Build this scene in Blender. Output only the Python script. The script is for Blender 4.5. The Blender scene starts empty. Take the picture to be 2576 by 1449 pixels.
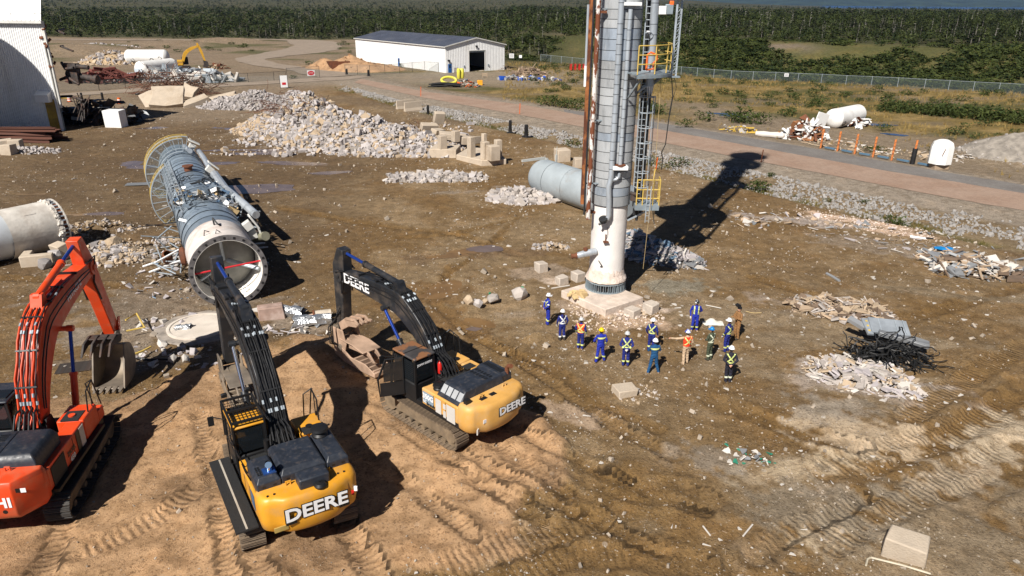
import bpy, bmesh, math, random
import numpy as np
from mathutils import Vector, Matrix, Euler

rad = math.radians
sc = bpy.context.scene
COL = sc.collection

# ------------------------------------------------------------------ camera
F_PX, PITCH, ROLL, CAM_H = 1800.0, rad(21.8), rad(0.47), 16.5      # focal length for a 2576 px wide picture
cd = bpy.data.cameras.new('camera'); cam = bpy.data.objects.new('camera', cd); COL.objects.link(cam)
cd.sensor_width = 36.0; cd.lens = 36.0*F_PX/2576.0; cd.clip_start = 0.5; cd.clip_end = 30000
cam.matrix_world = Matrix.Translation((0, 0, CAM_H)) @ Euler((math.pi/2-PITCH, 0, 0)).to_matrix().to_4x4() @ Matrix.Rotation(ROLL, 4, 'Z')
sc.camera = cam
# ------------------------------------------------------------------ sky, sun, exposure
SUN_EL, SUN_AZ = rad(44.0), rad(27.5)          # shadows fall towards (sin az, cos az)
world = bpy.data.worlds.new('World'); sc.world = world; world.use_nodes = True
wn = world.node_tree; wn.nodes.clear()
sky = wn.nodes.new('ShaderNodeTexSky'); sky.sky_type = 'NISHITA'; sky.sun_disc = False
sky.sun_elevation = SUN_EL; sky.sun_rotation = math.pi+SUN_AZ; sky.altitude = 30; sky.air_density = 0.35; sky.dust_density = 0.15
bg = wn.nodes.new('ShaderNodeBackground'); bg.inputs['Strength'].default_value = 0.05
wo = wn.nodes.new('ShaderNodeOutputWorld')
wn.links.new(sky.outputs[0], bg.inputs[0]); wn.links.new(bg.outputs[0], wo.inputs[0])
sd = bpy.data.lights.new('sun', 'SUN'); sd.energy = 5.0; sd.angle = rad(0.53); sd.color = (1.0, 0.95, 0.88)
sun = bpy.data.objects.new('sun', sd); COL.objects.link(sun)
sdir = Vector((math.sin(SUN_AZ)*math.cos(SUN_EL), math.cos(SUN_AZ)*math.cos(SUN_EL), -math.sin(SUN_EL)))
sun.rotation_euler = sdir.to_track_quat('-Z', 'Y').to_euler(); sun.location = (-30, -60, 80)
vs = sc.view_settings; vs.view_transform = 'Standard'; vs.look = 'None'; vs.exposure = 0.5; vs.gamma = 1.0; vs.use_curve_mapping = False
sc.render.engine = 'CYCLES'
sc.cycles.max_bounces = 6; sc.cycles.diffuse_bounces = 2; sc.cycles.glossy_bounces = 3; sc.cycles.transmission_bounces = 4
sc.cycles.transparent_max_bounces = 8; sc.cycles.use_denoising = True; sc.cycles.volume_bounces = 0

# ------------------------------------------------------------------ survey: points measured in the picture, turned into ground points
ZN = {0:(0,0,1),1:(0,0,.27782),2:(603.7,0,.28703),3:(1274.6,0,.25923),4:(1838.1,0,.32408),5:(1878.3,335.4,.27773),6:(1207.5,1006.2,.53125),
      7:(1328.2,704.4,.22917),8:(1945.4,637.3,.30099),9:(1274.6,368.95,.30096),10:(0,469.6,.16667),11:(1006.2,603.7,.18516),
      12:(322,724.5,.21354),13:(509.8,966,.30564),14:(818.4,603.7,.39345),15:(0,570.2,.5557),16:(322,335.4,.31483),17:(1274.6,0,.2778)}
def P(zn, x, y, z=0.0):
    u0, v0, s = ZN[zn]; a = (u0+s*x-1288)/F_PX; b = (v0+s*y-724.5)/F_PX
    c, n = math.cos(ROLL), math.sin(ROLL); a, b = a*c+b*n, -a*n+b*c
    d = (a, math.cos(PITCH)-b*math.sin(PITCH), -math.sin(PITCH)-b*math.cos(PITCH))
    t = (z-CAM_H)/d[2]
    return Vector((d[0]*t, d[1]*t, z))

# ------------------------------------------------------------------ noise
def vnoise(x, y, seed=0):
    xi = np.floor(x); yi = np.floor(y); fx = x-xi; fy = y-yi
    fx = fx*fx*(3-2*fx); fy = fy*fy*(3-2*fy)
    def h(a, b):
        n = np.sin(a*127.1+b*311.7+seed*74.7)*43758.5453
        return n-np.floor(n)
    return (h(xi,yi)*(1-fx)+h(xi+1,yi)*fx)*(1-fy)+(h(xi,yi+1)*(1-fx)+h(xi+1,yi+1)*fx)*fy
def fbm(x, y, seed=0, o=4):
    s = 0; a = .5; t = 0
    for k in range(o):
        s = s+a*vnoise(x*2**k+seed*3.1, y*2**k-seed*1.7, seed+k); t += a; a *= .5
    return s/t
def sstep(a, b, x):
    t = np.clip((x-a)/(b-a), 0, 1); return t*t*(3-2*t)
def inpoly(x, y, poly):
    ins = np.zeros(np.shape(x), bool); j = len(poly)-1
    for i in range(len(poly)):
        xi, yi = poly[i][0], poly[i][1]; xj, yj = poly[j][0], poly[j][1]
        if yi != yj:
            c = ((yi > y) != (yj > y)) & (x < (xj-xi)*(y-yi)/(yj-yi)+xi); ins ^= c
        j = i
    return ins
def dpoly(x, y, pts, closed=False):
    """distance to a polyline and the length travelled along it"""
    best = np.full(np.shape(x), 1e9); al = np.zeros(np.shape(x)); L = 0
    n = len(pts); rng = range(n if closed else n-1)
    for i in rng:
        ax, ay = pts[i][0], pts[i][1]; bx, by = pts[(i+1) % n][0], pts[(i+1) % n][1]
        dx, dy = bx-ax, by-ay; l = math.hypot(dx, dy) or 1e-6
        t = np.clip(((x-ax)*dx+(y-ay)*dy)/(l*l), 0, 1)
        d = np.hypot(x-ax-t*dx, y-ay-t*dy); m = d < best
        best = np.where(m, d, best); al = np.where(m, L+t*l, al); L += l
    return best, al

# ------------------------------------------------------------------ mesh building
def link(name, data, parent=None):
    o = bpy.data.objects.new(name, data); COL.objects.link(o)
    if parent is not None: o.parent = parent
    return o
def tag(o, label=None, cat=None, group=None, kind=None):
    if label: o['label'] = label
    if cat: o['category'] = cat
    if group: o['group'] = group
    if kind: o['kind'] = kind
    return o
def thing(name, label, cat, loc=(0,0,0), rz=0.0, group=None, kind=None):
    o = link(name, None); o.empty_display_size = .3
    o.location = loc; o.rotation_euler = (0, 0, rz)
    return tag(o, label, cat, group, kind)

class MB:
    def __init__(s): s.v = []; s.f = []; s.m = []
    def add(s, vs, fs, m=0):
        b = len(s.v); s.v += [tuple(v) for v in vs]
        for f in fs: s.f.append(tuple(b+i for i in f)); s.m.append(m)
        return s
    def box(s, c, d, rot=None, m=0):
        hx, hy, hz = d[0]/2, d[1]/2, d[2]/2
        vs = [Vector((x, y, z)) for z in (-hz, hz) for y in (-hy, hy) for x in (-hx, hx)]
        if rot is not None:
            M_ = Matrix.Rotation(rot, 3, 'Z') if isinstance(rot, (int, float)) else rot
            vs = [M_ @ v for v in vs]
        c = Vector(c)
        return s.add([v+c for v in vs], [(0,2,3,1),(4,5,7,6),(0,1,5,4),(2,6,7,3),(0,4,6,2),(1,3,7,5)], m)
    def cyl(s, p0, p1, r0, r1=None, n=12, caps=True, m=0):
        p0 = Vector(p0); p1 = Vector(p1); r1 = r0 if r1 is None else r1
        z = (p1-p0).normalized(); x = z.orthogonal().normalized(); y = z.cross(x)
        vs = []
        for p, r in ((p0, r0), (p1, r1)):
            for i in range(n):
                a = 2*math.pi*i/n; vs.append(p+x*(r*math.cos(a))+y*(r*math.sin(a)))
        fs = [(i, (i+1) % n, n+(i+1) % n, n+i) for i in range(n)]
        if caps: fs += [tuple(range(n-1, -1, -1)), tuple(range(n, 2*n))]
        return s.add(vs, fs, m)
    def tube(s, path, r, n=8, m=0, caps=True):
        pts = [Vector(p) for p in path]; rings = []
        t0 = (pts[1]-pts[0]).normalized(); x = t0.orthogonal().normalized()
        for i, p in enumerate(pts):
            t = (pts[min(i+1, len(pts)-1)]-pts[max(i-1, 0)]).normalized()
            x = (x-t*x.dot(t)).normalized(); y = t.cross(x); rr = r[i] if isinstance(r, (list, tuple)) else r
            rings.append([p+x*(rr*math.cos(2*math.pi*k/n))+y*(rr*math.sin(2*math.pi*k/n)) for k in range(n)])
        vs = [v for q in rings for v in q]; fs = []
        for i in range(len(pts)-1):
            for k in range(n): fs.append((i*n+k, i*n+(k+1) % n, (i+1)*n+(k+1) % n, (i+1)*n+k))
        if caps: fs += [tuple(range(n-1, -1, -1)), tuple((len(pts)-1)*n+k for k in range(n))]
        return s.add(vs, fs, m)
    def prism(s, poly, x0, x1, plane='yz', m=0):
        n = len(poly)
        f = {'yz': lambda a, b, c: (c, a, b), 'xz': lambda a, b, c: (a, c, b), 'xy': lambda a, b, c: (a, b, c)}[plane]
        vs = [f(a, b, x0) for a, b in poly]+[f(a, b, x1) for a, b in poly]
        fs = [tuple(range(n-1, -1, -1)), tuple(range(n, 2*n))]+[(i, (i+1) % n, n+(i+1) % n, n+i) for i in range(n)]
        return s.add(vs, fs, m)
    def lathe(s, prof, n=24, mat=None, m=0, a0=0.0, a1=2*math.pi):
        full = abs(a1-a0-2*math.pi) < 1e-6; k = n if full else n+1; vs = []; fs = []
        for r, z in prof:
            for i in range(k):
                a = a0+(a1-a0)*i/n; v = Vector((r*math.cos(a), r*math.sin(a), z)); vs.append(mat @ v if mat else v)
        for j in range(len(prof)-1):
            for i in range(n):
                i2 = (i+1) % k if full else i+1
                fs.append((j*k+i, j*k+i2, (j+1)*k+i2, (j+1)*k+i))
        return s.add(vs, fs, m)
    def sheet(s, grid, m=0):
        n = len(grid[0]); vs = [p for r in grid for p in r]
        return s.add(vs, [(j*n+i, j*n+i+1, (j+1)*n+i+1, (j+1)*n+i) for j in range(len(grid)-1) for i in range(n-1)], m)
    def mesh(s, name, mats, smooth=35):
        me = bpy.data.meshes.new(name); me.from_pydata(s.v, [], s.f)
        for q in (mats if isinstance(mats, (list, tuple)) else [mats]): me.materials.append(q)
        me.polygons.foreach_set('material_index', s.m)
        bm = bmesh.new(); bm.from_mesh(me); bmesh.ops.recalc_face_normals(bm, faces=bm.faces); bm.to_mesh(me); bm.free()
        if smooth:
            me.polygons.foreach_set('use_smooth', [True]*len(me.polygons)); me.set_sharp_from_angle(angle=rad(smooth))
        me.update(); return me
    def build(s, name, mats, parent=None, smooth=35, bevel=0, seg=2):
        o = link(name, s.mesh(name, mats, smooth), parent)
        if bevel:
            b = o.modifiers.new('bevel', 'BEVEL'); b.width = bevel; b.segments = seg; b.limit_method = 'ANGLE'; b.angle_limit = rad(40)
        return o

def np_mesh(name, verts, faces, mat, attrs=None, smooth=False, mi=None):
    me = bpy.data.meshes.new(name); nv = len(verts); nf, k = faces.shape
    me.vertices.add(nv); me.vertices.foreach_set('co', np.asarray(verts, np.float32).ravel())
    me.loops.add(nf*k); me.loops.foreach_set('vertex_index', faces.astype(np.int32).ravel())
    me.polygons.add(nf); me.polygons.foreach_set('loop_start', np.arange(nf, dtype=np.int32)*k)
    me.polygons.foreach_set('loop_total', np.full(nf, k, np.int32))
    for q in (mat if isinstance(mat, (list, tuple)) else [mat]): me.materials.append(q)
    if mi is not None: me.polygons.foreach_set('material_index', np.asarray(mi, np.int32))
    me.polygons.foreach_set('use_smooth', np.full(nf, bool(smooth)))
    for an, (ty, d) in (attrs or {}).items():
        a = me.attributes.new(an, ty, 'POINT')
        a.data.foreach_set('color' if ty == 'FLOAT_COLOR' else 'value', np.asarray(d, np.float32).ravel())
    me.update(calc_edges=True); me.validate(); return me

def rand_rots(n, rng, tilt=math.pi):
    q = rng.normal(size=(n, 4)); q /= np.linalg.norm(q, axis=1)[:, None]
    w, x, y, z = q.T
    return np.stack([np.stack([1-2*(y*y+z*z), 2*(x*y-z*w), 2*(x*z+y*w)], -1), np.stack([2*(x*y+z*w), 1-2*(x*x+z*z), 2*(y*z-x*w)], -1),
                     np.stack([2*(x*z-y*w), 2*(y*z+x*w), 1-2*(x*x+y*y)], -1)], 1)
def z_rots(n, rng):
    a = rng.uniform(0, 2*math.pi, n); c, s = np.cos(a), np.sin(a); o = np.zeros(n); e = np.ones(n)
    return np.stack([np.stack([c, -s, o], -1), np.stack([s, c, o], -1), np.stack([o, o, e], -1)], 1)
def scatter(name, variants, pos, scale, rots, mat, rng, tint=None, smooth=False):
    """many small pieces joined in one mesh; variants: list of (verts Nx3, tris Mx3)"""
    n = len(pos); pick = rng.integers(0, len(variants), n); V = []; T = []; A = []; b = 0
    tint = rng.uniform(0, 1, n) if tint is None else tint
    scale = np.asarray(scale, float)
    if scale.ndim == 1: scale = np.repeat(scale[:, None], 3, 1)
    for k, (bv, bt) in enumerate(variants):
        ix = np.where(pick == k)[0]
        if not len(ix): continue
        v = np.einsum('nij,nkj->nki', rots[ix], bv[None]*scale[ix][:, None, :])+pos[ix][:, None, :]
        t = bt[None]+(b+np.arange(len(ix))*len(bv))[:, None, None]
        V.append(v.reshape(-1, 3)); T.append(t.reshape(-1, 3)); A.append(np.repeat(tint[ix], len(bv))); b += len(ix)*len(bv)
    return np_mesh(name, np.concatenate(V), np.concatenate(T), mat, {'tint': ('FLOAT', np.concatenate(A))}, smooth)

def hull(points):
    bm = bmesh.new(); [bm.verts.new(p) for p in points]
    bmesh.ops.convex_hull(bm, input=bm.verts)
    for v in [v for v in bm.verts if not v.link_faces]: bm.verts.remove(v)
    bmesh.ops.triangulate(bm, faces=bm.faces); bm.verts.ensure_lookup_table(); bm.verts.index_update()
    v = np.array([v.co[:] for v in bm.verts]); f = np.array([[q.index for q in fc.verts] for fc in bm.faces]); bm.free(); return v, f
RNG = np.random.default_rng(11)
def chunk_variant(k, box=.7):
    r = np.random.default_rng(100+k); p = r.uniform(-1, 1, size=(8, 3)); p /= np.abs(p).max(axis=1)[:, None]      # points on a cube: flat faces, sharp edges
    c = np.array([(x, y, z) for x in (-1, 1) for y in (-1, 1) for z in (-1, 1)])*r.uniform(.45, .95, (8, 1)); q = np.concatenate([p[:4]*.8, c]); q *= np.array([1, r.uniform(.55, 1), r.uniform(.4, .8)])
    return hull([tuple(a*.55) for a in q])
CHUNKS = [chunk_variant(k) for k in range(14)]
PEBBLES = [hull([tuple(a) for a in (lambda q: q/np.linalg.norm(q, axis=1)[:, None]*np.array([.5, .42, .32]))(np.random.default_rng(300+k).normal(size=(7, 3)))]) for k in range(8)]
def slab_variant(k):
    r = np.random.default_rng(400+k); n = 5; a = np.sort(r.uniform(0, 2*math.pi, n)); p = []
    for t in a:
        rr = r.uniform(.35, .6); p += [(rr*math.cos(t), rr*.7*math.sin(t), -.06), (rr*math.cos(t), rr*.7*math.sin(t), .06)]
    return hull(p)
SLABS = [slab_variant(k) for k in range(8)]
STICKS = [hull([(x, y, z) for x in (-.5, .5) for y in (-.03, .03) for z in (-.015, .015)])]

# ------------------------------------------------------------------ materials
MATS = {}
def nt(name):
    m = bpy.data.materials.new(name); m.use_nodes = True; t = m.node_tree; b = t.nodes['Principled BSDF']
    MATS[name] = m; return m, t, b
def c4(c): return (c[0], c[1], c[2], 1)
def mixc(t, a, b, fac, mode='MIX'):
    n = t.nodes.new('ShaderNodeMix'); n.data_type = 'RGBA'; n.blend_type = mode
    for s, v in ((n.inputs[6], a), (n.inputs[7], b)):
        if hasattr(v, 'links') or isinstance(v, bpy.types.NodeSocket): t.links.new(v, s)
        else: s.default_value = c4(v)
    if isinstance(fac, bpy.types.NodeSocket): t.links.new(fac, n.inputs[0])
    else: n.inputs[0].default_value = fac
    return n.outputs[2]
def ramp(t, src, p0, p1, a=0.0, b=1.0):
    n = t.nodes.new('ShaderNodeMapRange'); n.inputs[1].default_value = p0; n.inputs[2].default_value = p1
    n.inputs[3].default_value = a; n.inputs[4].default_value = b; t.links.new(src, n.inputs[0]); return n.outputs[0]
def tnoise(t, co, scale, detail=4, rough=.55):
    n = t.nodes.new('ShaderNodeTexNoise'); n.inputs['Scale'].default_value = scale; n.inputs['Detail'].default_value = detail
    n.inputs['Roughness'].default_value = rough; t.links.new(co, n.inputs['Vector']); return n.outputs['Fac']
def math_(t, op, a, b):
    n = t.nodes.new('ShaderNodeMath'); n.operation = op
    for s, v in ((n.inputs[0], a), (n.inputs[1], b)):
        if isinstance(v, bpy.types.NodeSocket): t.links.new(v, s)
        else: s.default_value = v
    return n.outputs[0]
def attr(t, name):
    n = t.nodes.new('ShaderNodeAttribute'); n.attribute_name = name; return n
def M(name, col, rough=.6, metal=0.0, var=.12, scale=2.0, dirt=None, damt=.35, dscale=1.0, bump=0.0, bscale=25.0, tint=0.0, rnd=0.0, spots=None, samt=.5, sscale=3.0, stretch=None, spec=None):
    if name in MATS: return MATS[name]
    m, t, b = nt(name); tc = t.nodes.new('ShaderNodeTexCoord'); co = tc.outputs['Object']
    if stretch:
        mp = t.nodes.new('ShaderNodeMapping'); mp.inputs['Scale'].default_value = stretch; t.links.new(co, mp.inputs[0]); co2 = mp.outputs[0]
    else: co2 = co
    n1 = tnoise(t, co, scale, 5)
    c = mixc(t, [max(0, q*(1-var*1.6)) for q in col], [min(1, q*(1+var)) for q in col], ramp(t, n1, .3, .7))
    if tint: c = mixc(t, c, mixc(t, [q*(1-tint) for q in col], [min(1, q*(1+tint)) for q in col], attr(t, 'tint').outputs['Fac']), .6)
    if rnd:
        oi = t.nodes.new('ShaderNodeObjectInfo')
        c = mixc(t, c, mixc(t, [q*(1-rnd) for q in col], [min(1, q*(1+rnd)) for q in col], oi.outputs['Random']), .6)
    if spots: c = mixc(t, c, spots, ramp(t, tnoise(t, co2, sscale, 6, .65), .62-samt*.25, .66-samt*.25))
    if dirt: c = mixc(t, c, dirt, ramp(t, tnoise(t, co2, dscale, 6, .6), .62-damt*.4, .85-damt*.3, 0, min(1, .35+damt)))
    t.links.new(c, b.inputs['Base Color'])
    b.inputs['Roughness'].default_value = rough; b.inputs['Metallic'].default_value = metal
    if spec is not None: b.inputs['Specular IOR Level'].default_value = spec
    if not metal and rough < .6: t.links.new(ramp(t, tnoise(t, co, scale*3, 3), .3, .7, rough*.8, min(1, rough*1.35)), b.inputs['Roughness'])
    if bump:
        bn = t.nodes.new('ShaderNodeBump'); bn.inputs['Strength'].default_value = bump; bn.inputs['Distance'].default_value = .05
        t.links.new(tnoise(t, co, bscale, 4), bn.inputs['Height']); t.links.new(bn.outputs[0], b.inputs['Normal'])
    return m
def glass(name, col=(.02,.025,.03), rough=.08):
    m, t, b = nt(name); b.inputs['Base Color'].default_value = c4(col); b.inputs['Roughness'].default_value = rough
    b.inputs['Alpha'].default_value = .82; return m

def text_mesh(name, body, size, mat, parent, mw, bold=.02, extrude=.006, xs=1.0, smallcaps=False):
    """flat lettering laid with local x along the text, y up, z out of the surface"""
    cu = bpy.data.curves.new(name, 'FONT'); cu.body = body; cu.size = size; cu.extrude = extrude; cu.offset = bold*size; cu.align_x = 'CENTER'; cu.align_y = 'CENTER'
    cu.resolution_u = 3
    if smallcaps:
        cu.small_caps_scale = .8
        for ch in cu.body_format[1:]: ch.use_small_caps = True
    o = bpy.data.objects.new(name+'_src', cu); COL.objects.link(o)
    bpy.context.view_layer.update()
    me = bpy.data.meshes.new_from_object(o.evaluated_get(bpy.context.evaluated_depsgraph_get()))
    bpy.data.objects.remove(o); bpy.data.curves.remove(cu)
    me.materials.clear(); me.materials.append(mat)
    me.transform(mw @ Matrix.Diagonal((xs, 1, 1, 1)))
    return link(name, me, parent)
def frame(o, x, y):
    """matrix with origin o, local x and y axes"""
    x = Vector(x).normalized(); y = Vector(y); y = (y-x*y.dot(x)).normalized(); z = x.cross(y)
    return Matrix(((x.x, y.x, z.x, o[0]), (x.y, y.y, z.y, o[1]), (x.z, y.z, z.z, o[2]), (0, 0, 0, 1)))
# ================================================================== terrain
def poly_scale(pts, k): return [(x*k, y*k) for x, y in pts]
L_DITCH = poly_scale([(-37.7,149.8),(-27.3,135.5),(-19,122.1),(-13.4,114.6),(-4.8,103.9),(2.6,94.9),(23.8,65.6),(28.1,59.5),(31.6,56),(34.4,51.7),(36.7,48.7),(55,24)], 1.015)
L_RIP = poly_scale([(-35.2,153.1),(-20.1,129.9),(-7.1,115),(2.8,101.8),(25.5,73.8),(31.1,65.8),(37.4,58.9),(41.1,55.0),(60,31)], .99)
L_LO = poly_scale([(-34.3,160),(-24.9,146.7),(-16.8,135.3),(-5.7,122.3),(3.1,111.9),(29.1,78.3),(34.1,72.3),(40.2,64.6),(44.3,60.2),(64,36)], .97)
L_MID = poly_scale([(-35,168.6),(-17.9,145.2),(3.4,124.2),(29.3,90),(39.5,76.4),(48.5,66.4),(68,43)], .97)
L_HI = poly_scale([(-35,170.6),(-17.9,147.2),(3.4,126.0),(18,112),(24,104.5),(30.0,97),(37.4,87.5),(44.9,76.8),(50.7,69.8),(71,47)], .97)
L_FENCE = [(-60,262),(-20,234),(-2.1,221.4),(19.2,207.1),(50.7,173.6),(68.7,165.9),(86.4,155.8),(101.5,146.7),(160,112),(400,-30)]
def fx(line, x):
    X = [p[0] for p in line]; Y = [p[1] for p in line]
    y = np.interp(x, X, Y)
    s0 = (Y[1]-Y[0])/(X[1]-X[0]); s1 = (Y[-1]-Y[-2])/(X[-1]-X[-2])
    y = np.where(x < X[0], Y[0]+(x-X[0])*s0, y); return np.where(x > X[-1], Y[-1]+(x-X[-1])*s1, y)
def pix(zn, *q): return [P(zn, a, b).to_2d() for a, b in q]
SAND = [P(0, u, v).to_2d() for u, v in [(-400,1010),(100,1010),(300,995),(425,958),(540,915),(690,885),(800,855),(860,848),(960,880),(1140,962),(1290,1015),(1360,1075),(1410,1130),(1432,1210),(1330,1265),(1290,1300),(1330,1350),(1180,1415),(980,1440),(900,1500),(-600,1500)]]
EXC = {'o': ((-17.1, 21.7), 9.0), 'c': ((-8.0, 21.15), 32.0), 'r': ((-2.75, 26.3), 45.0)}
PUDDLES = [  # picture place, half sizes in metres, turn, muddy or sky blue
 (16,1310,235,4.2,1.0,-.15,0),(16,1010,440,3.6,2.0,.1,0),(16,1200,130,3.2,.8,.1,0),(16,790,130,4.5,.45,.1,0),(16,730,235,2.0,.8,.2,0),(16,1620,310,2.5,.8,.3,0),
 (16,20,235,1.2,1.4,.2,0),(16,120,265,1.6,1.0,.2,0),
 (2,390,1320,2.6,.9,.0,0),(2,130,1340,3.6,.9,.1,0),(2,60,1165,1.5,.6,.1,0),(1,1365,1155,2.4,1.2,.5,0),(1,2080,1160,3.6,1.0,-.4,0),(1,2240,1205,1.6,.6,0,0),(1,2040,1355,4.5,.7,.15,0),
 (11,1150,110,1.3,.75,.3,0),(11,900,140,1.5,.5,.3,1),(11,640,210,1.6,.4,.25,1),(11,1050,1110,1.05,.55,-.5,1),(11,600,640,.9,1.6,-.45,1),(11,460,745,1.0,.5,.2,1),(11,1000,1190,.5,.25,0,0),
 (10,1600,390,1.7,.8,.1,0),(10,1150,410,1.0,.5,0,1),(10,450,100,2.6,.5,.1,1),(10,150,225,1.6,.35,0,1),
 (8,1430,185,.8,.35,-.3,1),(8,1680,290,1.3,.35,-.2,0),(8,1790,365,1.2,.4,-.3,0),(8,1390,935,1.2,.45,.1,1),
 (4,1090,975,3.2,.8,-.25,2),(4,1160,985,1.6,.5,-.1,2),(4,1270,1055,1.6,.8,-.6,2),(4,40,910,2.6,.7,-.3,2),(3,2080,1115,2.4,.8,-.3,2),(3,2200,1130,2.0,.6,-.4,2),(4,1400,262,3.0,1.2,0,2),(4,1540,262,3.0,1.2,0,2)]
PUD = []
for (zn, x, y, rx, ry, ro, ty) in PUDDLES:
    p = P(zn, x, y, 0 if y > 300 or zn not in (4,) else 6.0); PUD.append((p.x, p.y, rx, ry, ro, ty))
def ellipse(x, y, cx, cy, rx, ry, ro):
    c, s = math.cos(ro), math.sin(ro); dx, dy = x-cx, y-cy
    return np.sqrt(((dx*c+dy*s)/rx)**2+((-dx*s+dy*c)/ry)**2)
MOUNDS = []     # (x, y, rx, ry, rot, height)
def mound(zn, x, y, rx, ry, ro, h):
    p = P(zn, x, y); MOUNDS.append((p.x, p.y, rx, ry, ro, h))
mound(4,2230,1250,9,6,-.5,1.6); mound(4,2277,1150,6,5,-.5,1.5); mound(1,600,480,30,14,.3,3.2); mound(1,1500,400,26,5,.1,1.8); mound(1,2050,380,22,6,.1,2.0)
mound(11,1900,1330,1.1,.5,.2,.35); mound(12,1900,650,1.8,1.2,.4,.3); mound(0,800,890,2.4,1.3,.5,.35); mound(0,1330,1060,1.3,.7,-.6,.35); mound(0,640,930,1.6,.9,.4,.2)
mound(10,1500,620,3.2,1.5,.1,.45); mound(16,200,800,3.5,1.6,.2,.4); mound(0,1390,1110,1.2,.6,-.9,.3); mound(11,900,930,1.0,.5,-.2,.3); mound(0,860,1000,1.5,.8,.5,.25); mound(0,1150,1190,1.0,.6,.3,.28); mound(0,1330,1230,1.2,.6,-.5,.3)
SANDP = [tuple(p) for p in SAND]
def sand_mask(x, y):
    x = np.asarray(x, float); out = np.zeros(np.shape(x)); near = (x > -45) & (x < 12) & (y < 45)
    if near.any(): out[near] = sand_mask_(x[near], y[near])
    return out
def sand_mask_(x, y):
    xx = x+2.4*(fbm(x*.5, y*.5, 5, 5)-.5); yy = y+2.4*(fbm(x*.5, y*.5, 6, 5)-.5)
    i = inpoly(xx, yy, SANDP); d, _ = dpoly(xx, yy, SANDP, True)
    return sstep(-.35, .35, np.where(i, d, -d))
# wheel and crawler tracks: picture polyline, width, kind (1 = cleat marks)
TRACKS = [([(0,1480,1190),(0,1560,1225),(0,1640,1240),(0,1700,1240),(0,1770,1255)],1.5,1),([(0,1100,1445),(0,1300,1370),(0,1420,1330),(0,1500,1310)],1.3,1),
 ([(0,1300,1450),(0,1420,1400),(0,1600,1400),(0,1760,1430)],1.2,1),([(0,1120,1180),(0,1250,1240),(0,1340,1300),(0,1380,1330)],.8,1),([(0,1250,1120),(0,1330,1180),(0,1420,1240)],.8,1),
 ([(0,2160,1240),(0,2330,1140),(0,2480,1040),(0,2600,960)],1.1,0),([(0,2170,1250),(0,2000,1330),(0,1900,1400)],1.0,1),([(0,2576,1130),(0,2300,1240),(0,2150,1310),(0,2000,1400)],1.6,1),
 ([(0,2576,1010),(0,2400,1080),(0,2200,1150),(0,2080,1180)],1.6,1),([(0,2560,1330),(0,2400,1260),(0,2576,1190)],1.2,0),
 ([(0,1290,560),(0,1200,640),(0,1120,700),(0,1070,740)],.5,0),([(0,1260,600),(0,1130,680),(0,1090,760),(0,1190,850),(0,1400,930),(0,1500,1010),(0,1650,1080)],.7,0),([(0,1000,600),(0,1150,590),(0,1300,550)],.6,0),
 ([(0,1150,810),(0,1300,900),(0,1420,980),(0,1560,1080),(0,1700,1150)],.8,1),([(0,880,1130),(0,980,1180),(0,1100,1280),(0,1180,1350)],.7,1),([(0,690,1390),(0,760,1449),(0,800,1480)],.6,0),([(0,500,1040),(0,560,1260),(0,575,1400),(0,590,1480)],.7,1),
 ([(0,940,1040),(0,1060,1110),(0,1140,1170),(0,1260,1260)],.7,1),([(0,0,700),(0,300,720),(0,480,760)],.8,0),([(0,700,520),(0,900,560),(0,1150,590),(0,1300,640)],.9,0),([(0,200,1400),(0,420,1300),(0,500,1230)],.9,1),
 ([(0,2576,720),(0,2300,800),(0,2100,760),(0,1900,700)],1.0,0),([(0,2576,870),(0,2420,960),(0,2280,1050)],1.2,1),([(0,1800,1010),(0,2000,1080),(0,2200,1130)],1.2,1)]
TRK = [([tuple(P(a, b, c).to_2d()) for a, b, c in q], w, k) for q, w, k in TRACKS]

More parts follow.
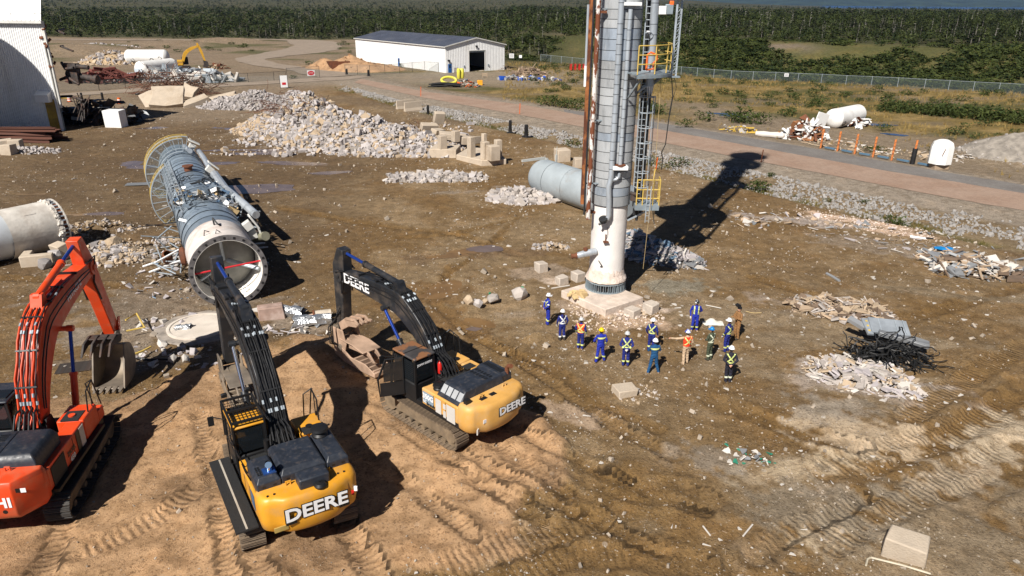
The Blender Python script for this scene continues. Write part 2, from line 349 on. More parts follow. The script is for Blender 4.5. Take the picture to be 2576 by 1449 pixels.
for (cx_, cy_), taz_, gg_, w_, back_ in (((-17.1, 21.7), 12.0, 3.0, .82, 9), ((-8.0, 21.15), 26.0, 2.95, .80, 9), ((-2.75, 26.3), 46.0, 2.6, .70, 10)):      # ruts where the excavators crawled in
    f_ = (-math.sin(rad(taz_)), math.cos(rad(taz_)))
    for s_ in (-1, 1):
        bx_, by_ = cx_+f_[1]*s_*gg_/2, cy_-f_[0]*s_*gg_/2; TRK.append(([(bx_+f_[0]*3.2, by_+f_[1]*3.2), (bx_-f_[0]*3, by_-f_[1]*3), (bx_-f_[0]*back_*.7+.5, by_-f_[1]*back_*.7), (bx_-f_[0]*back_+1.4, by_-f_[1]*back_)], w_, 1))
PUDZ = {}
def height(x, y, detail=True):
    x = np.asarray(x, float); y = np.asarray(y, float)
    D, T_, LO, MI, HI = (fx(l, x) for l in (L_DITCH, L_RIP, L_LO, L_MID, L_HI))
    fade = sstep(-41, -33, x)
    z = np.zeros_like(x)
    dd = y-D
    z = np.where(dd < -2.5, 0, np.where(dd < 0, -.3*sstep(-2.5, 0, dd), np.where(y < T_, -.3+.5*(y-D)/np.maximum(T_-D, .1), np.where(y < LO, .2+.3*sstep(0, 1, (y-T_)/np.maximum(LO-T_, .1)), np.where(y < HI+1, .5, .5-.3*sstep(1, 9, y-HI))))))
    z = z*fade
    rough = np.where((y > LO-.6) & (y < HI+.6) & (x > -40), .0, 1.0)*np.where(y > 90, .8, 1)
    z = z+rough*(.22*(fbm(x*.11, y*.11, 1)-.5)+.13*(fbm(x*.5, y*.5, 2, 3)-.5))
    if detail: z = z+rough*(.085*(fbm(x*1.9, y*1.9, 3, 4)-.5))
    far = sstep(120, 260, y)
    s = (y-fx(L_FENCE, x))*.8
    z = z+6.0*sstep(10, 46, s)*sstep(-30, 10, x)
    z = z+far*1.2*(fbm(x*.02, y*.02, 9)-.5)
    z = z+np.where(s > 44, 1.5*(fbm(x*.03, y*.03, 12)-.5), 0)*sstep(-30, 10, x)
    ratio = x/np.maximum(y, 1)
    z = z+60*sstep(1300, 6000, y)*sstep(.42, .1, ratio)-9*sstep(2200, 2900, y)*sstep(.10, .22, ratio)
    if detail:
        m = sand_mask(x, y)
        z = z+m*(.14+.26*(fbm(x*.8, y*.8, 21)-.5)+.14*(fbm(x*3.1, y*3.1, 22)-.5))
    for (cx, cy, rx, ry, ro, h) in MOUNDS:
        e = ellipse(x, y, cx, cy, rx, ry, ro); z = z+np.where(e < 1.3, h*np.maximum(0, np.cos(np.minimum(e, 1)*math.pi/2))*(.75+.5*fbm(x*1.2/max(rx*.4, 1), y*1.2/max(ry*.4, 1), 31)), 0)
    if detail:
        for pts, w, k in TRK:
            X = [p[0] for p in pts]; Y = [p[1] for p in pts]
            b = (x > min(X)-3) & (x < max(X)+3) & (y > min(Y)-3) & (y < max(Y)+3)
            if b.any():
                d, _ = dpoly(x[b], y[b], pts); z[b] -= .08*sstep(w*.6, w*.35, d)-.11*sstep(.3, 0, np.abs(d-w*.62))*vnoise(x[b]*2.3, y[b]*2.3, 8)
    for j, (cx, cy, rx, ry, ro, ty) in enumerate(PUD):
        if ty == 2 and j not in PUDZ: continue
        e = ellipse(x, y, cx, cy, rx, ry, ro); k = sstep(1.5, .85, e); z = z*(1-k)+k*(PUDZ[j]-.06 if ty == 2 else -.09)
    return z
def hz(x, y): return float(height(np.array([x]), np.array([y]))[0])
def on(v, dz=0.0): return Vector((v[0], v[1], hz(v[0], v[1])+dz))

for j_, q_ in enumerate(PUD):
    if q_[5] == 2: PUDZ[j_] = hz(q_[0], q_[1])
def axis(a, b, d, lo, hi, g):
    core = list(np.arange(a, b+1e-6, d)); up = []; s = d; q = core[-1]
    while q < hi: s *= g; q += s; up.append(q)
    dn = []; s = d; q = core[0]
    while q > lo: s *= g; q -= s; dn.append(q)
    return np.array(dn[::-1]+core+up)
GX = axis(-21, 27, .175, -9000, 9000, 1.045); GY = axis(14, 47, .175, 2, 16000, 1.022)
gx, gy = np.meshgrid(GX, GY); gx = gx.ravel(); gy = gy.ravel()
gz = height(gx, gy)
def inbox(x, y, pts, g=3):
    X = [p[0] for p in pts]; Y = [p[1] for p in pts]; return (x > min(X)-g) & (x < max(X)+g) & (y > min(Y)-g) & (y < max(Y)+g)
def lerp(a, b, k): return a*(1-k[:, None])+np.asarray(b)*k[:, None]
def ground_colour(x, y):
    n1 = fbm(x*.09, y*.09, 41, 5); n2 = fbm(x*.35, y*.35, 42, 5); n3 = fbm(x*1.3, y*1.3, 43, 4)
    brown = np.array([.190, .122, .056]); grey = np.array([.245, .175, .100]); tan = np.array([.36, .245, .15]); mud = np.array([.185, .108, .038])
    c = np.repeat(brown[None], len(x), 0)
    c = lerp(c, grey, sstep(.42, .62, n1)*.75)
    c = lerp(c, grey*1.25, sstep(.52, .66, n2)*.5)
    right = sstep(2, 14, x)*sstep(48, 36, y)
    c = lerp(c, np.array([.25,.188,.118]), right*sstep(.38, .54, n2)*.85)
    c = lerp(c, mud, right*sstep(.5, .62, fbm(x*.16, y*.4, 44))*.7)
    c = lerp(c, mud*.9, sstep(.56, .66, fbm(x*.2, y*.3, 45))*.6)
    stony = .35+.5*sstep(.4, .6, n2)
    wet = sstep(.58, .68, fbm(x*.2, y*.3, 45))*.5
    sm = sand_mask(x, y)
    c = lerp(c, np.array([.125,.082,.043]), sstep(-8, -20, x+6*(n1-.5))*sstep(34, 46, y)*sstep(125, 100, y)*(.72+.28*sstep(.6, .4, n2)))       # damp dark soil of the left yard
    # the tracks across the yard
    for pts, w, kd in TRK:
        b = inbox(x, y, pts)
        if b.any(): d, _ = dpoly(x[b], y[b], pts); c[b] = lerp(c[b], mud*(1.0 if kd else .85), sstep(w*.85, w*.35, d+.7*(n3[b]-.5)+.4*(n2[b]-.5))*(.6 if kd else .8)*(1-sm[b]*.8))
    # light dusty patches: crushed concrete and dried silt
    for (zn, px, py, rx, ry, ro, col, st) in PATCH:
        p = P(zn, px, py); q = 2.6*max(rx, ry); b = (abs(x-p.x) < q) & (abs(y-p.y) < q)
        if not b.any(): continue
        e = ellipse(x[b], y[b], p.x, p.y, rx, ry, ro)
        hat = vnoise((x[b]*.8+y[b]*.6)*4.2, (y[b]*.8-x[b]*.6)*.7, 95)        # scraped along the dozer tracks
        k = sstep(1.0, .7, e+1.6*(n3[b]-.5)+1.2*(n2[b]-.5)+(1.0*(hat-.45) if zn == 6 else 0))*st; c[b] = lerp(c[b], col, k)
    sand = np.array([.40, .250, .135])
    c = lerp(c, sand, sm); c = lerp(c, sand*.62, sm*sstep(.52, .66, n2)*.75); c = lerp(c, sand*1.25, sm*sstep(.55, .7, fbm(x*.5, y*.5, 47))*.5)
    stony = stony*(1-.75*sm)
    # ditch, stony bank, road shoulder
    D, RP, LO, MI, HI = (fx(l, x) for l in (L_DITCH, L_RIP, L_LO, L_MID, L_HI)); on_l = sstep(-41, -35, x)
    wob = 1.6*(n2-.5)
    k = sstep(-1.5, .3, y-D+wob)*on_l; c = lerp(c, (.20,.15,.09), k*.8)
    c = lerp(c, (.13,.11,.035), sstep(2.2, .3, np.abs(y-D+wob))*on_l*sstep(.35, .6, n2)*.8)
    c = lerp(c, (.27,.225,.175), sstep(-.5, .8, y-RP+wob)*on_l)
    stony = np.where((y > D)*(on_l > .5), .9, stony)
    # dry grass field beyond
    k = sstep(1.0, 2.5, y-HI+wob)*on_l
    fld = np.repeat(np.array([[.175,.125,.042]]), len(x), 0)
    fld = lerp(fld, (.27,.19,.075), sstep(.45, .65, n2)); fld = lerp(fld, (.075,.075,.022), sstep(.47, .60, fbm(x*.05, y*.12, 48))*.85); fld = lerp(fld, (.18,.14,.09), sstep(.55, .66, fbm(x*.07, y*.16, 49))*.8)
    bare = sstep(44, 28, (y-HI)+16*(fbm(x*.06, y*.06, 50)-.5)+8*(n2-.5))*sstep(20, 34, x)
    bare = np.maximum(bare, sstep(9, 4, y-HI+3*(n2-.5)))
    fld = lerp(fld, (.225,.175,.12), bare)
    c = lerp(c, fld, k); stony = stony*(1-k)+k*(.15+.6*bare)
    # pale yard round the shed and the far left
    lf = sstep(98, 112, y+6*(n1-.5)-.0*x)*sstep(-36, -44, x+8*(n2-.5)); c = lerp(c, (.235,.18,.125), lf*.9)
    c = lerp(c, (.19,.14,.09), lf*sstep(.5, .65, n2)*.6)
    c = lerp(c, (.085,.085,.03), lf*sstep(175, 200, y)*sstep(.56, .64, fbm(x*.03, y*.07, 51))*.85)
    sh = sstep(60, 35, np.hypot(x+20, (y-172)*.8)+10*(n1-.5))*sstep(150, 160, y)*sstep(2, -2, y-(190+x*.3)+3*(n2-.5)); c = lerp(c, (.26,.215,.165), sh*.8*sstep(25, 5, x))
    c = lerp(c, (.30,.19,.10), sstep(16, 6, np.hypot(x+47, y-205)+4*(n2-.5))*.6)
    # beyond the fence: bank, then forest floor
    s = (y-fx(L_FENCE, x))*.8; k = sstep(-1, 3, s+4*(n2-.5))*sstep(-30, 0, x)
    bank = np.repeat(np.array([[.085,.085,.028]]), len(x), 0); bank = lerp(bank, (.19,.15,.11), sstep(.45, .6, fbm(x*.06, y*.06, 52))*sstep(30, 40, s)*sstep(54, 46, s)*sstep(88, 76, x)); bank = lerp(bank, (.15,.12,.04), sstep(.5, .65, n2)*.6)
    c = lerp(c, bank, k)
    k = sstep(48, 60, s)*sstep(-20, 10, x); k = np.maximum(k, sstep(338, 352, y+.02*x+6*(n2-.5))*sstep(10, -20, x)); k = np.maximum(k, sstep(-20, 12, (y-(232-.35*(x+50))+20*(n1-.5)))*sstep(-62, -40, x)*sstep(40, 0, x))
    fl = np.repeat(np.array([[.05,.052,.02]]), len(x), 0); fl = lerp(fl, (.10,.085,.04), sstep(.5, .65, n1)*.7); c = lerp(c, fl, k)
    return c, stony, wet*(1-sm)
CH = (.40,.33,.25)
PATCH = [(7,1150,450,2.6,1.1,-.3,(.50,.36,.25),.8),(7,1100,330,2.4,1.2,.3,(.52,.42,.34),.9),(9,820,1330,2.9,1.6,0,(.48,.37,.28),.6),(9,1300,1170,2.8,1.5,.1,(.24,.22,.17),.8),(8,420,1330,1.8,1.2,.4,CH,.8),
 (6,1820,170,2.7,1.4,-.2,(.48,.37,.25),.9),(6,1480,320,2.4,1.1,.3,(.46,.36,.24),.9),(6,1620,640,1.9,1.3,.5,(.48,.38,.26),.9),(6,1950,630,1.3,.7,.4,CH,.7),(6,1640,440,1.1,.7,.1,(.42,.33,.24),.9),(6,2480,180,3.2,1.1,.6,(.46,.37,.26),.85),(6,2240,370,2.4,1.0,.5,(.44,.35,.25),.8),(6,1290,700,1.4,.8,.3,CH,.8),(6,130,660,2.0,.9,.4,(.44,.31,.19),.8),
 (6,470,70,1.6,.7,-.3,(.42,.31,.22),.7),(6,1700,30,2.4,1.0,-.2,(.28,.24,.19),.6),(6,1150,270,2.2,1,.1,(.27,.225,.175),.7),(6,2300,650,6,3,.2,(.25,.195,.13),.7),(6,1500,520,3.5,1.6,.4,(.23,.185,.13),.8),(6,650,500,4,2,-.2,(.20,.12,.045),.8),(6,900,700,5,2,0,(.205,.122,.047),.7),
 (8,500,450,3.6,2.0,-.2,(.33,.26,.2),.7),(8,750,1050,3.6,2.0,-.2,(.36,.3,.25),.8),(8,1000,200,8,1.6,-.15,(.175,.115,.055),.7),(8,1700,700,6,2.2,-.3,(.17,.108,.048),.8),(8,1600,350,6,.8,-.25,(.20,.155,.10),.7),(8,250,450,2.5,1.5,0,(.26,.21,.16),.5),
 (5,1000,790,5.0,1.0,-.55,(.62,.45,.33),.85),(5,1350,900,4.0,.6,-.55,(.62,.45,.33),.8),(5,420,790,4.5,1.2,-.3,(.40,.35,.32),.7),(5,1700,1100,9,2.2,-.5,(.26,.21,.16),.6),(5,2100,1200,5,2.2,-.4,(.33,.27,.21),.6),
 (12,400,250,6,3.5,.1,(.21,.17,.13),.7),(12,1900,500,5,2,.1,(.07,.05,.03),.5),(12,600,500,6,2.5,.1,(.3,.25,.2),.6),(12,300,850,4,1.2,.2,(.18,.15,.12),.6),(10,1750,1050,3.5,1.8,.1,(.28,.24,.19),.7),
 (2,900,1250,18,6,-.35,(.30,.245,.19),.6),(2,300,1080,6,5,-.2,(.36,.27,.17),.7),(9,150,380,4,2,0,(.30,.25,.20),.7),(2,1100,900,16,3.5,-.8,(.16,.115,.07),.7),(2,1800,1040,12,3,-.8,(.165,.12,.075),.7),(0,1100,440,5,1.2,0,(.33,.28,.22),.7),(0,1130,485,3,.8,.3,(.30,.25,.2),.6),
 (11,500,700,4,1.6,.6,(.18,.105,.042),.8),(11,700,1100,4,1.2,-.5,(.17,.098,.038),.8),(11,900,200,6,1.2,.25,(.17,.11,.06),.7),(11,1900,450,2,1.4,0,(.36,.29,.23),.5),(11,2050,560,.9,.5,0,(.6,.48,.38),.9),(11,1600,1000,1.6,.9,0,(.30,.24,.18),.5)]
gc, gs, gw = ground_colour(gx, gy)
tr_al = np.zeros_like(gx); tr_m = np.zeros_like(gx)
for pts, w, kd in TRK:
    if kd:
        q = np.where(inbox(gx, gy, pts))[0]; d, al = dpoly(gx[q], gy[q], pts)
        m = sstep(w*.6, w*.35, d+.5*(fbm(gx[q]*1.5, gy[q]*1.5, 91)-.5))*sstep(.25, .5, fbm(gx[q]*.9, gy[q]*.9, 90))*.8; b = m > tr_m[q]
        tr_al[q[b]] = al[b]; tr_m[q[b]] = m[b]
nx, ny = len(GX), len(GY)
ii = (np.arange(ny-1)[:, None]*nx+np.arange(nx-1)[None]).ravel()
gf = np.stack([ii, ii+1, ii+nx+1, ii+nx], 1)

gm, t, b = nt('ground_soil')
tc = t.nodes.new('ShaderNodeTexCoord').outputs['Object']
base = attr(t, 'Col').outputs['Color']; stony = attr(t, 'stony').outputs['Fac']; wet = attr(t, 'wet').outputs['Fac']
def vor(scale, feature='F1'):
    n = t.nodes.new('ShaderNodeTexVoronoi'); n.inputs['Scale'].default_value = scale; n.feature = feature; t.links.new(tc, n.inputs['Vector']); return n
nA = tnoise(t, tc, 1.6, 6, .65); nB = tnoise(t, tc, 7.0, 5, .7)
c = mixc(t, base, (.58,.55,.5), ramp(t, nA, .40, .56, .7, 0), 'MULTIPLY')
c = mixc(t, c, (1.35,1.3,1.25), ramp(t, tnoise(t, tc, .55, 7, .72), .5, .64, 0, .7), 'MULTIPLY')
grit = ramp(t, stony, .05, .45, .3, 1)
c = mixc(t, c, (1.5,1.45,1.4), math_(t, 'MULTIPLY', ramp(t, nB, .5, .72, 0, .6), grit), 'MULTIPLY')
for scale, lo, hi, amt in ((3.2, .965, .985, .9), (8.5, .93, .95, .75), (22, .86, .9, .55)):
    v = vor(scale); sp = t.nodes.new('ShaderNodeSeparateColor'); t.links.new(v.outputs['Color'], sp.inputs[0])
    k = math_(t, 'MULTIPLY', ramp(t, sp.outputs[0], lo, hi, 0, amt), math_(t, 'MULTIPLY', ramp(t, v.outputs['Distance'], .28, .36, 1, 0), stony))
    c = mixc(t, c, mixc(t, (.42,.36,.29), (.62,.57,.5), sp.outputs[1]), k)
v = vor(15); sp = t.nodes.new('ShaderNodeSeparateColor'); t.links.new(v.outputs['Color'], sp.inputs[0])
c = mixc(t, c, (.45,.42,.4), ramp(t, sp.outputs[2], .8, .9, 0, .6), 'MULTIPLY')
t.links.new(c, b.inputs['Base Color'])
t.links.new(ramp(t, wet, 0, 1, .95, .45), b.inputs['Roughness']); b.inputs['Specular IOR Level'].default_value = .25
tm = attr(t, 'tmask').outputs['Fac']; ta = attr(t, 'tread').outputs['Fac']
cle = math_(t, 'SINE', math_(t, 'MULTIPLY', math_(t, 'ADD', ta, math_(t, 'MULTIPLY', nA, .25)), 2*math.pi/.26), 0)
hgt = math_(t, 'ADD', math_(t, 'MULTIPLY', math_(t, 'MULTIPLY', nB, .10), grit), math_(t, 'MULTIPLY', tnoise(t, tc, 30, 3), .03))
hgt = math_(t, 'ADD', hgt, math_(t, 'MULTIPLY', math_(t, 'MULTIPLY', cle, tm), .024))
bn = t.nodes.new('ShaderNodeBump'); bn.inputs['Strength'].default_value = 1.0; bn.inputs['Distance'].default_value = 1.0
t.links.new(hgt, bn.inputs['Height']); t.links.new(bn.outputs[0], b.inputs['Normal'])
gme = np_mesh('ground', np.stack([gx, gy, gz], 1), gf, gm, {'Col': ('FLOAT_COLOR', np.concatenate([gc, np.ones((len(gc), 1))], 1)), 'stony': ('FLOAT', gs), 'wet': ('FLOAT', gw), 'tread': ('FLOAT', tr_al), 'tmask': ('FLOAT', tr_m)}, True)
tag(link('ground', gme), 'brown stony demolition yard with sandy patches and wheel tracks', None, None, 'structure')

# ------------------------------------------------------------------ roads
def road_mat(name, col, col2):
    m, t, b = nt(name); tc = t.nodes.new('ShaderNodeTexCoord').outputs['Object']
    c = mixc(t, col, col2, ramp(t, tnoise(t, tc, .35, 6, .6), .35, .65)); c = mixc(t, c, (.7,.7,.7), ramp(t, tnoise(t, tc, 3.0, 5, .7), .45, .65, .6, 0), 'MULTIPLY')
    c = mixc(t, c, (.5,.45,.4), ramp(t, tnoise(t, tc, 16, 3), .62, .72, 0, .5))
    t.links.new(c, b.inputs['Base Color']); b.inputs['Roughness'].default_value = .92; b.inputs['Specular IOR Level'].default_value = .2
    bn = t.nodes.new('ShaderNodeBump'); bn.inputs['Strength'].default_value = .4; bn.inputs['Distance'].default_value = .1
    t.links.new(tnoise(t, tc, 9, 5, .7), bn.inputs['Height']); t.links.new(bn.outputs[0], b.inputs['Normal']); return m
PINK = road_mat('road_pink_gravel', (.32,.215,.155), (.37,.265,.20)); GREY = road_mat('road_grey_asphalt', (.175,.158,.145), (.215,.20,.185)); PALE = road_mat('road_pale_gravel', (.33,.265,.205), (.27,.215,.165))
def strip(name, la, lb, xs, dz, mat, n=10, wob=.35):
    rows = []
    for x in xs:
        a = Vector((x, float(fx(la, np.array([x]))[0]))); q = Vector((x, float(fx(lb, np.array([x]))[0])))
        w = wob*(vnoise(np.array([x*.9]), np.array([3.0]), 61)[0]-.5); w2 = wob*(vnoise(np.array([x*.9]), np.array([9.0]), 62)[0]-.5)
        r = []
        for i in range(n+1):
            k = i/n; y = (a.y+w)*(1-k)+(q.y+w2)*k; r.append((x, y))
        rows.append(r)
    fl = np.array([p for r in rows for p in r]); z = height(fl[:, 0], fl[:, 1], False)+dz
    it = iter(z); g = [[(p[0], p[1], float(next(it))) for p in r] for r in rows]
    o = MB().sheet(g).build(name, mat); return tag(o, None, None, None, 'structure')
o = strip('gravel_road', L_LO, L_MID, np.arange(-33.5, 75, .6), .03, PINK); o['label'] = 'pink gravel road running diagonally past the yard'
o = strip('asphalt_lane', L_MID, L_HI, np.arange(8, 75, .6), .022, GREY); o['label'] = 'grey asphalt lane along the far edge of the pink road'
def ribbon(name, pts, widths, dz, mat, label, step=2.0, n=6):
    c = []; 
    for i in range(len(pts)-1):
        a = Vector(pts[i][:2]); b_ = Vector(pts[i+1][:2]); m = max(1, int((b_-a).length/step))
        for k in range(m): c.append((a.lerp(b_, k/m), widths[i]+(widths[i+1]-widths[i])*k/m))
    c.append((Vector(pts[-1][:2]), widths[-1]))
    for _ in range(6): c = [c[0]]+[((c[i-1][0]+c[i][0]*2+c[i+1][0])/4, c[i][1]) for i in range(1, len(c)-1)]+[c[-1]]
    g = []
    for i, (p, w) in enumerate(c):
        d = (c[min(i+1, len(c)-1)][0]-c[max(i-1, 0)][0]).normalized(); nrm = Vector((-d.y, d.x))
        g.append([p+nrm*(w*(k/n-.5)+.25*w*(fbm(np.array([i*.3]), np.array([k//n*5.0]), 70)[0]-.5)*(k in (0, n))) for k in range(n+1)])
    fl = np.array([q[:] for r in g for q in r]); z = height(fl[:, 0], fl[:, 1], False)+dz; it = iter(z)
    o = MB().sheet([[(q.x, q.y, float(next(it))) for q in r] for r in g]).build(name, mat); return tag(o, label, None, None, 'structure')
ribbon('dirt_track', [P(1,300,900),P(1,545,852),P(1,1000,840),P(1,1400,800),P(2,0,742),P(2,500,710),P(2,930,685),P(2,1080,705)], [5,5,5,6,6,7,8,7], .06, PALE, 'pale gravel track running past the chain link fence')
ribbon('gravel_bend', [P(1,300,352),P(2,0,345),P(2,300,343),P(2,560,352),P(2,690,395),P(2,600,440),P(2,300,480),P(2,60,520),P(2,200,560),P(2,450,595),P(2,700,640),P(2,860,675)], [9,9,10,14,20,20,14,9,8,8,9,10], .10, PALE, 'pale gravel road curving round behind the metal shed')
# ------------------------------------------------------------------ puddles and the blue horizon sheet
def water_mat(name, col, rough):
    m, t, b = nt(name); b.inputs['Base Color'].default_value = c4(col); b.inputs['Roughness'].default_value = rough
    tc = t.nodes.new('ShaderNodeTexCoord').outputs['Object']; bn = t.nodes.new('ShaderNodeBump'); bn.inputs['Strength'].default_value = .06
    t.links.new(tnoise(t, tc, 6, 2), bn.inputs['Height']); t.links.new(bn.outputs[0], b.inputs['Normal'])
    t.links.new(mixc(t, col, [q*.75 for q in col], ramp(t, tnoise(t, tc, .8, 4), .4, .6)), b.inputs['Base Color']); return m
WAT = [water_mat('puddle_silt', (.17,.125,.105), .12), water_mat('puddle_mud', (.21,.12,.045), .3), water_mat('puddle_sky_blue', (.02,.05,.12), .04)]  # the blue one carries the sky reflection in its base colour
for k, (cx, cy, rx, ry, ro, ty) in enumerate(PUD):
    mb = MB(); n = 40; ring = []
    zz = -.05-.0015*k if ty != 2 else PUDZ[k]-.01
    for i in range(n):
        a = 2*math.pi*i/n; s = 1.02+.5*(fbm(np.array([math.cos(a)*1.6+k*7]), np.array([math.sin(a)*1.6]), 80)[0]-.5)*2
        x, y = rx*s*math.cos(a), ry*s*math.sin(a); c_, s_ = math.cos(ro), math.sin(ro)
        ring.append((cx+x*c_-y*s_, cy+x*s_+y*c_, zz))
    mb.add([(cx, cy, zz)]+ring, [(0, 1+i, 1+(i+1) % n) for i in range(n)])
    tag(mb.build('puddle', WAT[ty]), ['shallow silty puddle lying on the brown yard', 'muddy orange puddle lying on the brown yard', 'puddle painted with reflected sky blue, lying on the field beyond the road'][ty], None, 'puddles on the ground', 'structure')
hl = MB(); rows = [[], [], []]
for i in range(140):
    x = -13000+i*200; h = 105+70*(fbm(np.array([x*.0006]), np.array([1.0]), 180)[0]-.5)+22*(fbm(np.array([x*.004]), np.array([2.0]), 181)[0]-.5)
    for q, (y, z) in enumerate(((10800, -12), (11800, h), (13200, -12))): rows[q].append((x, y+400*math.sin(x*.0007), z))
hl.sheet(rows); tag(hl.build('hills', M('far_forest_hills', (.03,.045,.02), .9, 0, .3, .004)), 'low forested ridge on the horizon', None, None, 'structure')
sea = MB().add([(250, 2950, -2.0), (9000, 2950, -2.0), (9000, 16000, -2.0), (800, 16000, -2.0)], [(0, 1, 2, 3)]).build('sea', water_mat('painted_haze_blue', (.004,.02,.06), .25))  # flat sheet whose blue is painted for the haze of the far ridge
tag(sea, 'dark blue sheet painted for the haze on the horizon ridge', None, None, 'structure')
# ================================================================== buildings
WHITE = M('white_sheet_metal', (.80,.80,.79), .45, 0, .04, .8, (.45,.40,.33), .12, .25, stretch=(1,1,.15))
CREAM = M('pale_metal_trim', (.62,.61,.57), .5, 0, .08, 1.5)
SLATE = M('dark_roof_sheet', (.075,.085,.115), .5, 0, .12, .3, (.16,.15,.14), .2, .15)
BLUE = M('blue_door_paint', (.015,.11,.34), .45, 0, .1)
BLACK = M('black_paint', (.012,.012,.013), .5, 0, .2)
CONC = M('pale_concrete', (.47,.39,.30), .9, 0, .18, 1.6, (.26,.19,.12), .3, .7, .5, 14, rnd=.12)
CONC_T = M('broken_concrete', (.46,.41,.37), .92, 0, .2, 2.5, (.24,.19,.14), .25, .9, .6, 10, tint=.38, rnd=.28)
RUST = M('rusty_steel', (.165,.055,.022), .85, 0, .35, 3, (.05,.025,.015), .4, 2.0, .4, 20, rnd=.2)
GALV = M('galvanised_steel', (.40,.45,.49), .42, .25, .12, 2, (.2,.17,.14), .25, 1.5)
STEEL = M('grey_painted_steel', (.26,.31,.34), .5, .2, .15, 2, (.16,.10,.06), .25, 1.2)
YEL = M('safety_yellow', (.60,.42,.10), .5, 0, .1, 2, (.3,.2,.08), .2, 2)
ORG = M('traffic_orange', (.75,.14,.02), .5, 0, .15)
LAMPG = M('lamp_glass_white', (.7,.7,.68), .2)
SOIL = M('loose_tan_soil', (.37,.22,.115), .95, 0, .2, .6, None, bump=.7, bscale=3)

def shed():
    W, L, Hh, Rg = 17.8, 49.5, 6.1, 7.95
    r = thing('metal_shed', 'long white metal shed with dark roof and open vehicle door', 'shed', (-16.6, 182.4, .1), math.atan2(.605, .796))
    mb = MB()
    def ribs(mb, p0, p1, z0, z1f, n, out):
        p0 = Vector(p0); p1 = Vector(p1); d = (p1-p0).normalized(); ang = math.atan2(d.y, d.x)
        for i in range(n+1):
            k = i/n; p = p0.lerp(p1, k); z1 = z1f(k); mb.box((p.x+out[0]*.02, p.y+out[1]*.02, (z0+z1)/2), (.10, .06, z1-z0), ang)
    mb.box((0, L/2, Hh/2), (.12, L, Hh)); mb.box((W, L/2, Hh/2), (.12, L, Hh))
    mb.prism([(.06,0),(W-.06,0),(W-.06,Hh),(W/2,Rg),(.06,Hh)], L-.12, L, 'xz')
    ribs(mb, (-.06,.3), (-.06,L-.3), 0, lambda k: Hh-.05, 54, (-1,0))
    mb.build('wall', WHITE, r, 20)
    g = MB(); a, b = .385*W, .655*W; hd = 5.0
    def roofz(x): return Hh+(Rg-Hh)*(1-abs(x-W/2)/(W/2))
    g.prism([(.06,0),(a,0),(a,roofz(a)),(.06,Hh)], 0, .12, 'xz'); g.prism([(b,0),(W-.06,0),(W-.06,Hh),(b,roofz(b))], 0, .12, 'xz'); g.prism([(a,hd),(b,hd),(b,roofz(b)),(W/2,Rg),(a,roofz(a))], .001, .119, 'xz')
    for i in range(37):
        x = .25+i*(W-.5)/36; z0 = hd if a-.05 < x < b+.05 else 0; g.box((x, -.02, (z0+roofz(x))/2), (.10, .05, roofz(x)-z0-.12))
    g.build('gable_wall', WHITE, r, 20)
    fl = MB(); fl.box((W/2, L/2, .02), (W-.3, L-.4, .04)); fl.build('shed_floor', CONC, r)
    rf = MB(); 
    for s in (0, 1):
        x0, x1 = (-.35, W/2) if s == 0 else (W+.35, W/2); z0 = Hh-.02
        rf.add([(x0,-.35,z0),(x0,L+.35,z0),(x1,L+.35,Rg+.10),(x1,-.35,Rg+.10),(x0,-.35,z0+.14),(x0,L+.35,z0+.14),(x1,L+.35,Rg+.24),(x1,-.35,Rg+.24)], [(0,1,2,3),(4,7,6,5),(0,4,5,1),(2,6,7,3),(0,3,7,4),(1,5,6,2)])
        for i in range(52):
            y = -.2+i*(L+.4)/51; v = Vector((x1-x0, 0, Rg-Hh+.12)); m_ = Vector((x0, y, z0+.15))+v*.5
            rf.box(m_, (v.length*.985, .06, .05), Matrix.Rotation(-math.atan2(v.z, v.x), 3, 'Y'))
    roof = rf.build('roof', SLATE, r, 20)
    tr = MB()
    for s, x0 in ((-1, -.38), (1, W+.38)):
        tr.box((x0, L/2, Hh), (.10, L+.8, .18))
        v = Vector((W/2-x0, 0, Rg-Hh)); tr.box(Vector((x0, -.38, Hh+.10))+v*.5, (v.length, .08, .22), Matrix.Rotation(-math.atan2(v.z, v.x), 3, 'Y'))
    tr.build('eaves_trim', CREAM, roof)
    fm = MB(); fm.box((a-.08,-.06,hd/2),(.16,.1,hd)); fm.box((b+.08,-.06,hd/2),(.16,.1,hd)); fm.box(((a+b)/2,-.06,hd+.08),(b-a+.32,.1,.16)); fm.build('door_frame', CREAM, r)
    rl = MB(); rl.box(((a+b)/2, .4, hd-.2), (b-a, .5, .4)); rl.build('rolled_door', STEEL, r)
    def door(x, y, ang, lab=None):
        d = MB().box((x, y, 1.08), (.98, .07, 2.1), ang).build('door', BLUE, r)
        n = Vector((math.sin(ang), -math.cos(ang), 0)); c = Vector((x, y, 1.55))+n*.04
        MB().box(c, (.42, .03, .75), ang).build('door_window', glass('door_glass') if 'door_glass' not in MATS else MATS['door_glass'], d)
        MB().box(Vector((x, y, 1.0))+n*.08+Vector((math.cos(ang), math.sin(ang), 0))*.38, (.1, .06, .05), ang).build('handle', GALV, d)
    door(1.1, -.06, 0); door(-.1, 23.5, -math.pi/2)
    for x, z in ((.75, 3.0), (W/2+.1, 6.1)):
        l_ = MB().box((x, -.25, z), (.45, .3, .3)); l_.prism([(-.05, z-.15), (-.35, z-.3), (-.35, z+.15), (-.05, z+.15)], x-.23, x+.23); l_.build('wall_lamp', BLACK, r)
    MB().box((.6*W+2, -.12, 1.4), (.35, .12, .5)).build('meter_box', STEEL, r); MB().box((.3*W, -.12, 1.4), (.3, .12, .45)).build('meter_box', STEEL, r)
shed()

